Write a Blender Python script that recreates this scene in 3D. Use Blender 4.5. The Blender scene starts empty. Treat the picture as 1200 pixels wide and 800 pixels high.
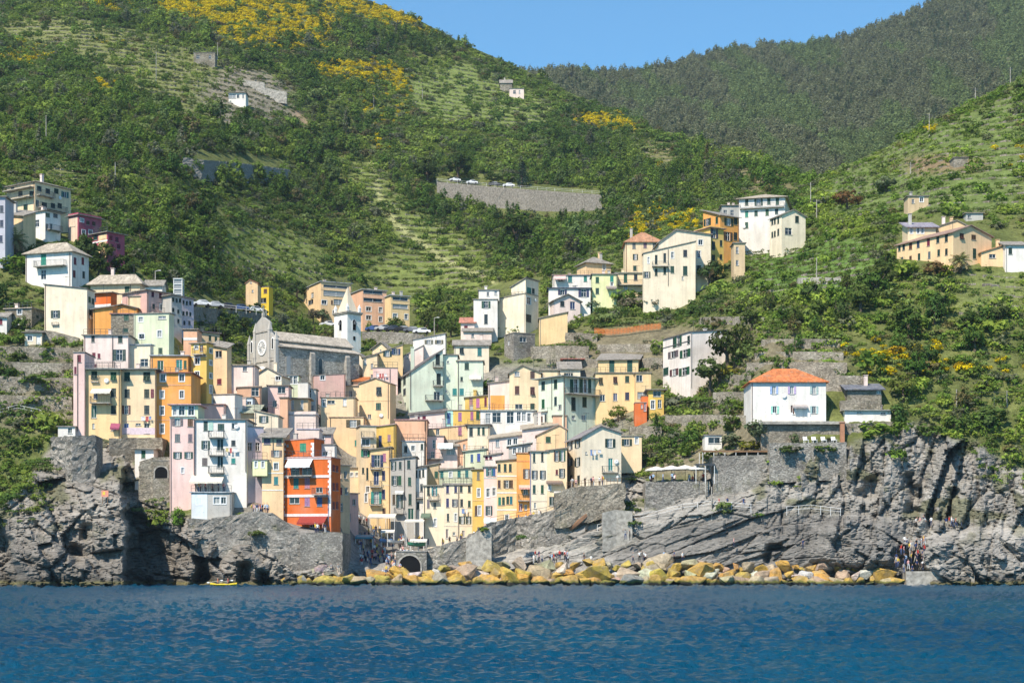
import bpy, bmesh, math, random
import numpy as np
from mathutils import Vector, Matrix, Euler

S = bpy.context.scene
COL = S.collection
rnd = random.Random(7)
R = math.radians

# ------------------------------------------------------------------ camera, sky, sun, exposure
F, CX, HY, CH = 2000.0, 600.0, 664.0, 3.0        # focal length in photo pixels, centre column, horizon row, eye height
cam = bpy.data.objects.new('camera', bpy.data.cameras.new('camera')); COL.objects.link(cam)
cam.location = (0, 0, CH); cam.rotation_euler = (R(90), 0, 0)
cam.data.sensor_width = 36; cam.data.lens = 36 * F / 1200; cam.data.shift_y = (HY - 400) / 1200
cam.data.clip_start = 1; cam.data.clip_end = 20000
S.camera = cam

SUN = Vector((-.36, -.55, .755)).normalized()      # towards the sun
w = bpy.data.worlds.new('World'); S.world = w; w.use_nodes = True
nt = w.node_tree; nt.nodes.clear()
wo = nt.nodes.new('ShaderNodeOutputWorld'); bg = nt.nodes.new('ShaderNodeBackground'); sk = nt.nodes.new('ShaderNodeTexSky')
sk.sky_type = 'NISHITA'; sk.sun_disc = False
sk.sun_elevation = math.asin(SUN.z); sk.sun_rotation = math.atan2(SUN.x, SUN.y)
sk.altitude = 400; sk.air_density = 1.0; sk.dust_density = 0.0; sk.ozone_density = 4.0
bg.inputs[1].default_value = 0.125
tint = nt.nodes.new('ShaderNodeMix'); tint.data_type = 'RGBA'; tint.blend_type = 'MULTIPLY'; tint.inputs[0].default_value = 1; tint.inputs[7].default_value = (.57, .97, 1.06, 1)
nt.links.new(sk.outputs[0], tint.inputs[6]); nt.links.new(tint.outputs[2], bg.inputs[0]); nt.links.new(bg.outputs[0], wo.inputs[0])
sun = bpy.data.objects.new('sun', bpy.data.lights.new('sun', 'SUN')); COL.objects.link(sun)
sun.data.energy = 5.0; sun.data.angle = R(.5); sun.data.color = (1, .90, .77)
sun.rotation_euler = SUN.to_track_quat('Z', 'Y').to_euler(); sun.location = SUN * 500
S.view_settings.view_transform = 'Standard'; S.view_settings.look = 'None'
S.view_settings.exposure = 0.52; S.view_settings.gamma = 1
S.render.engine = 'CYCLES'
S.cycles.max_bounces = 6; S.cycles.diffuse_bounces = 2; S.cycles.glossy_bounces = 2; S.cycles.transmission_bounces = 3
S.cycles.volume_bounces = 0; S.cycles.caustics_reflective = False; S.cycles.caustics_refractive = False

# ------------------------------------------------------------------ helpers
def P(px, py, Y): return Vector(((px - CX) / F * Y, Y, CH + (HY - py) / F * Y))

def link(name, data, parent=None, label=None, cat=None, group=None, kind=None):
    o = bpy.data.objects.new(name, data); COL.objects.link(o)
    if parent: o.parent = parent
    if label: o['label'] = label
    if cat: o['category'] = cat
    if group: o['group'] = group
    if kind: o['kind'] = kind
    return o

def meshof(name, v, f, m=None, smooth=False):
    me = bpy.data.meshes.new(name); me.from_pydata([tuple(p) for p in v], [], f)
    if m: me.materials.append(m)
    if smooth: me.polygons.foreach_set('use_smooth', [True] * len(me.polygons))
    me.update(); return me

def gridmesh(name, co, nr, nc, m, smooth=False, mask=None):
    idx = np.arange(nr * nc).reshape(nr, nc)
    q = np.stack([idx[:-1, :-1], idx[:-1, 1:], idx[1:, 1:], idx[1:, :-1]], -1).reshape(-1, 4)
    if mask is not None:
        q = q[mask.reshape(-1)]
    me = bpy.data.meshes.new(name)
    used = np.unique(q); remap = np.full(nr * nc, -1); remap[used] = np.arange(len(used)); q = remap[q]
    co = co.reshape(-1, 3)[used]
    me.vertices.add(len(co)); me.vertices.foreach_set('co', co.astype(np.float32).ravel())
    me.loops.add(len(q) * 4); me.loops.foreach_set('vertex_index', q.astype(np.int32).ravel())
    me.polygons.add(len(q)); me.polygons.foreach_set('loop_start', np.arange(0, len(q) * 4, 4, dtype=np.int32))
    me.polygons.foreach_set('loop_total', np.full(len(q), 4, np.int32))
    me.update(calc_edges=True)
    me.polygons.foreach_set('use_smooth', [smooth] * len(me.polygons))
    me.materials.append(m)
    return me, used

# value noise on arrays
def vnoise(x, y, seed=0):
    t = np.random.RandomState(seed).rand(256, 256).astype(np.float32)
    i = np.floor(x).astype(int); j = np.floor(y).astype(int); fx = x - i; fy = y - j
    fx = fx * fx * (3 - 2 * fx); fy = fy * fy * (3 - 2 * fy)
    a = t[i % 256, j % 256]; b = t[(i + 1) % 256, j % 256]; c = t[i % 256, (j + 1) % 256]; d = t[(i + 1) % 256, (j + 1) % 256]
    return (a * (1 - fx) + b * fx) * (1 - fy) + (c * (1 - fx) + d * fx) * fy
def fbm(x, y, seed=0, o=4):
    s = 0; a = .5; n = 0
    for k in range(o):
        s = s + a * vnoise(x * 2 ** k + 17.3 * k, y * 2 ** k + 9.1 * k, seed + k); n += a; a *= .5
    return s / n
def facet(x, y, seed, grad=.6):
    """flat tilted facets, one per jittered cell; returns height and distance to the cell border"""
    rs = np.random.RandomState(seed); T = 128
    jx, jy, ho, gx, gy = rs.rand(T, T), rs.rand(T, T), rs.rand(T, T), rs.randn(T, T) * grad, rs.randn(T, T) * grad
    i = np.floor(x).astype(int); j = np.floor(y).astype(int)
    b1 = np.full(x.shape, 9.); b2 = np.full(x.shape, 9.); val = np.zeros(x.shape)
    for di in (-1, 0, 1):
        for dj in (-1, 0, 1):
            a = (i + di) % T; b = (j + dj) % T
            dx = x - (i + di + jx[a, b]); dy = y - (j + dj + jy[a, b]); d = dx * dx + dy * dy
            v = ho[a, b] + gx[a, b] * dx + gy[a, b] * dy
            n = d < b1
            b2 = np.where(n, b1, np.minimum(b2, d)); val = np.where(n, v, val); b1 = np.where(n, d, b1)
    return val, np.sqrt(b2) - np.sqrt(b1)
def sstep(a, b, x):
    t = np.clip((x - a) / (b - a), 0, 1); return t * t * (3 - 2 * t)
def inpoly(x, y, poly):
    c = np.zeros(x.shape, bool); n = len(poly)
    for k in range(n):
        x1, y1 = poly[k]; x2, y2 = poly[(k + 1) % n]
        if y1 == y2: continue
        m = ((y1 > y) != (y2 > y)) & (x < (x2 - x1) * (y - y1) / (y2 - y1) + x1)
        c ^= m
    return c
def blur(a, r):
    for ax in (0, 1):
        p = np.pad(a, [(r, r) if k == ax else (0, 0) for k in (0, 1)], mode='edge')
        c = np.cumsum(p, ax); z = np.zeros_like(np.take(c, [0], ax)); c = np.concatenate([z, c], ax)
        n = a.shape[ax]
        a = (np.take(c, range(2 * r + 1, 2 * r + 1 + n), ax) - np.take(c, range(n), ax)) / (2 * r + 1)
    return a

# ------------------------------------------------------------------ materials
class N:
    def __init__(s, name):
        s.m = bpy.data.materials.new(name); s.m.use_nodes = True; s.t = s.m.node_tree; s.t.nodes.clear()
        s.out = s.n('ShaderNodeOutputMaterial')
    def n(s, typ, **kw):
        k = s.t.nodes.new(typ)
        for a, b in kw.items(): setattr(k, a, b)
        return k
    def l(s, a, b): s.t.links.new(a, b)
    def val(s, sock, v):
        if isinstance(v, bpy.types.NodeSocket): s.l(v, sock)
        else: sock.default_value = v
    def noise(s, vec, scale, detail=3, rough=.55, dist=0):
        k = s.n('ShaderNodeTexNoise'); s.val(k.inputs['Vector'], vec); k.inputs['Scale'].default_value = scale
        k.inputs['Detail'].default_value = detail; k.inputs['Roughness'].default_value = rough; k.inputs['Distortion'].default_value = dist
        return k.outputs[0]
    def map(s, vec, sc=(1, 1, 1), rot=(0, 0, 0)):
        k = s.n('ShaderNodeMapping'); s.l(vec, k.inputs[0]); k.inputs['Scale'].default_value = sc; k.inputs['Rotation'].default_value = rot
        return k.outputs[0]
    def pos(s): return s.n('ShaderNodeNewGeometry').outputs['Position']
    def obj(s): return s.n('ShaderNodeTexCoord').outputs['Object']
    def rng(s, v, a, b, c, d):
        k = s.n('ShaderNodeMapRange'); s.l(v, k.inputs[0])
        for i, x in enumerate((a, b, c, d)): k.inputs[1 + i].default_value = x
        return k.outputs[0]
    def math(s, op, a, b=0):
        k = s.n('ShaderNodeMath', operation=op); s.val(k.inputs[0], a); s.val(k.inputs[1], b); return k.outputs[0]
    def mix(s, f, a, b, typ='MIX'):
        k = s.n('ShaderNodeMix', data_type='RGBA', blend_type=typ); s.val(k.inputs['Factor'], f)
        for q, v in ((k.inputs[6], a), (k.inputs[7], b)):
            if isinstance(v, tuple): v = (*v[:3], 1)
            s.val(q, v)
        return k.outputs[2]
    def scale(s, c, f):                     # colour times a number
        k = s.n('ShaderNodeVectorMath', operation='SCALE'); s.l(c, k.inputs[0]); s.val(k.inputs['Scale'], f); return k.outputs[0]
    def bump(s, h, strength=.5, dist=.1):
        k = s.n('ShaderNodeBump'); k.inputs['Strength'].default_value = strength; k.inputs['Distance'].default_value = dist; s.l(h, k.inputs['Height'])
        return k.outputs[0]
    def bsdf(s, col, rough=.85, spec=.3, normal=None, metal=0):
        k = s.n('ShaderNodeBsdfPrincipled'); s.val(k.inputs['Base Color'], (*col[:3], 1) if isinstance(col, tuple) else col)
        s.val(k.inputs['Roughness'], rough); k.inputs['Specular IOR Level'].default_value = spec; k.inputs['Metallic'].default_value = metal
        if normal: s.l(normal, k.inputs['Normal'])
        s.l(k.outputs[0], s.out.inputs[0]); return k
    def attr(s, name, typ='GEOMETRY'): return s.n('ShaderNodeAttribute', attribute_name=name, attribute_type=typ).outputs['Color']
    def oinfo(s, out='Color'): return s.n('ShaderNodeObjectInfo').outputs[out]

def m_stucco():
    n = N('stucco'); p = n.pos(); c = n.oinfo()
    big = n.rng(n.noise(p, .3, 5, .6), .3, .7, .90, 1.12)
    streak = n.rng(n.noise(n.map(p, (1.5, 1.5, .16)), 1.0, 5), .32, .62, .88, 1.05)
    spots = n.rng(n.noise(p, 2.2, 5, .65), .26, .42, .74, 1.0)
    f = n.math('MULTIPLY', n.math('MULTIPLY', big, streak), spots)
    col = n.mix(n.rng(n.noise(p, .22, 3), .52, .72, 0, .24), n.scale(c, f), (.50, .42, .32))
    n.bsdf(col, .92, .15, n.bump(n.noise(p, 9, 3), .35, .03)); return n.m
def m_paint():
    n = N('paint'); p = n.pos(); c = n.oinfo()
    n.bsdf(n.scale(c, n.rng(n.noise(p, 3, 3), .3, .7, .82, 1.1)), .55, .35); return n.m
def m_roof():
    n = N('roof_slate'); p = n.pos(); c = n.oinfo()
    tiles = n.n('ShaderNodeTexVoronoi'); n.l(n.map(p, (3.2, 2.2, 2.2)), tiles.inputs['Vector']); tiles.inputs['Scale'].default_value = 1
    v = n.n('ShaderNodeSeparateColor'); n.l(tiles.outputs['Color'], v.inputs[0])
    f = n.math('MULTIPLY', n.rng(v.outputs[0], 0, 1, .72, 1.18), n.rng(n.noise(p, .6, 4), .3, .7, .75, 1.15))
    rw = n.n('ShaderNodeTexWave', bands_direction='X'); n.l(n.map(p, (2.6, 2.6, 2.6)), rw.inputs['Vector']); rw.inputs['Scale'].default_value = 1; rw.inputs['Distortion'].default_value = .6
    f = n.math('MULTIPLY', f, n.rng(rw.outputs[1], 0, 1, .72, 1.15))
    col = n.mix(n.rng(n.noise(p, .9, 4, .7), .52, .68, 0, .5), n.scale(c, f), (.27, .235, .17))
    n.bsdf(col, .9, .2, n.bump(v.outputs[0], .7, .06)); return n.m
def m_stone(name, a, b, sc=3.0):
    n = N(name); p = n.pos(); wv = n.n('ShaderNodeVectorMath', operation='ADD'); nn = n.n('ShaderNodeTexNoise'); n.l(p, nn.inputs['Vector']); nn.inputs['Scale'].default_value = 1.3
    sw = n.scale(nn.outputs['Color'], .35); n.l(p, wv.inputs[0]); n.l(sw, wv.inputs[1]); q = wv.outputs[0]
    vo = n.n('ShaderNodeTexVoronoi'); n.l(n.map(q, (sc, sc, sc * 1.9)), vo.inputs['Vector']); vo.inputs['Scale'].default_value = 1
    ed = n.n('ShaderNodeTexVoronoi', feature='DISTANCE_TO_EDGE'); n.l(n.map(q, (sc, sc, sc * 1.9)), ed.inputs['Vector']); ed.inputs['Scale'].default_value = 1
    v = n.n('ShaderNodeSeparateColor'); n.l(vo.outputs['Color'], v.inputs[0])
    j = n.rng(ed.outputs['Distance'], .0, .10, 0, 1)
    col = n.mix(n.rng(n.noise(p, .3, 4, .6), .35, .65, 0, 1), a, b)
    col = n.scale(col, n.math('MULTIPLY', n.rng(v.outputs[1], 0, 1, .62, 1.3), n.rng(n.noise(p, .16, 5, .65), .3, .7, .72, 1.2)))
    col = n.mix(n.rng(n.noise(p, .4, 5, .72), .56, .70, 0, .65), col, (.13, .135, .06))
    n.bsdf(n.mix(j, n.scale(col, .62), col), .95, .1, n.bump(n.math('ADD', n.math('MULTIPLY', j, .5), v.outputs[1]), .8, .10)); return n.m
def m_flat(name, c, rough=.7, spec=.3, var=.15, metal=0):
    n = N(name); p = n.pos()
    k = n.n('ShaderNodeRGB'); k.outputs[0].default_value = (*c, 1)
    n.bsdf(n.scale(k.outputs[0], n.rng(n.noise(p, 1.7, 4), .3, .7, 1 - var, 1 + var)), rough, spec, None, metal); return n.m
def m_glass():
    n = N('window_glass'); p = n.oinfo('Random')
    c = n.math('GREATER_THAN', p, .72); n.bsdf(n.mix(c, (.018, .022, .028), (.30, .30, .29)), .08, .6); return n.m
def m_rock():
    n = N('cliff_rock'); p = n.pos(); g = n.attr('gcol')
    d = n.map(p, (.5, .5, 1.6), (0, R(25), 0))
    n1 = n.noise(d, .45, 8, .68, .6); n2 = n.noise(p, 2.3, 6, .72); n3 = n.noise(n.map(p, (.25, .25, 2.4), (0, R(-22), 0)), 1.2, 6, .7, 1.0)
    f = n.math('MULTIPLY', n.rng(n1, .3, .7, .75, 1.25), n.math('MULTIPLY', n.rng(n2, .3, .72, .72, 1.2), n.rng(n3, .36, .62, .74, 1.14)))
    h = n.math('ADD', n.math('MULTIPLY', n1, 1.4), n.math('ADD', n.math('MULTIPLY', n2, .5), n.math('MULTIPLY', n3, 1.0)))
    n.bsdf(n.scale(g, f), .92, .2, n.bump(h, .8, .4)); return n.m
def m_ground():
    n = N('hill_ground'); p = n.pos(); g = n.attr('gcol')
    f = n.math('MULTIPLY', n.rng(n.noise(p, .30, 7, .7), .3, .7, .6, 1.35), n.rng(n.noise(p, 1.5, 6, .75), .3, .7, .55, 1.4))
    n.bsdf(n.scale(g, f), .95, .1, n.bump(n.noise(p, 1.2, 6, .7), .9, .5)); return n.m
def m_leaf():
    n = N('foliage'); c = n.attr('col', 'INSTANCER'); r = n.attr('lv')
    f = n.n('ShaderNodeSeparateColor'); n.l(r, f.inputs[0])
    col = n.scale(c, n.rng(f.outputs[0], 0, 1, .62, 1.38))
    d = n.n('ShaderNodeBsdfDiffuse'); n.l(col, d.inputs[0]); t = n.n('ShaderNodeBsdfTranslucent'); n.l(n.mix(.5, col, (.10, .14, .02)), t.inputs[0])
    x = n.n('ShaderNodeMixShader'); x.inputs[0].default_value = .45; n.l(d.outputs[0], x.inputs[1]); n.l(t.outputs[0], x.inputs[2]); n.l(x.outputs[0], n.out.inputs[0]); return n.m
def m_leaf_obj():
    n = N('tree_foliage'); c = n.oinfo(); r = n.attr('lv')
    f = n.n('ShaderNodeSeparateColor'); n.l(r, f.inputs[0])
    col = n.scale(c, n.rng(f.outputs[0], 0, 1, .62, 1.38))
    d = n.n('ShaderNodeBsdfDiffuse'); n.l(col, d.inputs[0]); t = n.n('ShaderNodeBsdfTranslucent'); n.l(n.mix(.5, col, (.10, .14, .02)), t.inputs[0])
    x = n.n('ShaderNodeMixShader'); x.inputs[0].default_value = .45; n.l(d.outputs[0], x.inputs[1]); n.l(t.outputs[0], x.inputs[2]); n.l(x.outputs[0], n.out.inputs[0]); return n.m
def m_sea():
    n = N('sea_water'); p = n.pos()
    a = n.noise(n.map(p, (3.4, 1.9, 1), (0, 0, R(10))), 1.0, 6, .70, .3); b = n.noise(n.map(p, (7, 4, 1), (0, 0, R(-14))), 1.0, 4, .65)
    c = n.noise(n.map(p, (.05, .02, 1)), 1.0, 4)
    h = n.math('ADD', n.math('MULTIPLY', a, 1.0), n.math('MULTIPLY', b, .22))
    k = n.bsdf(n.mix(n.rng(c, .35, .65, 0, 1), (.0005, .046, .102), (.001, .072, .130)), .17, .22, n.bump(h, 1.0, .27)); k.inputs['IOR'].default_value = 1.33; return n.m
def m_boulder():
    n = N('boulder_rock'); p = n.pos(); c = n.oinfo()
    z = n.n('ShaderNodeSeparateXYZ'); n.l(p, z.inputs[0])
    col = n.scale(c, n.math('MULTIPLY', n.rng(n.noise(p, 1.3, 6, .7), .3, .7, .55, 1.3), n.rng(n.noise(p, 6, 4), .3, .7, .8, 1.15)))
    col = n.mix(n.rng(n.noise(p, .8, 5, .7), .48, .64, 0, .55), col, (.33, .27, .19))
    edge = n.math('ADD', z.outputs[2], n.math('MULTIPLY', n.noise(p, 1.1, 3), -.9))
    col = n.mix(n.rng(edge, .15, .5, 1, 0), col, (.15, .15, .035)); col = n.mix(n.rng(edge, -.1, .1, 1, 0), col, (.03, .03, .025))
    n.bsdf(col, .85, .25, n.bump(n.noise(p, 1.6, 7, .75), 1.0, .4)); return n.m
def m_body(name, colr):
    n = N(name)
    if colr is None: n.bsdf(n.oinfo(), .85, .15)
    elif colr == 'leg':
        r = n.n('ShaderNodeValToRGB'); n.l(n.oinfo('Random'), r.inputs[0]); r.color_ramp.interpolation = 'CONSTANT'
        e = r.color_ramp.elements; e[0].color = (.03, .04, .09, 1); e[1].position = .35; e[1].color = (.02, .02, .022, 1)
        for q, cc in ((.55, (.45, .4, .32, 1)), (.7, (.07, .1, .2, 1)), (.85, (.6, .6, .6, 1))): k = e.new(q); k.color = cc
        n.bsdf(r.outputs[0], .85, .15)
    else: n.bsdf(colr, .7, .25)
    return n.m

M = dict(stucco=m_stucco(), paint=m_paint(), roof=m_roof(), glass=m_glass(), rock=m_rock(), ground=m_ground(), leaf=m_leaf(), leafo=m_leaf_obj(), sea=m_sea(),
         stone=m_stone('dry_stone', (.27, .235, .18), (.40, .36, .29)), masonry=m_stone('grey_masonry', (.27, .25, .22), (.37, .345, .30), 2.6), oldcon=m_flat('stained_concrete', (.235, .215, .185), .95, .1, .4),
         churchstone=m_stone('church_stone', (.40, .37, .31), (.52, .49, .43), 2.6), concrete=m_flat('concrete', (.36, .335, .29), .9, .15, .4), dark=m_flat('opening_shade', (.012, .012, .013), .9, .05), white=m_flat('white_paint', (.78, .78, .76), .6, .3, .06),  # the near-black flat colour stands in for shade inside openings
         iron=m_flat('iron', (.05, .055, .06), .5, .4), bark=m_flat('bark', (.11, .085, .06), .95, .1, .3), wood=m_flat('wood', (.22, .13, .07), .8, .2, .25),
         canvas=m_flat('canvas', (.76, .72, .64), .9, .1, .06), boulder=m_boulder(), skin=m_body('skin', (.50, .30, .21)), hair=m_body('hair', (.03, .02, .014)),
         shirt=m_body('shirt', None), legs=m_body('trousers', 'leg'), plinth=m_flat('slate_trim', (.16, .15, .15), .8, .2), rubber=m_flat('rubber', (.02, .02, .02), .8, .2))
# ------------------------------------------------------------------ terrain: distance of the ground along each line of sight
PROF = {
 -260: [(690,270),(640,274),(590,280),(520,288),(480,297),(400,312),(300,345),(250,370),(200,415),(150,495),(100,580),(50,690),(0,790),(-60,920)],
 0: [(690,276),(640,280),(590,285),(520,292),(480,300),(440,305),(400,318),(360,330),(300,350),(250,375),(200,420),(150,500),(100,590),(50,700),(0,800),(-60,930)],
 100: [(690,280),(640,283),(560,288),(512,293),(500,299),(440,306),(400,318),(350,335),(300,355),(250,400),(200,450),(150,520),(100,600),(50,700),(0,800),(-60,930)],
 200: [(690,280),(605,283.5),(588,285.5),(560,289),(520,296),(480,303),(440,308),(400,322),(360,345),(340,370),(300,400),(250,440),(200,480),(150,550),(100,630),(50,730),(0,840),(-60,970)],
 300: [(690,278.5),(640,280),(606,281.6),(596,284.5),(560,293),(500,315),(460,335),(430,362),(400,395),(380,420),(350,440),(300,480),(250,520),(200,570),(150,620),(100,690),(50,780),(0,880),(-60,1000)],
 392: [(690,279),(650,280.5),(622,282),(612,290),(580,312),(540,333),(500,345),(460,357),(430,377),(400,414),(380,458),(350,488),(300,528),(250,578),(200,638),(150,698),(100,758),(50,838),(0,928),(-60,1038)],
 412: [(690,285),(650,297),(620,314),(580,328),(540,338),(500,347),(460,358),(430,378),(400,415),(380,460),(350,490),(300,530),(250,580),(200,640),(150,700),(100,760),(50,840),(0,930),(-60,1040)],
 450: [(690,286),(670,290),(640,314),(630,323),(600,329),(540,338),(500,348),(460,359),(420,378),(390,425),(370,475),(340,510),(300,540),(250,590),(200,650),(150,715),(100,790),(50,870),(0,960)],
 500: [(690,288),(665,292),(645,310),(632,323),(600,329),(550,337),(500,350),(460,360),(420,375),(390,420),(370,470),(340,510),(300,550),(250,600),(200,660),(150,730),(100,820),(50,900),(0,990)],
 560: [(690,286),(655,292),(630,312),(610,322),(560,335),(500,348),(460,359),(420,373),(390,405),(370,445),(330,500),(300,545),(250,605),(215,660),(200,672),(150,750),(100,850),(50,940)],
 640: [(690,285),(655,289),(620,295),(590,304),(560,318),(500,341),(460,354),(420,368),(390,388),(360,415),(330,455),(300,510),(250,590),(215,662),(200,680),(150,775),(100,890),(60,980)],
 700: [(690,285),(650,288),(600,293),(570,300),(540,316),(500,333),(460,350),(420,365),(380,385),(350,405),(320,430),(290,480),(250,560),(215,650),(200,680),(150,800),(100,920)],
 800: [(690,285),(650,287),(600,291),(565,296),(540,303),(500,315),(460,335),(420,352),(380,375),(350,395),(320,415),(290,440),(250,540),(200,680),(150,800),(100,900)],
 900: [(690,283),(600,288),(530,293),(495,296),(445,306),(400,318),(360,340),(320,375),(290,430),(250,485),(220,560),(190,660),(150,740)],
 1000: [(690,282),(600,287),(530,291),(490,295),(430,305),(400,314),(360,328),(320,345),(290,365),(260,395),(220,450),(190,500),(150,560)],
 1100: [(690,280),(600,285),(530,290),(480,297),(420,310),(360,324),(310,336),(290,345),(250,370),(200,410),(150,460),(100,520)],
 1200: [(690,280),(600,285),(540,290),(480,298),(420,310),(360,324),(310,336),(250,365),(200,395),(150,430),(90,480),(50,520)],
 1460: [(690,278),(600,283),(540,289),(480,297),(420,309),(360,322),(310,334),(250,360),(200,388),(150,420),(90,465),(20,520)],
}
X0, X1, YT, YB = -260, 1460, -140, 712
gx = np.arange(X0, X1 + 1, 2.); gy = np.arange(YT, YB + 1, 1.)
_cols = sorted(PROF); _tab = []
for c in _cols:
    pr = sorted(PROF[c]); y = np.array([p[0] for p in pr], float); d = np.array([p[1] for p in pr], float)
    t = np.interp(gy, y, d)
    lo = gy < y[0]; t[lo] = d[0] + (y[0] - gy[lo]) * (d[0] - d[1]) / (y[1] - y[0])
    hi = gy > y[-1]; t[hi] = d[-1] - (gy[hi] - y[-1]) * .05
    _tab.append(t)
_tab = np.array(_tab)                                   # (cols, rows)
DG = np.array([np.interp(gx, _cols, _tab[:, k]) for k in range(len(gy))])   # rows, cols
DG = blur(DG, 4)
def samp(A, px, py):
    x = np.clip((np.asarray(px, float) - X0) / 2, 0, len(gx) - 1.001); y = np.clip(np.asarray(py, float) - YT, 0, len(gy) - 1.001)
    i = x.astype(int); j = y.astype(int); fx = x - i; fy = y - j
    return (A[j, i] * (1 - fx) + A[j, i + 1] * fx) * (1 - fy) + (A[j + 1, i] * (1 - fx) + A[j + 1, i + 1] * fx) * fy
def D(px, py): return float(samp(DG, px, py))
RIDGE = np.array([(-260,-95),(0,-50),(300,-26),(380,-12),(430,0),(480,18),(540,50),(600,76),(643,95),(670,110),(727,130),(767,153),(813,160),(860,173),(900,187),(930,203),(947,211),(960,208),
                  (1000,190),(1040,172),(1071,152),(1100,137),(1141,117),(1200,90),(1300,45),(1460,-30)], float)
def ridge(px): return np.interp(px, RIDGE[:, 0], RIDGE[:, 1])

# rock region: below the line where plants and masonry take over
CT = np.array([(-260,575),(0,592),(30,560),(60,520),(90,512),(140,512),(165,560),(200,600),(235,607),(300,612),(345,640),(400,675),(430,690),(520,688),(560,640),(600,612),(640,600),(670,590),(700,572),(740,560),
               (790,566),(830,548),(845,534),(900,528),(935,518),(990,522),(1020,512),(1050,496),(1085,492),(1120,512),(1160,535),(1200,545),(1460,550)], float)
GX, GY = np.meshgrid(gx, gy)
XW = (GX - CX) / F * 290; ZW = (HY - GY) / F * 290          # metres across and up at the shore's distance
warp = (fbm(XW / 5, ZW / 5, 5) - .5) * 26
rockm = sstep(-6, 7, GY - np.interp(GX, CT[:, 0], CT[:, 1]) + warp)
rockm = np.maximum(rockm, sstep(652, 662, GY))
# displacement of the rock, metres towards the sea
a1, e1 = facet(XW / 7 + .3 * ZW / 7, ZW / 8, 11, .9); a2, e2 = facet(XW / 2.6, ZW / 2.2 + XW / 9, 12, .8); a3, e3 = facet(XW / 1.0, ZW / .8, 13, .7)
blocky = (a1 - .5) * 2.3 + (a2 - .5) * 1.0 + (a3 - .5) * .45 - .9 * (1 - sstep(0, .10, e1)) - .35 * (1 - sstep(0, .12, e2))
u = XW * .93 + ZW * .37; v = -XW * .37 + ZW * .93            # strata that rise to the right
b1, f1 = facet(u / 16, v / 3.4, 21, .5); b2, f2 = facet(u / 6, v / 1.3, 22, .6); b3, f3 = facet(u / 2.2, v / .6, 23, .6)
strata = (b1 - .5) * 2.4 + (b2 - .5) * .75 + (b3 - .5) * .14 - .8 * (1 - sstep(0, .05, f1)) - .2 * (1 - sstep(0, .1, f2))
c1, g1 = facet(XW / 3.0 - ZW / 11, ZW / 11, 31, .9); c2, g2 = facet(XW / 1.3 + ZW / 14, ZW / 4, 32, .8); c3, g3 = facet(XW / .8, ZW / 1.4, 33, .7)
flute = (c1 - .5) * 2.4 + (c2 - .5) * 1.1 + (c3 - .5) * .5 - 1.0 * (1 - sstep(0, .1, g1)) - .3 * (1 - sstep(0, .12, g2))
wS = sstep(560, 640, GX) * (1 - sstep(930, 1000, GX)) * sstep(575, 605, GY + (GX - 760) * .12)
wF = sstep(860, 930, GX) * (1 - sstep(615, 640, GY)); wB = np.clip(1 - wS - wF, 0, 1)
a4, e4 = facet(XW * 2.1 + ZW * .5, ZW * 2.4, 14, .7)
fine = (fbm(XW * 1.1, ZW * 1.4, 41, 5) - .5) * .35 + (fbm(XW * .35, ZW * .4, 46, 3) - .5) * .6 + ((a4 - .5) * .26 - .14 * (1 - sstep(0, .15, e4))) * (1 - .7 * wS)
RD = (wB * blocky + wS * strata + wF * flute * .9) / np.maximum(wB + wS + wF, 1) + fine
def off(poly, d, r=2):
    global OFF
    OFF = OFF + blur(inpoly(GX + WJX, GY + WJY, poly).astype(float), r) * d
OFF = np.zeros_like(DG); WJX = (fbm(XW / 1.5, ZW / 1.5, 58, 3) - .5) * 12; WJY = (fbm(XW / 1.5, ZW / 1.5, 59, 3) - .5) * 12
# deep cleft beside the left headland, sea caves and shadowed hollows, boulders that stand forward
jag = (fbm(XW / 2.2, ZW / 2.2, 57, 4) - .5) * 22
OFF = OFF - 16.5 * (1 - sstep(-2.5, 2.5, GX + jag - 148)) * sstep(520, 585, GY) * sstep(-120, 30, GX)
off([(152,600),(160,590),(206,660),(214,712),(150,712)], 4)
off([(-40,602),(2,610),(22,672),(24,690),(-40,690)], 9)  # recess shaped in place of a shadow cast from beyond the left edge
off([(234,632),(238,632),(246,672),(244,684),(232,684)], 7); off([(283,660),(291,655),(298,684),(282,684)], 6); off([(305,668),(309,668),(313,684),(303,684)], 5)
off([(84,634),(97,646),(93,664),(87,660)], 4); off([(100,612),(106,612),(104,630),(98,634)], 4)
off([(257,655),(270,640),(288,637),(303,660),(308,690),(255,690)], -3.5, 3)
off([(960,618),(1000,604),(1050,612),(1064,640),(1050,660),(1000,668),(955,655)], -4, 5)
off([(1090,630),(1130,624),(1210,622),(1210,690),(1085,690)], -4, 6)
off([(1064,600),(1078,600),(1072,560),(1066,540),(1062,560)], 5); off([(893,655),(898,640),(916,636),(916,640),(902,645),(899,660)], 3, 1)
off([(918,525),(930,518),(928,560),(918,560)], 3.5); off([(1010,560),(1035,556),(1030,582),(1004,582)], 3); off([(1115,570),(1124,575),(1110,610),(1098,612)], 3.5)
off([(-260,640),(0,640),(80,646),(140,660),(150,690),(-260,690)], -1.5, 6)
hill_n = (fbm(XW / 3, ZW / 3, 51, 4) - .5)
clear = 1 - sstep(.25, .8, blur(inpoly(GX, GY, [(90,420),(90,512),(185,512),(235,590),(410,640),(545,640),(620,608),(735,560),(760,480),(760,400),(600,340),(480,340),(270,400)]).astype(float), 12))
DISP = -RD * rockm * (.4 + .6 * clear) + OFF * rockm + hill_n * DG * .006 * (1 - rockm) * clear
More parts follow.
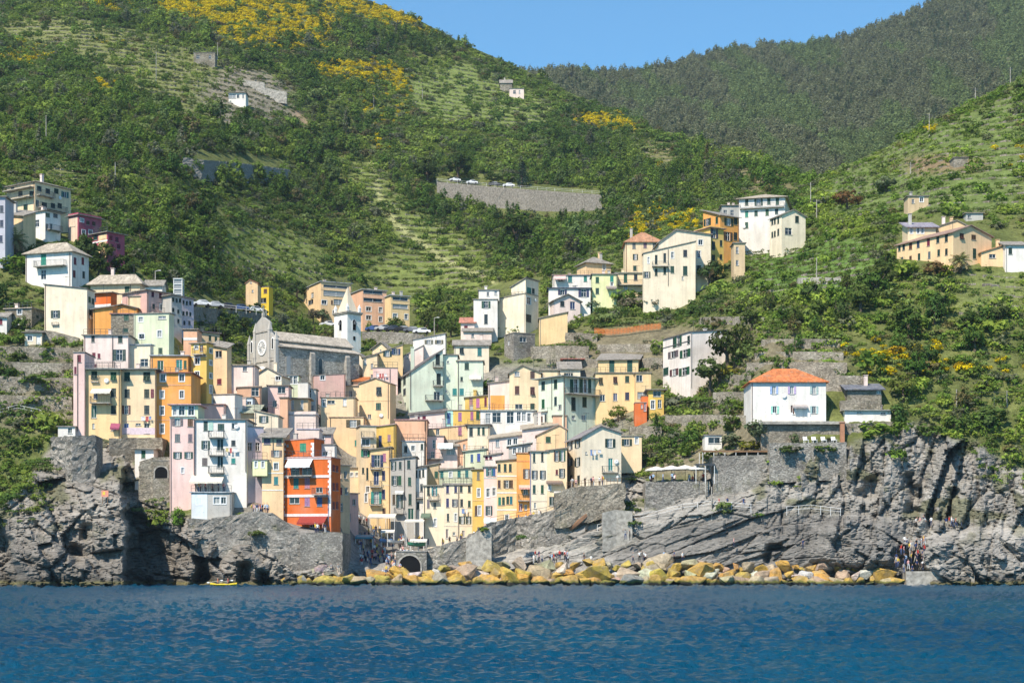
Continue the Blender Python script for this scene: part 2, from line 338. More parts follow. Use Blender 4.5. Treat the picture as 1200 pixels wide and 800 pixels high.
# ------------------------------------------------------------------ ground colours
def lin(r, g, b): return np.array([((c / 255 + .055) / 1.055) ** 2.4 if c > 10 else c / 3294 for c in (r, g, b)])
GC = np.zeros(GX.shape + (3,))
nz = fbm(XW / 4, ZW / 4, 61, 4)[..., None]
GC[:] = np.array((.080, .105, .030)) * (1 - nz) + np.array((.17, .18, .06)) * nz
TERR = [  # cultivated terraces: polygon, soil colour
 ([(0,15),(120,25),(200,50),(300,85),(345,110),(330,135),(215,135),(180,110),(90,70),(0,40)], (.19, .205, .07)),
 ([(495,70),(560,75),(620,105),(660,125),(640,150),(500,145),(470,120)], (.18, .225, .06)),
 ([(255,262),(350,270),(385,300),(385,330),(260,325)], (.165, .205, .055)),
 ([(400,190),(445,195),(470,240),(530,270),(570,300),(580,340),(480,345),(420,325),(470,290),(440,250)], (.18, .22, .058)),
 ([(40,180),(75,190),(110,215),(90,225),(60,210)], (.17, .19, .065)), ([(740,165),(790,165),(800,200),(750,195)], (.19, .18, .075)),
 ([(870,300),(960,270),(1040,285),(1045,340),(880,345)], (.12, .20, .042)),
 ([(960,215),(1070,160),(1200,105),(1200,250),(1080,250),(980,260)], (.14, .185, .055)),
 ([(1130,320),(1200,315),(1200,370),(1120,370)], (.17, .20, .065)),
]
tmask = np.zeros(GX.shape)
for poly, c in TERR:
    k = blur(inpoly(GX, GY, poly).astype(float), 6) * .92; tmask = np.maximum(tmask, k); GC = GC * (1 - k[..., None]) + np.array(c) * k[..., None]
for poly, c, s in (([(338,125),(348,127),(368,152),(360,160),(352,155)], (.40, .27, .17), 2), ([(640,390),(770,380),(900,385),(990,410),(990,440),(880,440),(800,470),(740,430),(640,430)], (.20, .17, .11), 8),
                   ([(0,400),(95,400),(95,505),(0,505)], (.19, .17, .12), 6), ([(270,70),(340,95),(345,140),(260,150),(235,110)], (.24, .21, .16), 5), ([(1000,62),(1030,60),(1040,68),(1020,73)], (.3, .28, .24), 2),
                   ([(430,180),(436,180),(450,235),(470,262),(520,300),(585,330),(580,334),(512,304),(462,266),(443,238)], (.36, .36, .16), 1), ([(860,200),(910,195),(935,225),(880,230)], (.22, .18, .10), 6), ([(1060,185),(1110,180),(1160,190),(1150,200),(1065,205)], (.24, .17, .10), 5),
                   ([(100,400),(240,440),(330,440),(480,420),(700,430),(740,480),(740,560),(620,600),(540,640),(410,640),(420,690),(330,640),(230,590),(200,500),(100,500)], (.26, .24, .21), 8), ([(330,600),(500,600),(540,640),(520,700),(400,700),(335,640)], (.27, .255, .235), 4), ([(740,470),(870,440),(900,520),(840,560),(740,560)], (.22, .19, .13), 8)):
    k = blur(inpoly(GX, GY, poly).astype(float), s)[..., None] * .9; GC = GC * (1 - k) + np.array(c) * k
n2 = fbm(XW / 6, ZW / 3, 71, 5)[..., None]; n3 = fbm(XW / 1.6, ZW / 1.6, 72, 4)[..., None]
warm = (1 - sstep(250, 560, GX))[..., None]
rc = (np.array((.235, .22, .195)) * n2 + np.array((.44, .415, .37)) * (1 - n2)) * (1 - warm) + (np.array((.21, .188, .155)) * n2 + np.array((.44, .405, .355)) * (1 - n2)) * warm
moss = (sstep(.56, .68, fbm(XW / 3.2, ZW / 2.2, 73, 5)) * sstep(660, 600, GY))[..., None] * .7
rc = rc * (1 - moss) + np.array((.12, .125, .05)) * moss
slab = blur(inpoly(GX, GY, [(720,690),(720,650),(760,620),(850,600),(960,595),(1060,610),(1075,660),(1060,690)]).astype(float), 8)[..., None]
rc = rc * (1 - slab) + (np.array((.16, .152, .140)) * n2 + np.array((.285, .270, .243)) * (1 - n2)) * slab
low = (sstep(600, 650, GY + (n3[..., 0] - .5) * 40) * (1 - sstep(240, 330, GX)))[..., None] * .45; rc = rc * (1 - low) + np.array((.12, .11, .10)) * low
wet = sstep(668, 682, GY + (n3[..., 0] - .5) * 14)[..., None]
rc = rc * (1 - wet) + np.array((.075, .07, .06)) * wet
alg = (np.exp(-((GY - 682.5 + (n3[..., 0] - .5) * 4) / 2.) ** 2) * .7)[..., None]; rc = rc * (1 - alg) + np.array((.20, .18, .07)) * alg
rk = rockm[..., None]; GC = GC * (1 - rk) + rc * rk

# sheet from the water line to the ridge and down behind it
prow = list(np.arange(712, 470, -1.)); nU = 250
pxs = np.arange(X0, X1 + .1, 1.6); rp = ridge(pxs)
rows_px, rows_py = [], []
for y in prow: rows_px.append(pxs); rows_py.append(np.full_like(pxs, y))
for k in range(1, nU + 1): rows_px.append(pxs); rows_py.append(470 + (rp - 470) * k / nU)
PXm = np.array(rows_px); PYm = np.array(rows_py)
DM = samp(DG, PXm, PYm) + samp(DISP, PXm, PYm)
co = np.stack([(PXm - CX) / F * DM, DM, CH + (HY - PYm) / F * DM], -1)
last = co[-1]; back = []
for k in range(1, 8):
    q = last.copy(); q[:, 0] *= 1 + .03 * k; q[:, 1] += 30 * k; q[:, 2] -= 26 * k; back.append(q)
co = np.concatenate([co, np.array(back)], 0); nr, nc = co.shape[:2]
gcv = np.stack([samp(GC[..., k], PXm, PYm) for k in range(3)], -1); gcv = np.concatenate([gcv, np.repeat(gcv[-1:], 7, 0)], 0)
rkv = np.concatenate([samp(rockm, PXm, PYm), np.zeros((7, nc))], 0)
fm = (rkv[:-1, :-1] + rkv[1:, 1:]) / 2 > .35
def setcol(me, used, arr, name='gcol'):
    a = me.attributes.new(name, 'FLOAT_COLOR', 'POINT'); c = np.ones((len(used), 4), np.float32); c[:, :3] = arr.reshape(-1, 3)[used]; a.data.foreach_set('color', c.ravel())
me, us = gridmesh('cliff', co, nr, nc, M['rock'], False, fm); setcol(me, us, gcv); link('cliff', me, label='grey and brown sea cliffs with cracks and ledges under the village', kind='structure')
me, us = gridmesh('hillside', co, nr, nc, M['ground'], True, ~fm); setcol(me, us, gcv); link('hillside', me, label='steep green terraced hillside rising behind the village', kind='structure')

# far mountain
PROFB = {-300: [(260,900),(-60,1700)], 500: [(260,900),(80,1650)], 600: [(260,900),(80,1650)], 690: [(260,860),(80,1650)], 760: [(260,820),(75,1700)], 830: [(260,780),(58,1800)], 950: [(260,700),(45,1850)],
         1050: [(260,720),(18,1850)], 1140: [(260,740),(-20,1850)], 1200: [(260,750),(-45,1850)], 1500: [(260,760),(-140,1900)]}
bx = np.arange(-300, 1501, 4.); kb = sorted(PROFB); nb = 150
ry = np.interp(bx, kb, [PROFB[k][1][0] for k in kb]) + 7 + 3 * np.sin(bx / 37) * (bx > 640); rd = np.interp(bx, kb, [PROFB[k][1][1] for k in kb]); ld = np.interp(bx, kb, [PROFB[k][0][1] for k in kb])
T = np.linspace(0, 1, nb)[:, None]
BPX = np.repeat(bx[None], nb, 0); BPY = 260 + (ry[None] - 260) * T
BD = ld[None] + (rd - ld)[None] * T ** 1.15
gl = (fbm(BPX / 70 + BPY / 160, BPY / 260 + 3, 81, 4) - .5); BD = BD * (1 + gl * .16 * np.sin(np.pi * np.clip(T, 0, 1)) )
bco = np.stack([(BPX - CX) / F * BD, BD, CH + (HY - BPY) / F * BD], -1)
lst = bco[-1]; bk = []
for k in range(1, 5):
    q = lst.copy(); q[:, 1] += 120 * k; q[:, 2] -= 90 * k; bk.append(q)
first = bco[0].copy(); first[:, 2] = -5; 
bco2 = np.concatenate([first[None], bco, np.array(bk)], 0)
g = fbm(bco2[..., 0] / 60, bco2[..., 2] / 40, 83, 4)[..., None]
bcol = np.array((.085, .10, .045)) * (1 - g) + np.array((.14, .14, .075)) * g
me, us = gridmesh('mountain', bco2, bco2.shape[0], bco2.shape[1], M['ground'], True); setcol(me, us, bcol); link('mountain', me, label='wooded mountain closing the valley behind the village', kind='structure')

# sea: wavy near sheet plus flat water out to the horizon
spy = np.concatenate([np.arange(830, 720, -.5), np.arange(720, 683, -.35)]); spx = np.concatenate([np.arange(-900, -160, 9.), np.arange(-160, 1361, 2.2), np.arange(1363, 2100, 9.)])
SY = CH * F / (spy - HY); SX = (spx[None] - CX) / F * SY[:, None]; SYY = np.repeat(SY[:, None], len(spx), 1)
z = np.zeros_like(SX); rs = np.random.RandomState(4)
for k in range(26):
    L = .34 * 1.07 ** k; th = rs.uniform(-1.0, 1.0) + 1.35; ph = rs.uniform(0, 6.28)
    z += .019 * L ** .8 * np.sin(2 * np.pi / L * (SX * np.cos(th) + SYY * np.sin(th)) + ph) * (.5 + fbm(SX / (4 * L) + k, SYY / (4 * L), k))
z *= .55 + SYY / 110                                      # wave height raised with distance, shaped to keep the far water dark
ed = (sstep(-900, -600, spx) * (1 - sstep(1800, 2100, spx)))[None] * sstep(36, 41, SY)[:, None]; z = z * ed - .45 * (1 - ed)     # the sheet dips under the open sea at its rim
sco = np.stack([SX, SYY, z * .8], -1)
me, us = gridmesh('sea', sco, sco.shape[0], sco.shape[1], M['sea'], True)
sea = link('sea', me, label='dark blue rippled sea in front of the village', kind='structure')
v = [(-6000, -6000, -.30), (6000, -6000, -.30), (6000, 6000, -.30), (-6000, 6000, -.30)]
link('open_sea', meshof('open_sea', v, [(0, 1, 2, 3)], M['sea']), label='open sea beyond the near waves', kind='structure')
# ------------------------------------------------------------------ shared building pieces
def boxvf(x0, x1, y0, y1, z0, z1):
    v = [(x0, y0, z0), (x1, y0, z0), (x1, y1, z0), (x0, y1, z0), (x0, y0, z1), (x1, y0, z1), (x1, y1, z1), (x0, y1, z1)]
    f = [(0, 3, 2, 1), (4, 5, 6, 7), (0, 1, 5, 4), (1, 2, 6, 5), (2, 3, 7, 6), (3, 0, 4, 7)]
    return v, f
class MB:
    def __init__(s): s.v = []; s.f = []; s.mi = []
    def add(s, v, f, mi=0):
        o = len(s.v); s.v += [tuple(p) for p in v]; s.f += [tuple(i + o for i in q) for q in f]; s.mi += [mi] * len(f)
    def box(s, *a, mi=0): v, f = boxvf(*a); s.add(v, f, mi)
    def obox(s, c, h, m3, mi=0):                     # oriented box: centre, half sizes, 3x3 rotation
        v, f = boxvf(-h[0], h[0], -h[1], h[1], -h[2], h[2]); s.add([Vector(c) + m3 @ Vector(p) for p in v], f, mi)
    def bar(s, a, b, r, n=6, r2=None, mi=0):
        a, b = Vector(a), Vector(b); d = (b - a); q = d.to_track_quat('Z', 'Y').to_matrix(); r2 = r if r2 is None else r2; v = []
        for p, rr in ((a, r), (b, r2)):
            for k in range(n): v.append(p + q @ Vector((rr * math.cos(6.2832 * k / n), rr * math.sin(6.2832 * k / n), 0)))
        s.add(v, [(k, (k + 1) % n, n + (k + 1) % n, n + k) for k in range(n)] + [tuple(range(n))[::-1], tuple(range(n, 2 * n))], mi)
    def mesh(s, name, mats, smooth=False):
        me = bpy.data.meshes.new(name); me.from_pydata(s.v, [], s.f)
        for m in (mats if isinstance(mats, (list, tuple)) else [mats]): me.materials.append(m)
        if any(s.mi): me.polygons.foreach_set('material_index', s.mi)
        if smooth: me.polygons.foreach_set('use_smooth', [True] * len(me.polygons))
        me.update(); return me
_cache = {}; LM = {}
def cached(key, fn):
    if key not in _cache: _cache[key] = fn()
    return _cache[key]
def ubox(m):                                          # unit box, origin at bottom centre of its back face: x -.5..5, y -1..0, z 0..1
    return cached(('ubox', m.name), lambda: (lambda b: (b.box(-.5, .5, -1, 0, 0, 1), b.mesh('block', m))[1])(MB()))
def shutter_mesh():
    def f():
        b = MB(); fr = .09
        b.box(-.5, -.5 + fr * 1.6, -1, 0, 0, 1); b.box(.5 - fr * 1.6, .5, -1, 0, 0, 1); b.box(-.5 + fr * 1.6, .5 - fr * 1.6, -1, 0, 0, fr * .7); b.box(-.5 + fr * 1.6, .5 - fr * 1.6, -1, 0, 1 - fr * .7, 1)
        b.box(-.5 + fr * 1.6, .5 - fr * 1.6, -1, 0, .47, .53)
        n = 10
        for k in range(n):
            z = .07 + .86 * k / n
            v = [(-.36, -.85, z), (.36, -.85, z), (.36, -.1, z + .075), (-.36, -.1, z + .075)]
            b.add(v, [(0, 1, 2, 3)])
        return b.mesh('shutter', M['paint'])
    return cached('shutter', f)
def frame_mesh(w, h, sur, door):
    w, h = round(w, 1), round(h, 1)
    def f():
        b = MB(); t = .07; d0, d1 = .10, .16                     # joinery set back in the reveal
        b.box(-w / 2, -w / 2 + t, d0, d1, 0, h); b.box(w / 2 - t, w / 2, d0, d1, 0, h); b.box(-w / 2 + t, w / 2 - t, d0, d1, h - t, h); b.box(-w / 2 + t, w / 2 - t, d0, d1, 0, t)
        b.box(-t * .45, t * .45, d0 + .005, d1, t, h - t)
        if h > 1.3 and not door: b.box(-w / 2 + t, w / 2 - t, d0 + .01, d1, h * .62, h * .62 + .05)
        if sur:                                                  # plaster surround, proud of the wall
            s = .13; p = -.045
            b.box(-w / 2 - s, -w / 2, p, .02, -s, h + s, mi=1); b.box(w / 2, w / 2 + s, p, .02, -s, h + s, mi=1); b.box(-w / 2, w / 2, p, .02, h, h + s, mi=1); b.box(-w / 2, w / 2, p - .02, .02, -s, 0, mi=1)
        else:
            b.box(-w / 2 - .08, w / 2 + .08, -.09, .06, -.07, 0, mi=1)
        return b.mesh('window', [M['white'], M['concrete'] if not sur else M['white']])
    return cached(('fr', w, h, sur, door), f), w, h

C = dict(cream=(.78, .61, .39), yellow=(.79, .57, .30), ochre=(.72, .48, .13), white=(.77, .725, .66), pink=(.79, .56, .50), pale=(.78, .63, .56), orange=(.77, .36, .10), peach=(.80, .56, .32),
         salmon=(.76, .45, .29), red=(.66, .15, .035), mint=(.64, .70, .55), lime=(.76, .76, .42), grey=(.46, .44, .40), stone=(.50, .46, .39), magenta=(.42, .10, .14), lilac=(.60, .52, .56), blue=(.62, .70, .76),
         ivory=(.79, .68, .51), rose=(.66, .42, .36), tan=(.60, .45, .28), purple=(.23, .12, .16), pgreen=(.62, .66, .46))
GREEN, TEAL, DKG, BROWN, GREY, NAVY, LBLUE, MAR = (.015, .075, .05), (.02, .21, .19), (.018, .045, .04), (.10, .05, .035), (.16, .15, .15), (.03, .05, .12), (.50, .58, .66), (.17, .02, .045)
SH = dict(g=GREEN, t=TEAL, k=DKG, b=BROWN, y=GREY, n=NAVY, l=LBLUE, m=MAR, u=(.06, .12, .30), p=(.42, .18, .28), w=(.7, .7, .68))
SLATE, TERRA, BEIGE, DARKR = (.30, .275, .24), (.52, .17, .055), (.44, .38, .30), (.15, .14, .14)

HOUSES = []
class House:
    """A building whose visible front runs between two picture columns; everything is worked out in metres from its distance."""
    def __init__(s, label, x0, x1, top, base, col, yaw=0, dep=None, Y=None, lx=None, rx=None, name='house', cat='house', group=None, top2=None, mat=None, dy=0):
        s.col = C[col] if isinstance(col, str) else col; s.mat = mat or M['stucco']; a = R(yaw); ca, sa = math.cos(a), math.sin(a)
        if Y is None: Y = min(D(x0, base), D(x1, base), D((x0 + x1) / 2, base)) + dy
        s.Y = Y; s.yaw = a
        t0, t1 = (x0 - CX) / F, (x1 - CX) / F
        if yaw >= 0:
            ax, ay = t0 * Y, Y; s.w = (t1 * Y - ax) / (ca - t1 * sa)
        else:
            bx_, by_ = t1 * Y, Y; s.w = (bx_ - t0 * Y) / (ca - t0 * sa); ax, ay = bx_ - s.w * ca, by_ - s.w * sa
        s.A = (ax, ay); s.ca, s.sa = ca, sa
        h_px = base - top
        if lx is not None and yaw > 0: t = (lx - CX) / F; dep = (ax - t * ay) / (sa + t * ca)   # left wall ends at column lx
        if rx is not None and yaw < 0: t = (rx - CX) / F; bx2, by2 = ax + s.w * ca, ay + s.w * sa; dep = (t * by2 - bx2) / (-sa - t * ca)
        s.dep = dep if dep else max(3.5, min(9, h_px * .13 + 1)); s.dep = max(1.5, min(s.dep, 40))
        xr = x0 if yaw >= 0 else x1
        s.z0 = CH + (HY - base) / F * Y; s.h = (base - top) / F * Y
        s.h2 = s.h if top2 is None else (s.fz(x1 if yaw >= 0 else x0, top2) )
        s.e = link(name, None, None, label, cat, group); s.e.empty_display_size = .5; HOUSES.append(s)
        s.e.location = (ax + s.w / 2 * ca, ay + s.w / 2 * sa, s.z0); s.e.rotation_euler = (0, 0, a)
        s.open = {'f': [], 'l': [], 'r': []}; s.todo = []; s.rooftype = 'flat'; s.apex = 0
    # picture position -> metres on a wall. Fronts: u from the left end; left wall: u from the far end; right wall: u from the near end
    def plane(s, face):
        ax, ay = s.A
        if face == 'f': return (ax, ay), (s.ca, s.sa)
        if face == 'l': return (ax - s.dep * s.sa, ay + s.dep * s.ca), (s.sa, -s.ca)
        return (ax + s.w * s.ca, ay + s.w * s.sa), (-s.sa, s.ca)
    def fu(s, px, face='f'):
        (ox, oy), (dx, dy) = s.plane(face); t = (px - CX) / F; return (t * oy - ox) / (dx - t * dy)
    def fz(s, px, py, face='f', o=0):
        (ox, oy), (dx, dy) = s.plane(face); u = s.fu(px, face); Y = oy + u * dy - o; return CH + (HY - py) / F * Y - s.z0
    def local(s, face):
        if face == 'f': return Matrix.Translation((-s.w / 2, 0, 0))
        if face == 'l': return Matrix.Translation((-s.w / 2, s.dep, 0)) @ Matrix.Rotation(R(-90), 4, 'Z')
        return Matrix.Translation((s.w / 2, 0, 0)) @ Matrix.Rotation(R(90), 4, 'Z')
    def put(s, name, me, face, u, n, z, sc=(1, 1, 1), color=None, parent=None, rot=None):
        o = link(name, me, parent or s.e)
        m = s.local(face) @ Matrix.Translation((u, n, z))
        if rot: m = m @ rot
        m = m @ Matrix.Diagonal((*sc, 1))
        LM[o] = m; o.matrix_local = m if parent is None else LM[parent].inverted() @ m
        if color: o.color = (*color, 1)
        return o
    def win(s, x, y, w, h, st='o', c='g', face='f'):
        """one window or door: centre and size in picture units; style o open leaves, c closed, s propped, w with surround, n plain, d door"""
        u0, u1 = s.fu(x - w / 2, face), s.fu(x + w / 2, face); u = (u0 + u1) / 2; ww = max(.35, abs(u1 - u0))
        z0, z1 = s.fz(x, y + h / 2, face), s.fz(x, y - h / 2, face); hh = max(.4, z1 - z0)
        L = s.w if face == 'f' else s.dep
        if u - ww / 2 < .12 or u + ww / 2 > L - .12: 
            u = min(max(u, ww / 2 + .12), L - ww / 2 - .12)
            if ww > L - .3: ww = L - .3; u = L / 2
        if z1 > s.limit(face, u) - .1: z0 -= z1 - s.limit(face, u) + .1
        fm_, ww, hh = frame_mesh(ww, hh, st == 'w', st == 'd')
        r = (u - ww / 2, u + ww / 2, z0, z0 + hh)
        for q in s.open[face]:
            if r[0] < q[1] and r[1] > q[0] and r[2] < q[3] and r[3] > q[2]: return
        s.open[face].append(r)
        isdoor = st == 'd'
        wo_ = s.put('door' if isdoor else 'window', fm_, face, u, 0, z0)
        if isdoor:
            s.put('door_leaf', ubox(M['paint']), face, u, .16, z0 + .03, (ww - .1, .05, hh - .06), SH[c], wo_)
        else:
            s.put('pane', ubox(M['glass']), face, u, .20, z0 + .02, (ww - .02, .03, hh - .04), None, wo_)
        sh = shutter_mesh(); k = SH[c]
        k = tuple(q * rnd.uniform(.75, 1.3) for q in k)
        if st in 'c':
            for d in (-1, 1): s.put('shutter', sh, face, u + d * ww / 4, .04, z0 + .02, (ww / 2 - .02, .05, hh - .03), k, wo_)
        if st == 'o':
            for d in (-1, 1):
                lw = ww / 2 - .02; s.put('shutter', sh, face, u + d * (ww / 2 + lw / 2 + .02), -.015, z0 + .01, (lw, .06, hh - .02), k, wo_)
        if st == 's':
            for d in (-1, 1):
                s.put('shutter', sh, face, u + d * ww / 4, .03, z0 + hh * .5, (ww / 2 - .02, .05, hh * .48), k, wo_)
                s.put('shutter', sh, face, u + d * ww / 4, .03, z0 + hh * .5, (ww / 2 - .02, .05, hh * .52), k, wo_, Matrix.Rotation(R(180 - 32), 4, 'X'))
        return wo_
    def limit(s, face, u):
        h = s.h
        if face == 'f': h = s.h + (s.h2 - s.h) * u / s.w
        if face == 'f' and s.rooftype == 'gable': h += s.apex * max(0, 1 - abs(u / s.w - s.ap) / (s.ap if u / s.w < s.ap else 1 - s.ap))
        return h
    def rows(s, txt, face='f'):
        """'y,h,w,style colour: x x x; ...'"""
        for r in txt.split(';'):
            if not r.strip(): continue
            a, b = r.split(':'); y, h, w, st = a.split(','); st = st.strip()
            for x in b.split(): s.win(float(x), float(y), float(w), float(h), st[0], st[1] if len(st) > 1 else 'g', face)
    def roof(s, typ='flat', apex=None, ax=None, col=None, over=.45, chim=0, ah=None):
        """typ flat, gable (gable end forward; apex = picture row, ax = picture column), side (ridge along the front), hip, shed (rises to the back)"""
        s.rooftype = typ; s.rc = col or SLATE; s.over = over; s.chim = chim; s.ap = .5
        if typ != 'flat' and apex is not None:
            if typ == 'gable':
                s.ap = min(.97, max(.03, s.fu(ax, 'f') / s.w)) if ax is not None else .5
                zx = s.fz(ax if ax is not None else CX, apex); s.apex = zx - (s.h + (s.h2 - s.h) * s.ap)
            else:
                dd = {'side': .5, 'hip': .5, 'shed': 1}[typ] * s.dep
                s.apex = CH + (HY - apex) / F * (s.Y + dd) - s.z0 - max(s.h, s.h2)
            s.apex = max(.3, s.apex) if ah is None else ah
        elif typ != 'flat': s.apex = 1.2
        return s
    def wallgrid(s, b, face, L, zlo, zt):
        """wall with its openings cut out; zt(u) is the top"""
        T = s.local(face); op = s.open[face]; us = sorted({0, L} | {q for o in op for q in o[:2]} | ({s.ap * s.w} if face == 'f' and s.rooftype == 'gable' else set()))
        for a, c in zip(us[:-1], us[1:]):
            if c - a < 1e-4: continue
            m = (a + c) / 2; zs = sorted({zlo} | {q for o in op if o[0] < m < o[1] for q in o[2:4]}) + [None]
            for z0, z1 in zip(zs[:-1], zs[1:]):
                if z1 is not None and any(o[0] < m < o[1] and o[2] - 1e-5 <= z0 and z1 <= o[3] + 1e-5 for o in op): continue
                p = [(a, 0, z0), (c, 0, z0), (c, 0, zt(c) if z1 is None else z1), (a, 0, zt(a) if z1 is None else z1)]
                b.add([T @ Vector(q) for q in p], [(0, 1, 2, 3)])
        for (a, c, z0, z1) in op:
            d = .22
            P_ = lambda *q: T @ Vector(q)
            b.add([P_(a, 0, z0), P_(a, 0, z1), P_(a, d, z1), P_(a, d, z0)], [(0, 1, 2, 3)]); b.add([P_(c, 0, z0), P_(c, 0, z1), P_(c, d, z1), P_(c, d, z0)], [(3, 2, 1, 0)])
            b.add([P_(a, 0, z1), P_(c, 0, z1), P_(c, d, z1), P_(a, d, z1)], [(0, 1, 2, 3)]); b.add([P_(a, 0, z0), P_(c, 0, z0), P_(c, d, z0), P_(a, d, z0)], [(3, 2, 1, 0)])
            b.add([P_(a, d, z0), P_(c, d, z0), P_(c, d, z1), P_(a, d, z1)], [(0, 1, 2, 3)])
    def done(s, drop=3.5):
        w, d, h = s.w, s.dep, s.h; hl, hr = s.h, s.h2; b = MB(); zl = -drop; t = s.rooftype
        top = lambda u: s.limit('f', u)
        s.wallgrid(b, 'f', w, zl, top)
        back = 0
        if t == 'shed': back = s.apex
        s.wallgrid(b, 'l', d, zl, lambda u: hl + back * (1 - u / d)); s.wallgrid(b, 'r', d, zl, lambda u: hr + back * u / d)
        bk = [(-w / 2, d, zl), (w / 2, d, zl), (w / 2, d, hr + back), (-w / 2, d, hl + back)]
        b.add(bk, [(3, 2, 1, 0)])
        if t == 'gable': b.add([(-w / 2, d, hl), (w / 2, d, hr), (-w / 2 + s.ap * w, d, hl + (hr - hl) * s.ap + s.apex)], [(0, 2, 1)])
        if t == 'side':
            for x, hh, q in ((-w / 2, hl, 0), (w / 2, hr, 1)): b.add([(x, 0, hh), (x, d, hh), (x, d / 2, max(hl, hr) + s.apex)], [(0, 2, 1) if q == 0 else (0, 1, 2)])
        wl = link('wall', b.mesh('wall', s.mat), s.e); wl.color = (*s.col, 1)
        # roof
        r = MB(); o = s.over; th = .16; W = w / 2
        def slab(p4):                                   # thick sheet from four corner points
            p4 = [Vector(p) for p in p4]; q4 = [p - Vector((0, 0, th)) for p in p4]
            r.add(p4 + q4, [(0, 1, 2, 3), (7, 6, 5, 4), (0, 4, 5, 1), (1, 5, 6, 2), (2, 6, 7, 3), (3, 7, 4, 0)])
        e = .165
        sl = (hr - hl) / w
        if t == 'flat': slab([(-W - o, -o, hl + e - sl * o), (W + o, -o, hr + e + sl * o), (W + o, d + o, hr + e + sl * o), (-W - o, d + o, hl + e - sl * o)])
        elif t == 'shed':
            k = s.apex / d * o
            slab([(-W - o, -o, hl + e - k - sl * o), (W + o, -o, hr + e - k + sl * o), (W + o, d + o, hr + s.apex + e + k + sl * o), (-W - o, d + o, hl + s.apex + e + k - sl * o)])
        elif t == 'gable':
            x = -W + s.ap * w; za = hl + (hr - hl) * s.ap + s.apex + e
            k1 = (za - e - hl) / (x + W) * o; k2 = (za - e - hr) / (W - x) * o
            slab([(-W - o, -o, hl + e - k1), (x, -o, za), (x, d + o, za), (-W - o, d + o, hl + e - k1)]); slab([(x, -o, za + .004), (W + o, -o, hr + e - k2), (W + o, d + o, hr + e - k2), (x, d + o, za + .004)])
        elif t == 'side':
            za = max(hl, hr) + s.apex + e; k = s.apex / (d / 2) * o
            slab([(-W - o, -o, hl + e - k), (W + o, -o, hr + e - k), (W + o, d / 2, za), (-W - o, d / 2, za)]); slab([(-W - o, d / 2, za + .004), (W + o, d / 2, za + .004), (W + o, d + o, hr + e - k), (-W - o, d + o, hl + e - k)])
        elif t == 'hip':
            za = h + s.apex + e; g = min(w, d) / 2; x0, x1 = -W + g, W - g; y0, y1 = g, d - g
            if w >= d: y0 = y1 = d / 2
            else: x0 = x1 = 0
            z = h + e - .06; c = [(-W - o, -o, z), (W + o, -o, z), (W + o, d + o, z), (-W - o, d + o, z)]
            a_, b_ = ((x0, y0, za), (x1, y1, za))
            if w >= d: r.add(c + [a_, b_], [(0, 1, 5, 4), (1, 2, 5), (2, 3, 4, 5), (3, 0, 4), (3, 2, 1, 0)])
            else: r.add(c + [a_, b_], [(0, 1, 4), (1, 2, 5, 4), (2, 3, 5), (3, 0, 4, 5), (3, 2, 1, 0)])
            r.box(-W - o, W + o, -o, d + o, z - .12, z - .003)
        rf = link('roof', r.mesh('roof', M['roof']), s.e); rf.color = (*s.rc, 1)
        if not s.chim and rnd.random() < .5 and w > 4 and d > 3.6: s.chim = rnd.choice([1, 1, 2])
        for k in range(s.chim):
            cx = rnd.uniform(-.35, .35) * w; cy = rnd.uniform(.4, .7) * d; zt = max(hl, hr) + (s.apex if t != 'flat' else 0)
            cb = MB(); hh = rnd.uniform(.9, 1.5); cb.box(cx - .3, cx + .3, cy - .3, cy + .3, min(hl, hr) - .2, zt + hh); cb.box(cx - .4, cx + .4, cy - .4, cy + .4, zt + hh + .12, zt + hh + .2)
            for i, j in ((-1, -1), (1, -1), (1, 1), (-1, 1)): cb.box(cx + i * .25 - .06, cx + i * .25 + .06, cy + j * .25 - .06, cy + j * .25 + .06, zt + hh, zt + hh + .12)
            ch = link('chimney', cb.mesh('chimney', M['stucco']), rf); ch.color = (*rnd.choice([s.col, C['grey'], C['pale']]), 1)
        if t == 'flat' and w > 3.5 and rnd.random() < .3 and not any(ch_.name.startswith(('railing', 'parapet')) for ch_ in s.e.children): s.railtop(.95)
        if s.h > 4 and w > 3.5 and rnd.random() < .6:
            b_ = cached('pipe', lambda: (lambda q: (q.bar((0, -.5, 0), (0, -.5, 1), .5, 6), q.mesh('drainpipe', M['paint']))[1])(MB())); u_ = rnd.choice([.2, w - .2])
            if not any(o_[0] < u_ + .2 and o_[1] > u_ - .2 for o_ in s.open['f']): s.put('drainpipe', b_, 'f', u_, -.03, -1, (.11, .11, s.limit('f', u_) + .9), rnd.choice([(.12, .10, .09), (.3, .28, .26), (.2, .1, .06)]))
        if rnd.random() < .6 and s.h * 1 > 3:
            q = MB(); ax_, ay_ = rnd.uniform(-.4, .4) * w, rnd.uniform(.3, .6) * d; zt = max(hl, hr) + (s.apex if t != 'flat' else 0); H_ = rnd.uniform(1.6, 2.6)
            q.bar((ax_, ay_, min(hl, hr)), (ax_, ay_, zt + H_), .035, 5); q.bar((ax_ - .6, ay_, zt + H_ - .1), (ax_ + .6, ay_, zt + H_ - .1), .02, 4)
            for k in range(5): q.bar((ax_ - .5 + .25 * k, ay_ - .3, zt + H_ - .1), (ax_ - .5 + .25 * k, ay_ + .3, zt + H_ - .1), .015, 4)
            link('aerial', q.mesh('aerial', M['iron']), rf)
        return s
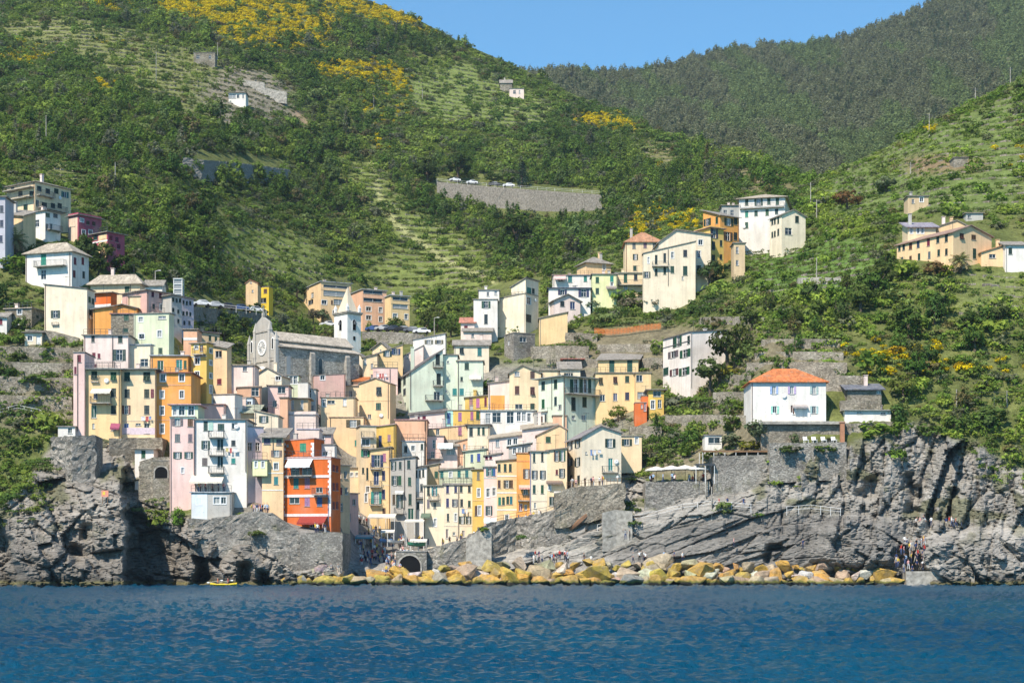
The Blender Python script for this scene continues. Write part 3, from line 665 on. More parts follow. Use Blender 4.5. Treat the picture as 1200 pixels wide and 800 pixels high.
    # extras -------------------------------------------------------
    def balcony(s, x0, x1, y, out=1.0, face='f', rail=1.0, col=None):
        u0, u1 = s.fu(x0, face), s.fu(x1, face); z = s.fz((x0 + x1) / 2, y, face); W = abs(u1 - u0); u = (u0 + u1) / 2
        b = MB(); b.box(-W / 2, W / 2, -out, 0, -.16, 0); 
        for k in (-1, 1): b.box(k * W * .36 - .06, k * W * .36 + .06, -out * .7, 0, -.36, -.16)
        bo = s.put('balcony', b.mesh('balcony', M['concrete']), face, u, 0, z)
        r = MB(); n = max(2, int(W / .28))
        for k in range(n + 1): x = -W / 2 + .03 + (W - .06) * k / n; r.box(x - .018, x + .018, -out + .03, -out + .06, 0, rail)
        for q in (-W / 2 + .03, W / 2 - .03):
            for k in range(int(out / .28)): y_ = -.15 - k * .28; r.box(q - .018, q + .018, y_ - .018, y_ + .018, 0, rail)
            r.box(q - .025, q + .025, -out + .065, 0, rail, rail + .05)
        r.box(-W / 2, W / 2, -out + .02, -out + .065, rail, rail + .05)
        s.put('railing', r.mesh('railing', M['iron']), face, u, 0, z, parent=bo); return bo
    def awning(s, x0, x1, y0, y1, out=2.0, col=(.76, .70, .58), face='f'):
        u0, u1 = s.fu(x0, face), s.fu(x1, face); W = abs(u1 - u0); u = (u0 + u1) / 2; zt = s.fz(x0, y0, face); zb = CH + (HY - y1) / F * (s.Y - out) - s.z0
        b = MB(); n = 7; d = zb - zt
        for k in range(n):
            a, c = -W / 2 + W * k / n, -W / 2 + W * (k + 1) / n
            b.add([(a, 0, 0), (c, 0, 0), (c, -out, d), (a, -out, d), (a, 0, -.03), (c, 0, -.03), (c, -out, d - .03), (a, -out, d - .03)], [(0, 3, 2, 1), (4, 5, 6, 7)])
            b.box(a + .01, c - .01, -out - .015, -out, d - .28 - .05 * (k % 2), d)
        o = s.put('awning', b.mesh('awning', M['paint']), face, u, -.02, zt); o.color = (*col, 1); return o
    def laundry(s, x0, x1, y, face='f'):
        u0, u1 = s.fu(x0, face), s.fu(x1, face); z = s.fz((x0 + x1) / 2, y, face); q = MB(); q.bar((u0, -.45, z), (u1, -.45, z), .015, 4); s.put('clothes_line', q.mesh('clothes_line', M['iron']), face, 0, 0, 0); u = u0 + .15
        while u < u1 - .4:
            w_ = rnd.uniform(.35, .7); h_ = rnd.uniform(.5, 1.0); q = MB(); q.add([(u, -.45, z), (u + w_, -.45, z), (u + w_ - .03, -.40, z - h_ * .5), (u + w_ - .02, -.47, z - h_), (u + .02, -.43, z - h_), (u + .03, -.48, z - h_ * .5)], [(0, 1, 2, 5), (5, 2, 3, 4)])
            o = s.put('laundry', q.mesh('laundry', M['paint']), face, 0, 0, 0); o.color = (*rnd.choice([(.75, .75, .75), (.7, .7, .72), (.2, .3, .55), (.5, .1, .1), (.6, .5, .2)]), 1); u += w_ + rnd.uniform(.05, .25)
    def band(s, y, h=.16, col=(.8, .78, .74), x0=None, x1=None, face='f', p=.05):
        L = s.w if face == 'f' else s.dep; a = 0 if x0 is None else s.fu(x0, face); c = L if x1 is None else s.fu(x1, face); xm = (x0 or 0) if x0 else None
        ym = s.fz(x0 if x0 else (CX + F * (s.plane(face)[0][0] / s.plane(face)[0][1])), y, face)
        s.put('string_course', ubox(M['paint']), face, (a + c) / 2, -.003, ym - h / 2, (abs(c - a), p, h), col)
    def pipe(s, x, y0, y1, face='f', col=(.12, .10, .09)):
        z0, z1 = s.fz(x, y1, face), s.fz(x, y0, face); u = s.fu(x, face)
        b = cached('pipe', lambda: (lambda q: (q.bar((0, -.5, 0), (0, -.5, 1), .5, 6), q.mesh('drainpipe', M['paint']))[1])(MB()))
        s.put('drainpipe', b, face, u, -.03, z0, (.13, .13, z1 - z0), col)
    def parapet(s, h=.9, col=None, t=.18):
        b = MB(); W, d, z = s.w / 2, s.dep, s.h + .17; b.box(-W, W, -.05, t - .05, z, z + h); b.box(-W, -W + t, t - .05, d, z, z + h); b.box(W - t, W, t - .05, d, z, z + h)
        o = link('parapet', b.mesh('parapet', M['stucco']), s.e); o.color = (*(col or s.col), 1)
    def railtop(s, h=1.0):
        b = MB(); W, z = s.w / 2, s.h + .17; n = max(3, int(s.w / .9))
        for k in range(n + 1): x = -W + s.w * k / n; b.box(x - .03, x + .03, 0, .06, z, z + h)
        for q in (.5, 1): b.box(-W, W, .01, .05, z + h * q, z + h * q + .05)
        link('railing', b.mesh('railing', M['iron']), s.e)
    def dish(s, x, y, face='f'):
        def f():
            b = MB(); n = 12; ring = [[Vector((r * math.cos(6.2832 * k / n), -.3 - .12 * (1 - (r / .42) ** 2) + .12, r * math.sin(6.2832 * k / n))) for k in range(n)] for r in (.42, .22)]
            b.add(ring[0] + ring[1] + [Vector((0, -.18, 0))], [(k, (k + 1) % n, n + (k + 1) % n, n + k) for k in range(n)] + [(n + k, n + (k + 1) % n, 2 * n) for k in range(n)])
            b.bar((0, 0, -.1), (0, -.2, 0), .03); b.bar((0, -.2, -.4), (0, -.65, -.05), .015); return b.mesh('satellite_dish', M['white'])
        s.put('satellite_dish', cached('dish', f), face, s.fu(x, face), 0, s.fz(x, y, face))
# ------------------------------------------------------------------ the houses, by picture column and row (measured on the 1200 x 800 photograph)
def H(label, x0, x1, top, base, col, rows='', roof=None, l='', r='', ex=None, drop=3.5, **kw):
    rk = {}
    if isinstance(roof, tuple): roof, rk = roof
    h = House(label, x0, x1, top, base, col, **kw); h.roof(roof or 'flat', **rk)
    if rows: h.rows(rows)
    if l: h.rows(l, 'l')
    if r: h.rows(r, 'r')
    if ex: ex(h)
    return h.done(drop)

# ---- top left hillside
H('cream apartment block with hipped roof and long balconies, topmost building on the left slope', 8, 41, 213, 264, 'cream', '222,6,4,ck: 15; 227,6,5,ck: 24 37; 243,7,5,ck: 12 30', ('hip', dict(apex=207, ah=1.5, col=BEIGE, chim=2)), yaw=-35, rx=83,
  r='221,6,5,ck: 46; 224,6,5,ck: 56 66; 228,7,4,ot: 76; 238,8,4,dk: 44; 240,6,6,ck: 52; 241,6,5,ck: 62 70', ex=lambda h: (h.balcony(43, 62, 230, face='r'), h.balcony(44, 76, 246, face='r'), h.balcony(10, 40, 233, 1.3), h.balcony(8, 40, 222, 1.2), h.dish(70, 232, 'r')))
H('white lower wing with green glazed veranda below the cream hilltop apartment block', 27, 53, 247, 279, 'white', '262,8,6,wt: 43', yaw=-35, rx=71, r='252,5,5,cy: 56 65; 266,8,3,dk: 54 60; 265,8,6,wt: 64', ex=lambda h: h.balcony(55, 70, 270, face='r'))
H('plain peach house end behind the tall palm on the left slope', 6, 27, 250, 292, 'peach', '', ('shed', dict(apex=246)), top2=254, yaw=-15, dep=5)
H('narrow pale lilac house cut by the left edge of the view', -14, 6, 231, 312, (.50, .48, .52), '245,8,4,cn: -6 2; 262,8,4,cn: -6 2; 280,8,4,cn: 1', dep=6)
H('magenta house with white roof terrace frame high on the left slope', 80, 92, 252, 283, 'magenta', '263,5,5,ck: 86', yaw=-38, rx=119, r='258,4,4,wy: 96; 261,5,4,cb: 103; 262,5,4,cb: 110; 272,5,4,wy: 98 106',
  ex=lambda h: (h.railtop(1.1), h.parapet(.4), h.put('plaster_or_lit_panel', ubox(M['stucco']), 'f', h.w * .5, -.004, -2, (h.w * .8, .03, h.h + 1.7), (.72, .56, .42))))  # cream panel paints the sunlit look of the front onto the magenta wall
H('low magenta house with flat white terrace slab beside red flowering shrubs', 107, 126, 272, 300, 'magenta', '277,6,5,ck: 112 121; 289,6,5,ck: 118', yaw=-38, rx=146, r='279,6,4,cm: 130; 281,6,4,cm: 137; 289,6,4,cm: 131 139', ex=lambda h: (h.railtop(), h.band(285, .3), h.put('plaster_or_lit_panel', ubox(M['stucco']), 'f', h.w * .7, -.004, -2, (h.w * .5, .03, h.h + 1.7), C['peach'])))  # peach panel puts the lit part of the front into colour
H('white house with hipped beige roof and teal shutters above the blank cream house', 30, 84, 295, 340, 'white', '304,13,6,ct: 51; 322,11,6,wk: 51', ('hip', dict(apex=284, col=BEIGE, over=.6)), yaw=-18, rx=104,
  r='306,8,3,cm: 88 97; 321,8,3,cm: 87; 322,8,3,ck: 98', ex=lambda h: (h.balcony(43, 78, 312, 1.3), h.pipe(82, 297, 335)))
H('big blank cream house with one shuttered window and a sloping roof line', 52, 102, 332, 398, 'ivory', '368,9,5,ok: 65', ('flat', dict(over=.2, col=DARKR)), top2=340, yaw=-10, rx=111, r='351,7,3,cg: 105; 353,7,3,cg: 109; 366,6,3,ck: 106', ex=lambda h: (h.dish(105, 372, 'r'), h.balcony(61, 69, 380, .4, rail=.3)))
H('rough stone house with pale blue windows beneath the white hipped house', 6, 37, 361, 384, 'stone', '364,6,5,wu: 23; 377,6,5,wu: 23', ('flat', dict(col=BEIGE, over=.3)), yaw=-15, rx=52, mat=M['stone'], r='371,4,3,ck: 44')
H('tiny white hut at the left edge beside the rough stone house', -10, 8, 371, 390, 'white', '377,7,4,cm: 1', ('side', dict(apex=367)), dep=5)
H('small garden shed with blue window on the stone terrace', 29, 49, 390, 405, 'ivory', '396,6,6,wu: 35; 398,10,5,dw: 45', ('flat', dict(over=.5, col=DARKR)), dep=3)
H('cream house with hipped beige roof and one green shuttered window above the red cube', 106, 164, 333, 354, 'cream', '340,9,6,cg: 149; 356,6,6,wk: 146', ('hip', dict(apex=322, col=BEIGE, over=.7, chim=1)), yaw=-8, rx=170, ex=lambda h: h.pipe(153, 333, 362))
H('small cream flat roofed block in front of the hipped beige roofed house', 150, 172, 347, 380, 'cream', '', ('flat', dict(over=.2)), yaw=-10, rx=176)
H('bright red cube house with dark side wall between cream houses', 105, 130, 343, 374, 'red', '350,6,3,cn: 111', ('flat', dict(col=BEIGE, over=.6)), yaw=-20, rx=137, ex=lambda h: h.band(359, .5))
H('plain orange house wall below the red cube', 109, 132, 362, 399, 'orange', '', ('shed', dict(apex=358)), top2=359, dep=4)
H('orange gable end peeping over the rough stone house', 131, 160, 361, 380, 'orange', '', ('gable', dict(apex=357, ax=143)), dep=4)
H('rough rubble stone house with two green shuttered windows', 130, 158, 368, 415, 'stone', '371,7,6,cg: 148; 387,5,6,cg: 147', ('flat', dict(over=.25, col=(.36, .2, .2))), mat=M['stone'], dep=7)
H('weathered pale plaster house with an open loggia on its roof', 157, 198, 367, 430, 'pgreen', '374,6,5,wn: 165; 394,6,6,wk: 166; 391,8,5,wu: 187; 411,7,5,cg: 188; 372,4,9,nk: 190', ('flat', dict(over=.2)), yaw=-10, rx=204)
YW = 48
H('white gable top over the shaded mauve terrace house', 170, 190, 334, 352, 'white', '', ('side', dict(apex=329)), dep=4)
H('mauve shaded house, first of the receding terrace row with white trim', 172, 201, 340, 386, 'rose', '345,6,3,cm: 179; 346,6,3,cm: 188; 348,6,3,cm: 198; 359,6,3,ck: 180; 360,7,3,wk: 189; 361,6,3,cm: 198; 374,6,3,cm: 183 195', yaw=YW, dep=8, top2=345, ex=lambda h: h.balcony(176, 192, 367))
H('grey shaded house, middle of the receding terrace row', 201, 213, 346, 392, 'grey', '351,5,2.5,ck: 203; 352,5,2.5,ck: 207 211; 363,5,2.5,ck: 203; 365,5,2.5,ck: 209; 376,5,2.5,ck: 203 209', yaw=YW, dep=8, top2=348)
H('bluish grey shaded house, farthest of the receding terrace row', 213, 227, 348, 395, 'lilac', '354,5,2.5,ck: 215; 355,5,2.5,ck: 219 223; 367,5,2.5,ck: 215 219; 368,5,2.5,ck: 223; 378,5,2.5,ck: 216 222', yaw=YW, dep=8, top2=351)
H('small pink flat block with white band beside the receding terrace row', 215, 231, 386, 415, 'salmon', '', ('flat', dict(over=.3)), dep=5, ex=lambda h: h.band(397, .5))
H('tan house with slate roof and two slit windows behind the ochre tower', 229, 257, 388, 412, 'tan', '396,6,3,ck: 246; 398,7,3,ck: 253', ('flat', dict(col=(.2, .17, .18), over=.4)), yaw=20, dep=7, top2=391)

# ---- left headland cluster
H('pale pink house with white terrace above the long yellow front', 98, 150, 393, 444, 'pale', '397,7,4,ck: 109; 402,5,4,ck: 109; 397,8,5,ck: 141; 416,13,7,ok: 140; 416,6,4,cm: 110; 417,6,3,cm: 116; 430,7,4,cm: 111', ('flat', dict(over=.35, chim=1)), yaw=0, dep=6,
  ex=lambda h: (h.balcony(105, 135, 431, .9), h.pipe(132, 394, 430)))
H('low pink house with dark drainpipe at the left end of the yellow front', 86, 99, 413, 512, 'pink', '420,9,4,cm: 93; 434,9,3,cm: 88', ('flat', dict(over=.15)), dep=7, ex=lambda h: h.pipe(91, 416, 505), dy=-.5)
H('pale mint block with a plain wall above the yellow front', 151, 176, 404, 446, 'ivory', '425,9,9,nk: 169', ('flat', dict(over=.25, col=(.45, .5, .55))), yaw=-10, rx=180)
H('orange upper house with green doors and roof terrace', 177, 220, 417, 452, 'orange', '428,12,7,dg: 188; 427,12,7,dt: 210; 427,9,3,cg: 217', ('flat', dict(over=.3, col=(.42, .48, .55))), dep=5)
H('ochre tower with red brown shaded side beside the orange front', 224, 242, 402, 488, 'ochre', '407,4,4,wn: 230; 408,8,4,db: 236; 423,8,6,wk: 231; 439,8,5,ww: 231; 456,9,6,wb: 231; 469,6,5,wk: 230', ('flat', dict(over=.35, chim=0)), yaw=-22, rx=250,
  r='411,5,3,ww: 247; 425,5,3,ww: 247; 440,6,3,ww: 247; 456,9,3,ww: 247', ex=lambda h: (h.balcony(228, 241, 415, .9), h.band(418, .2, (.3, .4, .42))))
H('peach house with slate terrace behind the ochre tower', 250, 266, 403, 462, 'peach', '415,8,8,nb: 256; 447,7,5,cm: 257', ('shed', dict(apex=400)), top2=408, yaw=-25, rx=270)
H('long pale yellow front with a glazed balcony and cream awning on the headland', 93, 141, 433, 511, 'yellow', '439,9,7,sk: 110.5; 441,10,7,sg: 133; 462,11,5,dn: 112; 460,10,6,ck: 133; 482,15,6,dg: 110; 480,10,6,ck: 133; 499,6,3,nk: 109.5; 500,9,6,db: 133', ('flat', dict(over=.7, col=(.25, .26, .25))), dep=9,
  ex=lambda h: (h.balcony(107, 131, 472, 1.3), h.awning(108, 131, 455.5, 459, 1.4), h.balcony(107, 116, 447, .4), h.dish(125, 446), h.awning(130, 141, 496, 501, .8, (.32, .07, .13)), h.band(432.5, .3, (.3, .31, .29))))
H('pale yellow front with propped dark green shutters beside the glazed balcony', 141, 181.5, 433, 512, 'cream', '441,11,7,sg: 149; 441,11,8,sk: 172; 461,10,6,ck: 149; 461,10,6,ck: 172; 480,10,5,ob: 148; 480,10,6,ck: 172; 502,12,6,du: 148; 497,3,6,nk: 162; 502,12,6,dk: 172', ('flat', dict(over=.7, col=(.25, .26, .25))), dep=9,
  ex=lambda h: (h.pipe(142, 434, 508), h.laundry(165, 178, 488), h.band(493, .12, (.7, .55, .4)), h.put('shutter', shutter_mesh(), 'f', h.fu(178.5), -.02, h.fz(178, 466), (.5, .06, 1.5), MAR), h.band(505, 1.2, (.66, .55, .60), p=.02)))
H('bright orange front with white framed blue windows on the headland', 181.5, 224, 437, 513, 'orange', '442,9,6,wu: 191; 442,9,6,wt: 213; 462,9,5,wl: 190; 462,9,5,wl: 213; 481,10,5,ww: 190; 502,11,5,wu: 190', ('flat', dict(over=.4, col=(.34, .15, .12))), dep=9,
  ex=lambda h: (h.band(451, .12, (.7, .4, .25)), h.band(492, .12, (.7, .4, .25)), h.railtop(.8)))
H('white hut with dark door on the terrace below the yellow front', 68, 88, 500, 513, 'white', '504,7,5,dk: 82', ('flat', dict(over=.25)), dep=4, dy=-1)
H('small white house with green shutters and grey roof below the orange front', 158, 180, 526, 552, 'white', '532,9,5,cg: 168', ('flat', dict(over=.6, col=BEIGE)), dep=5, dy=-1.5)

# ---- pink and white tower houses by the sea
H('pink house with pink roofed green loggia on top, left of the white tower house', 199, 228.5, 489, 602, 'pink', '494,9,6,oy: 208; 494,10,6,cb: 223; 513,9,6,cy: 208; 513,9,5,cy: 223; 533,8,5,og: 208; 533,8,5,og: 221; 551,6,3,wn: 214', ('flat', dict(over=.1)), dep=8, Y=284.5, ex=lambda h: (h.pipe(227.6, 491, 556), h.band(489.5, .25, (.2, .36, .33))))
H('green glazed loggia with pale pink roof on top of the pink house', 201, 232, 474.5, 489, 'pgreen', '481,11,7,wt: 213; 481,11,7,wt: 224; 481,11,4,wg: 205', ('flat', dict(over=.6, col=(.66, .42, .42))), dep=6, Y=285.2, drop=.2)
H('white tower house with a round window and three small balconies', 229, 289, 492, 590, 'white', '499,11,5,cg: 241; 500,8,8,cg: 259; 499,7,7,nk: 275; 521,10,5,og: 241; 521,14,8,dk: 258; 519,6,5,ck: 273.5; 541,9,6,cy: 240; 541,14,7,dk: 258; 540,6,5,ct: 273.5', ('flat', dict(over=.35)), dep=9, Y=284.8,
  ex=lambda h: (h.balcony(245, 263, 512, 1.0), h.balcony(245, 263, 533, 1.0), h.balcony(245, 263, 553.5, 1.1), h.laundry(264, 280, 525), h.awning(225, 263, 557, 564, 2.4), h.dish(277.5, 500), h.pipe(288, 493, 553), h.put('shutter', shutter_mesh(), 'f', h.fu(247), -.02, h.fz(247, 504.5), (.75, .06, 1.55), (.45, .66, .56))))
H('square annexe with pale left half and railed restaurant terrace on its roof', 224, 271, 577, 609, 'grey', '587,8,6,wk: 233; 586,8,7,wk: 254; 586,8,6,wk: 262', ('flat', dict(over=.25, col=(.5, .52, .54))), dep=9, Y=281.5, ex=lambda h: (h.railtop(1.0), h.put('plaster_or_lit_panel', ubox(M['stucco']), 'f', h.fu(233.7), -.004, -2, (2.6, .03, h.h + 1.8), (.72, .78, .80))))
H('pink shaded block with a sloping shadow behind the white tower house', 232, 262, 474, 500, 'pink', '', ('flat', dict(over=.3, col=(.5, .32, .32))), yaw=0, dep=5)
H('plain white flat roofed block behind the pink block', 246, 275, 462, 500, 'white', '470,5,3,nk: 250', ('flat', dict(over=.15)), yaw=-15, rx=284)
H('small blue white gable house beside the plain white block', 276, 296, 466, 490, 'blue', '472,4,5,nk: 292', ('flat', dict(over=.2)), dep=4)
H('low house with green slate roof in front of the blue white gable', 274, 300, 483, 505, 'tan', '', ('shed', dict(apex=476, col=(.38, .40, .30), over=.7)), dep=5)
H('cream house with slanted roof and two open green shuttered windows', 298, 326, 481, 540, 'ivory', '491,8,5,og: 309; 507,8,5,og: 309', ('flat', dict(over=.25, col=BEIGE)), top2=487, dep=6)
H('shaded blue grey house in the alley beside the white tower', 289, 309, 500, 590, 'lilac', '523,10,5,nk: 293; 523,10,5,nk: 302; 545,9,4,nk: 296', ('flat', dict(over=.1)), yaw=30, dep=6)
H('yellow and salmon house left of the red house with wide slate roof', 307, 332, 512, 606, 'peach', '517,7,8,cy: 313; 518,7,6,cy: 327; 531,8,6,oy: 324; 546,8,5,wn: 323.5; 563,9,5,ct: 323.5', ('shed', dict(apex=503, over=.6)), dep=8, Y=284, ex=lambda h: (h.band(554, .15), h.band(574, .15), h.pipe(320, 513, 530)))
H('small yellow oriel room on brackets over the alley', 296, 313, 539, 556, 'lime', '544,7,3,wp: 300; 544,7,3,wp: 308', ('flat', dict(over=.15)), dep=3.4, Y=283.1, drop=.2, ex=lambda h: h.railtop(1.1))
def redhouse(h):
    for y in (537, 558.5, 581, 603.5): h.band(y, .45, (.80, .66, .62), p=.09)
    for x, a, c in ((331.4, 537, 604), (386.6, 537, 604)):
        b = MB(); z0, z1 = h.fz(x, c), h.fz(x, a); n = int((z1 - z0) / .42)
        for k in range(n): q = .55 if k % 2 else .34; b.box(-q if x > 350 else 0, 0 if x > 350 else q, -.05, .01, z0 + k * .42, z0 + k * .42 + .40)
        h.put('quoin', b.mesh('quoin', M['white']), 'f', 0 if x < 350 else h.w, -.006, 0)
    h.awning(338, 367, 537.5, 545, 1.6, (.74, .76, .76)); h.balcony(338, 368, 557, 1.2, rail=.9)
    h.awning(352, 384, 604.5, 612, 1.7, (.28, .04, .03)); h.balcony(368, 385, 579, 1.2); h.pipe(385, 582, 617, col=(.2, .2, .3)); h.railtop(1.0)
H('tall red house with white quoins, white bands and teal windows above the harbour', 330, 388, 536, 622, 'red', '552,10,10,nb: 346; 552,9,12,nk: 360; 566,12,6,ct: 347; 566,12,6,cp: 360; 587,12,6,cp: 360; 587,12,6,cu: 374.5; 586,8,12,nb: 345; 574,6,8,nb: 374; 614,8,6,dm: 366', ('flat', dict(over=.15, col=(.5, .3, .28))), yaw=-14, rx=399, Y=283,
  r='548,8,3,cm: 391; 549,8,3,cm: 395; 570,9,3,cm: 391; 570,9,3,cm: 395; 592,9,3,cm: 391; 592,9,3,cm: 395', ex=redhouse)
def redtop(h):
    for x in (0, 1):
        b = MB(); n = int(h.h / .42)
        for k in range(n): q = .55 if k % 2 else .34; b.box(-q if x else 0, 0 if x else q, -.05, .01, k * .42, k * .42 + .40)
        h.put('quoin', b.mesh('quoin', M['white']), 'f', 0 if not x else h.w, -.006, 0)
H('set back top storey of the red house with one teal window', 331, 368, 516, 536, 'red', '524,10,7,ct: 355; 522,2.5,2.5,nk: 337', ('flat', dict(over=.1, col=(.55, .35, .33))), yaw=-14, dep=5, Y=284.5, drop=.2, ex=redtop, top2=514.5)
H('little white roof room with blue glass terrace beside the red top storey', 371, 392, 521, 545, 'white', '531,5,6,wt: 381', ('flat', dict(over=.2)), dep=4, Y=288)
H('pale pink square block behind the red top storey', 348, 374, 503, 535, 'pale', '', ('flat', dict(over=.15, col=(.55, .5, .58))), dep=5, Y=293)

# ---- houses below the church
H('blank pale pink house with brown roof below the church front', 266, 298, 428, 470, 'pale', '432,6,5,nk: 287', ('flat', dict(over=.3, col=BEIGE)), dep=6)
H('salmon house with one dark square opening below the blank pink house', 278, 306, 454, 486, 'salmon', '458,10,9,nk: 299', ('flat', dict(over=.2, col=(.5, .4, .33))), yaw=10, dep=5, top2=453)
H('white gable fronted house with glazed corner below the church', 298, 330, 440, 470, 'ivory', '443,5,6,wn: 326', ('gable', dict(apex=431, ax=313, over=.3)), yaw=-8, rx=340)
H('pink house with a wide glazed veranda', 314, 338, 452, 486, 'pink', '456,8,9,nb: 330; 473,8,5,nb: 322', ('flat', dict(over=.3)), dep=5)
H('plain white stair block with a glazed green room beside it', 349, 361, 448, 490, 'white', '', ('flat', dict(over=.1)), dep=5)
H('green glazed roof room beside the plain white stair block', 337, 350, 440, 462, 'pgreen', '445,9,4,wt: 341; 445,9,4,wt: 346', ('flat', dict(over=.2)), dep=4)
H('dark glazed house right of the plain white stair block', 360, 370, 456, 492, 'grey', '461,10,4,wk: 363; 461,10,4,wk: 367; 478,7,3,nk: 366', ('flat', dict(over=.2)), dep=4)
H('shaded ochre wall house with three dark doors under the veranda', 336, 361, 467, 494, 'tan', '474,11,3,nk: 343; 474,11,3,nk: 354; 458,5,4,nk: 340', ('flat', dict(over=.6)), dep=5)
H('narrow salmon house between white houses', 328, 337, 466, 515, 'salmon', '', ('flat', dict(over=.2)), dep=5)
H('low white block with grey roof and planted terrace', 338, 370, 486, 520, 'pale', '', ('flat', dict(over=.2, col=(.42, .42, .46))), dep=5, ex=lambda h: h.parapet(.5))
H('mauve plaster wall house beneath the church side', 368, 405, 440, 470, 'rose', '442,5,5,wb: 378', ('flat', dict(over=.1)), yaw=12, dep=5, top2=438)
H('white house with round columns on its roof beneath the bell tower', 372, 402, 426, 448, 'white', '429,4,3,wk: 377; 430,6,4,wn: 399', ('flat', dict(over=.5)), dep=5, ex=lambda h: ([h.put('column', cached('col', lambda: (lambda b: (b.bar((0, .4, 0), (0, .4, 2.1), .28, 10), b.box(-.36, .36, .04, .76, 2.1, 2.3), b.mesh('column', M['white']))[2])(MB())), 'f', h.fu(x), 0, h.h + .1) for x in (383, 388, 393)]))
H('cream terraced house with parasols on its wide terrace', 376, 416, 466, 500, 'cream', '472,8,4,wk: 380; 471,4,9,nk: 388; 457,9,4,dw: 404', ('flat', dict(over=.2)), dep=6, ex=lambda h: h.railtop(.9))
H('white gable fronted house between the bell tower and the peach house', 410, 427, 420, 450, 'ivory', '', ('gable', dict(apex=413, ax=419, over=.3)), yaw=-10, dep=5)
H('small cream gable house with brown roof behind the pale yellow house', 436, 455, 408, 425, 'cream', '411,3,2,nk: 446', ('gable', dict(apex=401, ax=447)), yaw=-25, rx=458)
H('pale yellow house with blue curtained windows and a rising roof line', 440, 472, 415, 452, 'yellow', '412,7,5,ok: 454; 412,7,5,on: 464', ('flat', dict(over=.15)), top2=404, yaw=5, dep=6)
H('low pale yellow wing with a tiled awning beside the peach gable house', 425, 442, 419, 460, 'cream', '429,6,3,nk: 436; 441,5,3,nk: 436; 424,7,3,nb: 428', ('flat', dict(over=.3)), top2=415, dep=5)
H('pink terrace house with white laundry in front of the pale yellow house', 437, 466, 431, 462, 'pink', '', ('flat', dict(over=.1)), yaw=5, dep=5, ex=lambda h: (h.railtop(1.1), h.laundry(440, 456, 438), h.pipe(457, 432, 450)))
H('small beige gable house beside the long white house', 473, 496, 417, 435, 'pale', '411,5,3,nk: 478', ('flat', dict(over=.15)), top2=405, dep=5)
H('long white house with two pairs of small windows behind the mint house', 484, 522, 398, 425, 'white', '400.5,5,5,oy: 502.5; 400.5,5,5,oy: 514.5', ('flat', dict(over=.2)), top2=391, dep=6)
H('tall peach gable house with two green shuttered windows', 421, 457, 449, 508, 'peach', '458,9,6,sk: 444; 476,8,6,cg: 443.5; 488,5,4,nk: 433', ('gable', dict(apex=443, ax=440, over=.25)), yaw=-12, rx=464, ex=lambda h: (h.pipe(455, 450, 490), h.dish(447, 487), h.band(470, .06, (.62, .45, .27))))
H('wide blank peach house with a single open window above the harbour street', 386, 426, 489, 560, 'peach', '496,9,8,ob: 414; 519,7,5,ct: 418', ('flat', dict(over=.15, col=(.5, .35, .25))), yaw=0, dep=8, Y=339)

# ---- mint houses and the centre
H('mint green house with three balconies and a rising slate eave', 480, 519, 437, 492, 'mint', '421,13,5,ck: 513; 444,13,5,ck: 514; 464,10,7,nk: 512', ('flat', dict(over=.3, col=DARKR)), top2=410, yaw=15, lx=464, l='444,10,3,ck: 468; 440,10,3,ck: 474; 461,8,3,ck: 468; 459,8,3,ck: 474; 478,8,3,cb: 468; 477,10,3,ck: 474',
  ex=lambda h: (h.balcony(507, 519, 430), h.balcony(507, 519, 452), h.balcony(498, 519, 469, 1.2), h.pipe(481, 437, 480), h.railtop(.2)))
H('tall mint white house with small windows right of the three balconies', 519, 536, 416, 480, 'mint', '424,3,3,nk: 525; 443,3,2.5,nk: 525; 458,2.5,2.5,nk: 523; 459,8,5,ct: 534', ('flat', dict(over=.3)), dep=7)
H('pale mint house with one green shuttered window and flat roof', 536, 566, 423, 478, 'mint', '429,8,5,cg: 547; 444,5,3,ck: 541; 459,8,5,ct: 541; 442,4,5,nk: 553', ('flat', dict(over=.3)), dep=7, ex=lambda h: (h.pipe(537, 424, 470), h.awning(550, 564, 440, 443, 1)))
H('cream white house with two dark shuttered windows and a slate roof', 532, 573, 404, 436, 'ivory', '411,7,5,sk: 541; 412,10,5,ct: 562', ('side', dict(apex=399)), dep=6)
H('small pink and white house with slate canopies behind the cream white house', 543, 576, 388, 404, 'pale', '393,5,3,nb: 554', ('shed', dict(apex=383)), dep=5)
H('tall white house with green shutters and a stepped roof', 555, 583, 351, 402, 'white', '357,8,5,og: 569.5; 363,4,4,cg: 569.5; 374,11,4,ck: 569.5; 388,6,5,ok: 570; 386,2.5,3,nk: 578', ('flat', dict(over=.2)), dep=8, Y=391)
H('white attic storey with a dark opening on the tall white house', 561, 585, 340, 351, 'white', '344.5,5,3,nk: 572; 343,5,3,nk: 581', ('flat', dict(over=.25)), dep=7, Y=393, drop=.3)
H('huge blank cream gable wall of the tall house with stacked loggias', 583, 616, 347, 404, 'ivory', '', ('flat', dict(over=.15)), yaw=-32, rx=631, Y=391, top2=347, r='350,8,5,wt: 619.5; 357,8,6,ck: 619.5; 373,9,6,ck: 619.5; 341,6,4,ct: 623', ex=lambda h: h.dish(627, 352, 'r'))
H('cream upper block with sloping roof on the blank gable wall', 599, 616, 335, 347, 'ivory', '', ('flat', dict(over=.3)), yaw=-32, rx=631, Y=391.4, top2=328, drop=.3, r='341,8,5,ct: 620; 341,6,3,ck: 625')
H('grey stone ruin house with an open shelter beside the wooded terrace', 602, 627, 390, 420, 'stone', '398,6,8,nk: 613', ('flat', dict(over=.1)), yaw=25, lx=591, mat=M['masonry'], l='402,6,2,nk: 596')
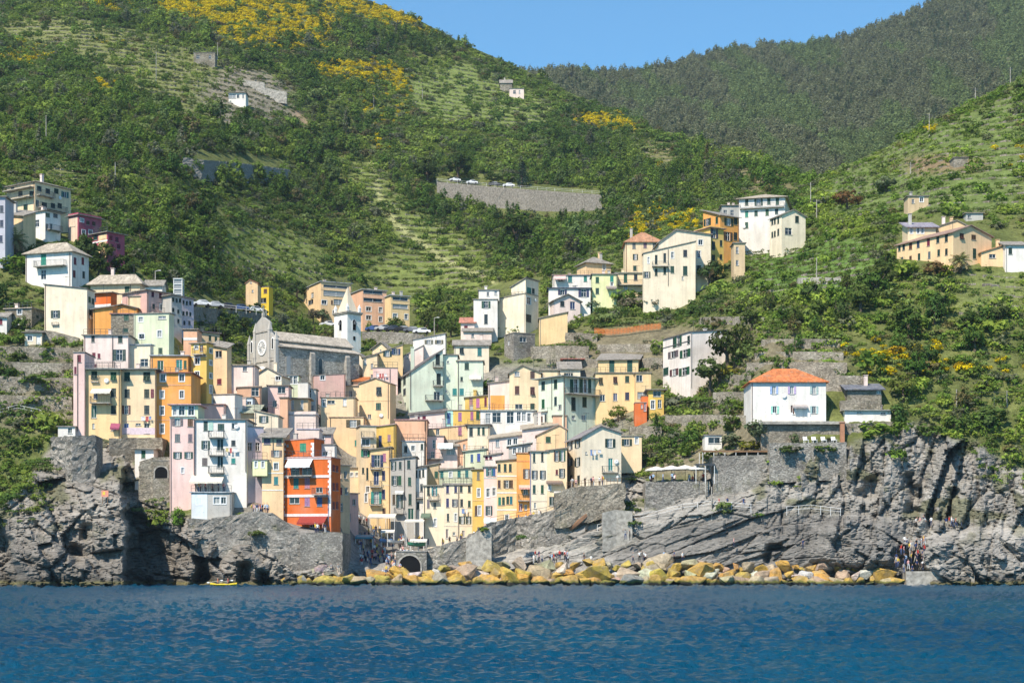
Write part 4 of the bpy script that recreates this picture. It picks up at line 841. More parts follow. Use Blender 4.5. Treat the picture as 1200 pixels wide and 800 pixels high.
H('plain yellow house with sloping roof behind a round green tree', 632, 665, 373, 400, 'yellow', '', ('flat', dict(over=.25)), top2=366, dep=6)

# ---- upper right village
H('peach hilltop house with hipped grey roof and chimneys', 687, 716, 308, 330, 'peach', '313,6,3,wn: 708', ('hip', dict(apex=301, over=.6, chim=2)), yaw=20, lx=676)
H('white upper terrace house with a pink awning and green doors', 648, 694, 322.5, 345, 'white', '327,8,5,ct: 668; 326,7,4,ct: 686; 328,4,6,nk: 657', ('flat', dict(over=.3, col=(.45, .33, .3))), dep=7, ex=lambda h: h.awning(649, 663, 323, 326, 1.2, (.72, .48, .44)))
H('white lower house with navy solar strip and purple curtained windows', 643, 692, 338, 368, 'white', '342.5,6,5,on: 659; 343.5,9,6,on: 684', ('flat', dict(over=.4, col=(.03, .05, .11))), dep=6)
H('small pale gable house with a dark veranda under the navy solar strip', 649, 680, 352, 376, 'pale', '356,6,5,ck: 659; 358,9,6,dn: 671', ('gable', dict(apex=345, ax=665, over=.5)), yaw=14, lx=643)
H('yellow green house with four green shuttered windows', 694, 723, 321.5, 360, 'lime', '328,7,4,cg: 700; 327,7,4,ct: 717; 341,7,4,cg: 700; 333,4,3,wn: 717', ('flat', dict(over=.3)), dep=7, ex=lambda h: h.awning(710, 722, 335, 337, 1.2, (.3, .25, .22)))
H('low peach house with arched green doors and a white terrace', 722, 754, 320, 352, 'cream', '326,10,4,cg: 733; 325,7,4,ck: 745; 337,5,4,wu: 733', ('flat', dict(over=.35, col=(.4, .42, .36))), dep=7, ex=lambda h: h.balcony(722, 753, 334, 1.2))
H('tall pale yellow house with red tiled roof high on the ridge street', 733, 776, 284, 332, 'cream', '288,7,4,cy: 743; 287,6,4,cy: 756; 287,6,4,cy: 767; 301,7,3,ok: 744.5; 314,6,4,cg: 744', ('hip', dict(apex=273, col=(.46, .24, .14), chim=1)), dep=8)
H('big white gabled house with green shuttered windows behind the round dark tree', 772, 833, 284, 346, 'ivory', '284,6,5,wk: 821; 297,8,5,cg: 803; 298,8,4,wk: 819; 315,8,5,cg: 819', ('gable', dict(apex=269.5, ax=792, over=.4)), top2=275, yaw=3, dep=9, Y=392)
H('white lean-to front with a long rising eave before the big gabled house', 754, 815, 297, 350, 'ivory', '305,7,2,wk: 760; 304,11,3,ck: 769; 302,11,3,ck: 779; 299,7,3,wy: 788; 316,8,4,cg: 788; 317,11,5,cg: 803; 319,8,3,ck: 769; 317,9,3,ck: 779; 322,7,4,oy: 758; 326,4,2,nk: 800; 297,8,4.5,ck: 803', ('flat', dict(over=.2)), top2=283, dep=2.6, Y=388.6,
  ex=lambda h: (h.balcony(764, 783, 312, .9), h.pipe(783, 292, 335)))
H('yellow upper house with orange shaded side on the ridge street', 844, 866, 252, 306, 'orange', '260,9,5,ok: 854; 259,8,4,ck: 862; 277,10,5,ob: 853; 277,9,4,ck: 862; 292,8,4,nk: 861', ('shed', dict(apex=248, over=.5)), yaw=34, lx=824, l='259,8,4,ok: 829; 258,8,3,ck: 840')
H('yellow lower house with dark open shutters in front of the orange shaded side', 832, 848, 267, 322, 'ochre', '270,11,4,on: 837; 288,10,4,ck: 836; 285,7,3,ck: 845; 302,7,4,ck: 836; 301,6,3,ck: 845', ('flat', dict(over=.5, col=(.3, .2, .18))), yaw=30, lx=813, ex=lambda h: (h.balcony(834, 841, 311, .8), h.parapet(.3)))
H('tan back house in shade at the end of the ridge street', 860, 873, 285, 322, 'tan', '293,8,3,nk: 864; 308,6,3,nk: 864', ('flat', dict(over=.3)), dep=5)
H('large white villa with flat hipped roof and green shutters above the vineyard', 866, 920, 231, 290, 'white', '237,7,4,cg: 875; 236,8,5,og: 889; 236,7,4,cg: 901; 236,8,4,cg: 911; 251,7,4,ct: 875; 250,6,4,cg: 886; 249,7,4,cg: 899; 248,6,4,cg: 910; 264,7,4,cg: 875', ('hip', dict(apex=225, ah=2.0, col=BEIGE, over=.7, chim=3)), yaw=-14, rx=939,
  r='238,6,3,ck: 927; 241,4,2.5,ck: 934', ex=lambda h: (h.balcony(867, 919, 243.5, .7), h.dish(872, 266)))
H('small cream house with gable roof in front of the white villa', 916, 944, 252, 290, 'ivory', '257,8,4.5,ck: 934; 271,8,8,nk: 924', ('gable', dict(apex=246, ax=930, over=.35)), yaw=22, lx=902, l='260,7,2,ck: 905; 259,7,2,ck: 908; 257,8,2,ck: 912; 275,7,2,ck: 905; 274,7,2,ck: 908; 272,8,2,ck: 912')
H('tiny white house between vines below the white villa', 872, 884, 281, 292, 'white', '284,5,2.5,nk: 876', ('side', dict(apex=275, col=(.4, .2, .13))), dep=4)
H('long peach farmhouse with dark shutters behind a palm on the right slope', 1117, 1162, 272, 320, 'peach', '277,7,5,sb: 1127; 278,6,5,cb: 1141; 297,12,4,ck: 1142', ('gable', dict(apex=264.5, ax=1137, over=.4, col=(.36, .24, .19))), yaw=30, lx=1051,
  l='289,7,3,ck: 1054; 288,7,3,ck: 1059; 286,8,3.5,cb: 1067; 284,8,3.5,cn: 1076; 281.5,9,3.5,cm: 1088; 279,8,3.5,ck: 1099; 276.5,9,3.5,ck: 1109; 304,6,3,cn: 1057; 304,9,3,cb: 1067; 301,8,3,ck: 1077; 299,8,3,cy: 1089; 296,8,3,ck: 1100; 295,8,3,ck: 1109')
H('yellow roof room with pergola on the long peach farmhouse', 1064, 1097, 266, 292, 'cream', '270,7,3,wk: 1068; 270,7,3,wk: 1076; 269,7,3,wk: 1081', ('shed', dict(apex=262, over=.6, col=(.3, .28, .33))), dep=5, Y=347)
H('peach attic gable rising behind the long peach farmhouse', 1098, 1136, 266, 290, 'peach', '', ('gable', dict(apex=258.5, ax=1121, over=.25)), dep=6, Y=349, ex=lambda h: None)
H('small peach house with an orange lean-to roof right of the palm', 1150, 1178, 296, 312, 'peach', '300,5,8,nb: 1163', ('flat', dict(over=.3, col=(.5, .27, .15))), top2=287, dep=5)
H('white grey house with one dark window at the right of the peach lean-to', 1178, 1204, 287, 318, 'white', '294,8,4,ck: 1184', ('shed', dict(apex=284)), dep=5)
H('pink white house with blank wall and three rows of green shutters', 809, 852, 389, 448, (.80, .715, .64), '', ('flat', dict(over=.2, col=DARKR)), top2=387, yaw=20, lx=777, Y=329,
  l='399,12,4,og: 795; 399,12,3,ck: 790; 398,10,3,ck: 807; 415,8,6,oy: 789; 414,9,6,og: 803; 435,9,6,cg: 780; 436,8,5,ob: 790; 435,9,6,og: 802', ex=lambda h: h.band(408, .18, (.1, .1, .1), face='l'))

# ---- centre right
H('cream house with slate gable and a corner loggia above the orange panel', 597, 634, 437, 492, 'cream', '439,9,5,cb: 624; 457,10,5,cb: 606; 458,10,5,sb: 624; 476,7,5,ck: 624; 476,6,9,nk: 608; 438,6,6,nb: 606', ('gable', dict(apex=428, ax=612, over=.35)), dep=8)
H('cream wing with slate roof right of the corner loggia', 633, 655, 434, 470, 'cream', '440,3,3,nk: 633.5', ('flat', dict(over=.3)), dep=6)
H('white wing with a bright orange panel beside the cream house', 572, 598, 449, 486, 'pale', '', ('flat', dict(over=.3)), top2=446, dep=6, ex=lambda h: h.put('orange_panel', ubox(M['stucco']), 'f', h.fu(583), -.004, h.fz(583, 481), (2.9, .05, 3.1), C['orange']))
H('pale blue white house with a shaded balcony front and dark green shutters', 660, 700, 441, 508, 'mint', '452,16,4,cg: 670; 452,16,4,ww: 675; 452,16,4,cg: 681; 452,16,4,ww: 686; 452,16,3.5,cg: 691; 473,16,5,ck: 672; 471,12,5,ck: 685; 489,5,4,nk: 672; 489,6,5,nk: 684', ('flat', dict(over=.9, col=(.26, .31, .31))), yaw=38, lx=631,
  l='452,10,4,cg: 636.5; 450,11,4,ck: 651; 473,11,3.5,cg: 636.5; 470,10,3,ck: 651; 477,6,4,nk: 656', ex=lambda h: (h.balcony(661, 699, 462, 1.3), h.pipe(647, 444, 480, 'l')))
H('bright yellow house with green shutters below the dry terraces', 698, 745, 437, 480, 'yellow', '446,8,5,sb: 704; 445,8,5,sb: 721; 444,8,4.5,cg: 735; 464,9,4.5,cn: 735; 465,9,5,dn: 721; 466,8,6,nk: 706', ('flat', dict(over=.25)), dep=7)
H('yellow top storey with two tall green shutters and slate roof', 701, 748, 421, 437, 'yellow', '429,14,6,cg: 717; 428.5,14,6.5,cg: 738', ('side', dict(apex=414, over=.5)), dep=6, yaw=-8, rx=757, drop=.3)
H('yellow side wing with a shadowed arch', 745, 763, 437, 482, 'yellow', '443,8,7,nk: 748; 463,8,12,nk: 753', ('flat', dict(over=.2)), dep=6)
H('small coral red garden house with flat roof', 744, 758, 472, 495, 'red', '476,5,2,nk: 752; 477,9,3,dm: 756', ('flat', dict(over=.05)), dep=3, mat=None)
H('red stair block behind the coral garden house', 752, 760, 464, 490, 'red', '', ('flat', dict(over=.05)), dep=3)
H('yellow cottage with purple veranda and dark roof beside the coral garden house', 760, 778, 457, 486, 'ochre', '461,7,9,nk: 770; 474,10,4,wn: 765; 473,10,4,nb: 773', ('flat', dict(over=.6)), dep=4)
H('white house with a dark loggia and planted roof terrace in the centre', 563, 628, 481, 512, 'white', '490,12,6,nk: 572; 489,12,10,nk: 582; 489,14,8,wk: 598; 488,11,5,wk: 608; 488,11,5,wk: 614; 489,10,4,wk: 620', ('flat', dict(over=.3, col=(.55, .58, .52))), dep=6, ex=lambda h: h.railtop(1.0))
H('white house with two shutter doors under a long slate eave', 627, 652, 484, 515, 'white', '491,7,5,ob: 631; 491,12,5,ok: 643', ('flat', dict(over=.35)), top2=481, dep=6)
H('grey garden room with purple doors behind the orange yellow house', 545, 575, 466, 484, 'ochre', '472,12,4,cp: 552; 471,10,3,cm: 569; 472,11,4,cp: 560', ('flat', dict(over=.3)), top2=463, dep=4)
H('orange yellow house with pink purple shutters and a terrace wall', 531, 563, 481, 503, 'ochre', '488,10,4,cp: 539; 487,10,3.5,cp: 553; 486,10,4,cg: 560', ('flat', dict(over=.15)), dep=5)
H('turquoise strip house with blue door beside the orange yellow house', 520, 531, 481, 500, (.40, .70, .66), '490,13,4,cu: 526', ('flat', dict(over=.1)), dep=5)
H('grey slate roofed terrace house beneath the mint house', 480, 521, 486, 503, 'pale', '490,4,4,cm: 490; 489,4,4,cm: 497', ('shed', dict(apex=479, over=.4, col=DARKR)), top2=482, dep=5)
H('shaded salmon orange house with a blank front and pink roof ledge', 463, 500, 492, 556, 'salmon', '', ('flat', dict(over=.2, col=(.5, .3, .3))), dep=8, ex=lambda h: (h.pipe(498, 493, 505),), mat=None)
H('peach and pink terrace house below the orange yellow house', 501, 550, 503, 532, 'peach', '505,10,4,cp: 539; 506,7,4,nb: 513', ('flat', dict(over=.15, col=(.5, .35, .36))), top2=498, dep=5)
H('pale ivory house with three green shuttered windows on a dark eave', 548, 574, 498, 545, 'ivory', '506,10,4,ck: 552; 505,9,3,cg: 561; 505,9,3,cg: 566.5; 525,4,3,nk: 566', ('flat', dict(over=.5, col=DARKR)), dep=6)
H('grey slate roofed house stepping down right of the pale cream house', 573, 630, 514, 535, 'pale', '519,9,4,nk: 583; 518,7,5,wk: 597; 517,7,5,wk: 604', ('shed', dict(apex=504, over=.4, col=BEIGE)), top2=507, dep=7)
H('pale house with chimneyed roof edge in front of the white shutter house', 612, 652, 503, 530, 'pale', '', ('shed', dict(apex=494, over=.4, col=BEIGE, chim=2)), top2=498, dep=6)
H('pink gabled stub with a red brick chimney', 648, 664, 487, 520, 'salmon', '', ('flat', dict(over=.2)), dep=4)
H('pink house front with iron balcony and a rose garden terrace', 496, 520, 511, 545, 'pink', '520,10,4,nb: 509; 533,8,4,nk: 507', ('flat', dict(over=.2)), dep=6, ex=lambda h: h.balcony(500, 519, 537, 1.2))
H('salmon gable end with one small dark window', 534, 549, 518, 545, 'salmon', '523,6,3,nb: 544', ('flat', dict(over=.2)), top2=514, dep=5)
H('white awning house with a red flower box', 515, 536, 522, 548, 'pale', '528,9,10,nk: 528', ('shed', dict(apex=515)), dep=4, ex=lambda h: h.awning(513, 531, 519, 524, 1.6, (.72, .76, .74)))
H('white house with blue glass terrace rail left of the pink balcony house', 471, 497, 517, 560, 'white', '526,8,3.5,ck: 475.5; 525,6,4,wn: 484; 523.5,7,3,ck: 494.5', ('flat', dict(over=.2, col=(.5, .52, .58))), dep=6, ex=lambda h: h.railtop(1.2))
H('white roof room behind the blue glass terrace rail', 477, 498, 505, 520, 'white', '507,6,4,wb: 480; 507,6,5,wk: 486', ('flat', dict(over=.3)), dep=4)

# ---- harbour front row
H('yellow round bay house at the top of the harbour street', 422, 441, 499, 620, 'cream', '518,8,9,wn: 428.5; 531,8,5,ot: 428; 551,7,2.5,ck: 425.5; 555,14,2.5,ck: 430.5; 583,10,3,wb: 429; 573,7,4,wk: 431', ('flat', dict(over=.2, col=(.35, .35, .36))), yaw=12, dep=6, Y=323, ex=lambda h: (h.balcony(423, 438, 512, .7), h.balcony(423, 437, 525, .7, rail=.7)))
H('ochre house with a railed terrace and violet shutter doors', 441, 463, 500, 560, 'ochre', '517,13,3.5,cn: 445.5; 513,8,3.5,cp: 456', ('flat', dict(over=.25, col=(.55, .4, .4))), top2=497, dep=6, Y=331, ex=lambda h: h.balcony(442, 456, 525, .8))
H('yellow house with violet shutters and two dark balconies over the harbour street', 434, 457.5, 527, 618, 'yellow', '540,14,7,on: 442; 536,10,3.5,cp: 450.5; 557,11,3.5,cn: 449.5; 560,16,6,dn: 441; 579,11,3.5,cn: 449.5; 583,14,6,ot: 441; 599,8,4,cb: 450', ('flat', dict(over=.35)), top2=524, dep=6, Y=322,
  ex=lambda h: (h.balcony(434, 447, 549, .8), h.balcony(434, 447, 570, .8), h.balcony(433, 447, 591, .8), h.band(547, .12, (.8, .66, .5), 447, 457), h.band(568, .12, (.8, .7, .5), 447, 457)))
H('grey green house with tall dark shutters and a yellow arched doorway', 457.5, 487, 538, 624, 'grey', '545.5,10,3,ok: 461; 545,9,3,cg: 469; 544,10,4,cg: 479; 563,11,3.5,ok: 462.5; 563,11,3.5,cg: 468.5; 564,10,3.5,cg: 480; 585,12,3,cb: 461.5; 587,16,3.5,ok: 468; 585,13,3.5,ck: 480.5; 602,13,7,dg: 481.5', ('flat', dict(over=.3, col=(.3, .31, .3))), top2=535, dep=8, Y=321,
  ex=lambda h: (h.balcony(462, 473, 601, .9), h.pipe(474, 538, 596), h.awning(463, 473, 575, 577, .8, (.7, .7, .66))))
H('narrow grey white house with closely set columns of shutters', 486, 500, 549, 622, 'white', '555,9,2.5,ck: 488; 555,9,2.5,ck: 492; 554,9,2.5,ck: 496; 571,9,3,ck: 494; 592,9,3,ck: 490', ('flat', dict(over=.3, col=DARKR)), top2=547, dep=6, Y=322, ex=lambda h: h.balcony(488, 497, 583, .7))
H('cream white corner house with green planted balconies over the quay', 496, 520, 569, 642, 'ivory', '575,10,3,ck: 502; 574,11,3,ot: 509; 590,10,3,cy: 502; 592,7,3,cy: 509.5; 612,9,3,wk: 510; 634,8,4,db: 501', ('flat', dict(over=.3, col=(.3, .3, .26))), yaw=-6, rx=521, Y=312, ex=lambda h: (h.balcony(503, 514, 585, .9), h.pipe(497.5, 570, 630), h.awning(494, 505, 601, 605, 1.2, (.12, .17, .12))))
H('terrace house with green canvas roof above the cream corner house', 486, 514, 548, 575, 'tan', '556,9,2.5,nk: 488; 556,9,2.5,nk: 493; 556,9,2.5,nk: 499; 556,8,4,cg: 515', ('flat', dict(over=.3, col=(.35, .34, .3))), top2=543, dep=5, Y=326)
H('pale green house with two teal shuttered windows over a balcony rail', 515, 554, 551, 578, 'pgreen', '556,8,4,ct: 516; 555,8,4,ct: 538; 555,8,4,ct: 547; 556,6,3,wp: 528', ('flat', dict(over=.3)), top2=548, dep=6, Y=319, ex=lambda h: h.balcony(518, 552, 566, .9))
H('tall pale cream house with small dark shutters above the quay steps', 520, 553.5, 568, 642, 'ivory', '573,9,3,cn: 524.5; 573,8,3,cn: 534; 572,8,3,ck: 540.5; 589,10,3,cn: 524.5; 589,9,3.5,on: 533; 589,9,3,ck: 541; 590,8,3,ck: 550; 606,9,2.5,ck: 525; 606,9,2.5,wb: 534; 609,9,3,ok: 541.5; 609,9,3,ok: 549; 572,8,3,ck: 550; 625,11,3,db: 524; 625,4,3,nk: 532; 625,8,3,db: 543', ('flat', dict(over=.25, col=(.3, .29, .28))), dep=7, Y=311,
  ex=lambda h: (h.band(616, .1, (.7, .6, .5)), h.laundry(540, 552, 596), h.pipe(537.5, 569, 630)))
H('pale green house with a railed roof terrace and blue shutters', 543, 570, 529, 560, 'pgreen', '537,9,3,cu: 553; 536,9,3.5,cu: 561; 540,6,5,nb: 564', ('flat', dict(over=.3, col=(.35, .4, .34))), top2=526, dep=5, Y=325, ex=lambda h: h.railtop(.9))
H('narrow ochre orange house with brown shutters in white oval frames', 553.5, 567, 550, 640, 'ochre', '557,10,3,cy: 560.5; 577,10,3.5,wm: 561; 598,12,3,cb: 558; 598,11,3,wu: 562; 621,8,3,db: 561', ('flat', dict(over=.3)), dep=6, Y=307, ex=lambda h: h.band(586, .12, (.8, .5, .25)))
H('narrow pink house with turquoise top windows', 567, 582.5, 547, 638, 'pink', '553,9,4,ot: 573.5; 553,9,3,cu: 579; 577,10,4,wy: 572; 576,9,4,wy: 579; 598,11,4,og: 573', ('flat', dict(over=.25, col=(.3, .35, .33))), dep=6, Y=305, ex=lambda h: (h.band(560, .1, (.4, .62, .58)), h.awning(567, 582, 607, 611, 1.4, (.7, .78, .76))))
H('low roof house with two dark windows above the pink house', 568, 588, 534, 558, 'pale', '536,4,3,cm: 570; 536,4,3,cm: 575', ('flat', dict(over=.3)), top2=531, dep=4, Y=318, ex=lambda h: h.railtop(.8))
H('yellow house with white bands and rows of green shutters', 582.5, 605.5, 540, 632, 'yellow', '548,9,3,ck: 585; 548,9,3,ck: 592; 548,9,3,ck: 598; 567,9,3,cb: 585; 567,9,4,ob: 594; 567,9,3,cb: 599.5; 587,9,3,ct: 585.5; 587,9,3,cg: 590; 586,9,3,cg: 595; 586,9,3,ct: 599; 607,8,4,wp: 594', ('flat', dict(over=.3)), top2=538, dep=7, Y=303,
  ex=lambda h: (h.band(557.5, .22), h.band(577, .22), h.band(597, .22)))
H('orange house with a pink arched balcony between yellow and cream houses', 605.5, 621, 531, 624, 'orange', '555,11,4,ob: 617; 575,9,5,nm: 616; 594,9,4,dm: 610; 594,7,3,nb: 616', ('flat', dict(over=.15, col=(.6, .33, .2))), dep=7, Y=300, ex=lambda h: (h.balcony(607, 620, 586, .9), h.band(540, .15, (.75, .3, .12)), h.awning(608, 621, 568, 571, 1.0, (.7, .4, .33))))
H('dark glazed terrace house above the orange house', 596, 622, 523, 540, 'grey', '528,7,4,wk: 603; 528,7,4,wk: 609; 527,7,3,nm: 613; 527,7,3,nm: 617', ('flat', dict(over=.4, col=(.48, .53, .50))), top2=519, dep=5, Y=318)
H('cream front with paired dark shutters and a small arched door near the ramp', 621, 641, 529, 618, 'ivory', '536,11,3,ck: 626; 535,11,3,ck: 635.5; 556,10,3.5,ok: 626.5; 556,10,3.5,ok: 636; 573,10,3.5,cg: 626; 573,10,3.5,cg: 635.5; 592,7,3,nb: 627', ('flat', dict(over=.3)), dep=8, Y=298, ex=lambda h: (h.pipe(621.5, 530, 600, col=(.3, .28, .4)), h.band(587, .08, (.6, .5, .4))))
H('cream front with a white projecting bay and slate canopy beside the big gable house', 641, 664.5, 528, 618, 'cream', '534,12,3.5,ob: 652.5; 534,12,3.5,og: 659; 553,6,3,cm: 652.5; 554,11,3.5,ok: 658.5; 570,8,3,wy: 644; 587,11,7,dk: 647; 590,7,5,nk: 661', ('flat', dict(over=.3)), top2=525, dep=8, Y=298, ex=lambda h: (h.awning(640, 659, 563, 565, 1.0, (.22, .16, .13)), h.put('bay', ubox(M['stucco']), 'f', h.fu(656), -.004, h.fz(656, 583), (2.1, .7, 1.1), C['white'])))
H('peach back gable with one green window behind the cream fronts', 629, 664, 510, 545, 'peach', '515,7,6,cg: 642.5', ('gable', dict(apex=498, ax=655, over=.25, col=(.5, .36, .28))), dep=6, Y=307, top2=503)
H('big cream gable house with teal balcony door facing the sea', 682, 728, 512, 590, 'ivory', '519,10,6,ok: 715; 544,15,5.5,dt: 715.5; 531,2,2,nk: 687', ('gable', dict(apex=499.5, ax=704, over=.35, col=(.27, .25, .25))), top2=507.5, yaw=12, lx=664, Y=295, l='519,10,3,ok: 668; 519,10,3,ok: 677; 541,10,3,ok: 668; 541,10,3,ok: 677; 562,11,3,ck: 669.5; 562,11,3,ck: 678', ex=lambda h: (h.balcony(705, 724, 553, .9), h.laundry(690, 703, 527), h.dish(722, 541)))
H('low cream wing with one open shuttered window right of the big gable house', 728, 752, 511, 531, 'cream', '518,8,6,ok: 734.5; 516,7,3,wb: 746', ('flat', dict(over=.2)), dep=5, Y=304)

# ---- houses above the harbour (farther back)
for lab, x0, x1, top, base, col, yaw, lx, rows in (
    ('peach apartment block, left of the three behind the bell tower', 376, 412, 330, 378, 'peach', 26, 356, '336,3,30,nk: 394; 344,6,30,nb: 394; 354,5,6,ww: 380; 354,6,12,nk: 397; 354,5,2,cb: 389; 366,5,4,ww: 392; 355,6,4,nb: 407'),
    ('peach apartment block, middle of the three behind the bell tower', 425, 453, 339, 385, 'salmon', 26, 411, '342,4,22,nk: 437; 351,5,22,nb: 437; 362,5,6,ww: 432; 363,6,4,ww: 446; 372,5,6,ww: 432; 374,6,4,wb: 446'),
    ('yellow apartment block, right of the three behind the bell tower', 458, 480, 346, 386, 'yellow', 26, 451, '350,4,18,nk: 469; 359,5,18,nb: 469; 370,5,5,ww: 463; 371,6,4,ww: 476; 381,4,4,wp: 463')):
    H(lab, x0, x1, top, base, col, rows, ('flat', dict(over=.3, col=(.42, .46, .5), chim=2)), yaw=yaw, lx=lx, l='333,2,2,nk: 361; 346,6,3,nb: 366; 354,5,6,nb: 364' if x0 == 376 else '', ex=lambda h: h.band(top + 8, .7, h.col), name='apartment_block', dy=0)
H('small peach house with red roof edge behind trees above the church', 288, 302, 332, 362, 'peach', '331,2,2,nk: 294; 341,3,2,nk: 296', ('gable', dict(apex=328, ax=293, over=.2, col=(.45, .2, .13))), dep=6)
H('bright yellow box house with brown side wall above the car park', 302, 315, 336, 360, (.80, .56, .06), '341,5,4,cb: 311; 352,6,8,nk: 308', ('flat', dict(over=.1)), yaw=-20, rx=320)
H('small white farmhouse with dark porch high on the left terraces', 268, 288, 109, 120, 'white', '113,4,3,nk: 279; 113,4,2,nk: 285; 113,5,8,nk: 272', ('flat', dict(over=.5)), dep=6)
H('little ruined stone house high on the upper left terraces', 227, 252, 62, 73, 'stone', '67,4,4,nk: 232; 67,4,3,nk: 246', ('flat', dict(over=.2)), dep=5, mat=M['stone'])
H('pale stone farmhouse among terraces near the hill shoulder', 597, 614, 104, 113, 'pale', '108,4,3,nk: 603; 108,4,2,nk: 609', ('flat', dict(over=.3)), dep=6)
H('second stone farmhouse above the pale one near the hill shoulder', 586, 600, 97, 106, 'stone', '', ('side', dict(apex=94)), dep=5, mat=M['stone'])
H('small tan hut among vines on the far right slope', 1064, 1088, 230, 241, 'tan', '236,5,3,nk: 1070; 234,5,4,ww: 1080', ('flat', dict(over=.3)), dep=4)
H('grey tool shed in the trees above the long peach farmhouse', 1132, 1152, 250, 258, 'grey', '254,4,4,nk: 1136', ('flat', dict(over=.3)), dep=4)
H('pale ruined hut on the upper right slope', 1118, 1134, 185, 194, 'grey', '', ('flat', dict(over=.2)), dep=4, mat=M['stone'])
H('stone road house behind the white villa', 846, 868, 241, 262, 'grey', '250,8,4,nk: 850; 250,8,4,nk: 858', ('flat', dict(over=.4)), dep=6)

# ---- houses on the right cliff
H('white seaside house with orange tiled hipped roof and pale blue shutters', 880, 968, 448, 494, 'white', '457,9,5,ol: 907; 457,9,5,ol: 928; 457,9,5,ol: 954; 480,9,5,ol: 908; 480,11,5,db: 929; 480,9,5,ol: 954', ('hip', dict(apex=433, col=(.60, .20, .075), over=.5)), dep=9, Y=294.5, drop=.4, ex=lambda h: (h.awning(928, 946, 474, 476, 1.0, (.4, .36, .34)), h.dish(919, 464)))
H('low white annexe with long flat roof right of the orange tiled house', 990, 1044, 481, 496, 'white', '483,3,6,nk: 1007; 484,3,6,nk: 1035', ('flat', dict(over=.5, col=(.4, .38, .33))), dep=5, Y=294.6)
H('stone shed with dark sheet roof above the white annexe', 993, 1033, 456, 482, 'stone', '458,5,5,nk: 1031', ('shed', dict(apex=451, col=(.16, .17, .2), over=.6)), dep=4, mat=M['stone'], Y=297)
H('small white kitchen block above the cliff bar canopy', 826, 846, 510, 524, 'white', '516,7,14,nk: 837', ('flat', dict(over=.2)), dep=4)

H('shaded tan house squeezed behind the right side of the red house', 394, 410, 545, 615, 'tan', '556,9,4,nk: 398; 556,9,4,nk: 405; 575,9,4,cm: 399; 575,9,4,nk: 406; 594,10,4,nk: 400', ('flat', dict(over=.3)), yaw=42, dep=7, Y=296)
H('small cream house with two blue windows at the dark end of the harbour street', 408, 424, 548, 606, 'cream', '556,4,3,wu: 412; 556,4,3,wu: 418; 540,8,4,nb: 416', ('flat', dict(over=.3)), yaw=10, dep=6, Y=326)
H('shaded brown house at the foot of the harbour street steps', 404, 420, 578, 636, 'rose', '588,8,4,nk: 408; 588,8,4,nk: 415; 606,9,4,nk: 409', ('flat', dict(over=.2)), yaw=35, dep=6, Y=309)
H('low pink roof room with plants above the pale pink square block', 372, 388, 508, 532, 'pink', '514,6,4,wb: 378', ('shed', dict(apex=502)), dep=4, Y=300)
H('small cream stair house with brown door left of the peach gable house', 404, 422, 452, 480, 'cream', '462,9,4,db: 411', ('flat', dict(over=.3, col=(.5, .4, .33))), dep=5)
H('little salmon house with a tiled lean-to beneath the pale yellow wing', 414, 430, 446, 468, 'salmon', '453,5,4,cg: 421', ('shed', dict(apex=441, col=TERRA)), dep=4)
H('low white garden house with slate roof behind the cream corner loggia', 655, 680, 432, 452, 'ivory', '440,6,5,ok: 666', ('shed', dict(apex=425)), dep=5)
H('small stone hut under a red awning on the dry terraces', 660, 682, 421, 433, 'stone', '427,6,5,nk: 671', ('flat', dict(over=.6, col=(.55, .2, .16))), dep=3, mat=M['stone'])
H('narrow pale pink house left of the tall white house with green shutters', 540, 556, 378, 404, 'pale', '384,5,4,cm: 546; 393,5,4,nk: 549', ('shed', dict(apex=373, col=(.5, .22, .16))), dep=5)
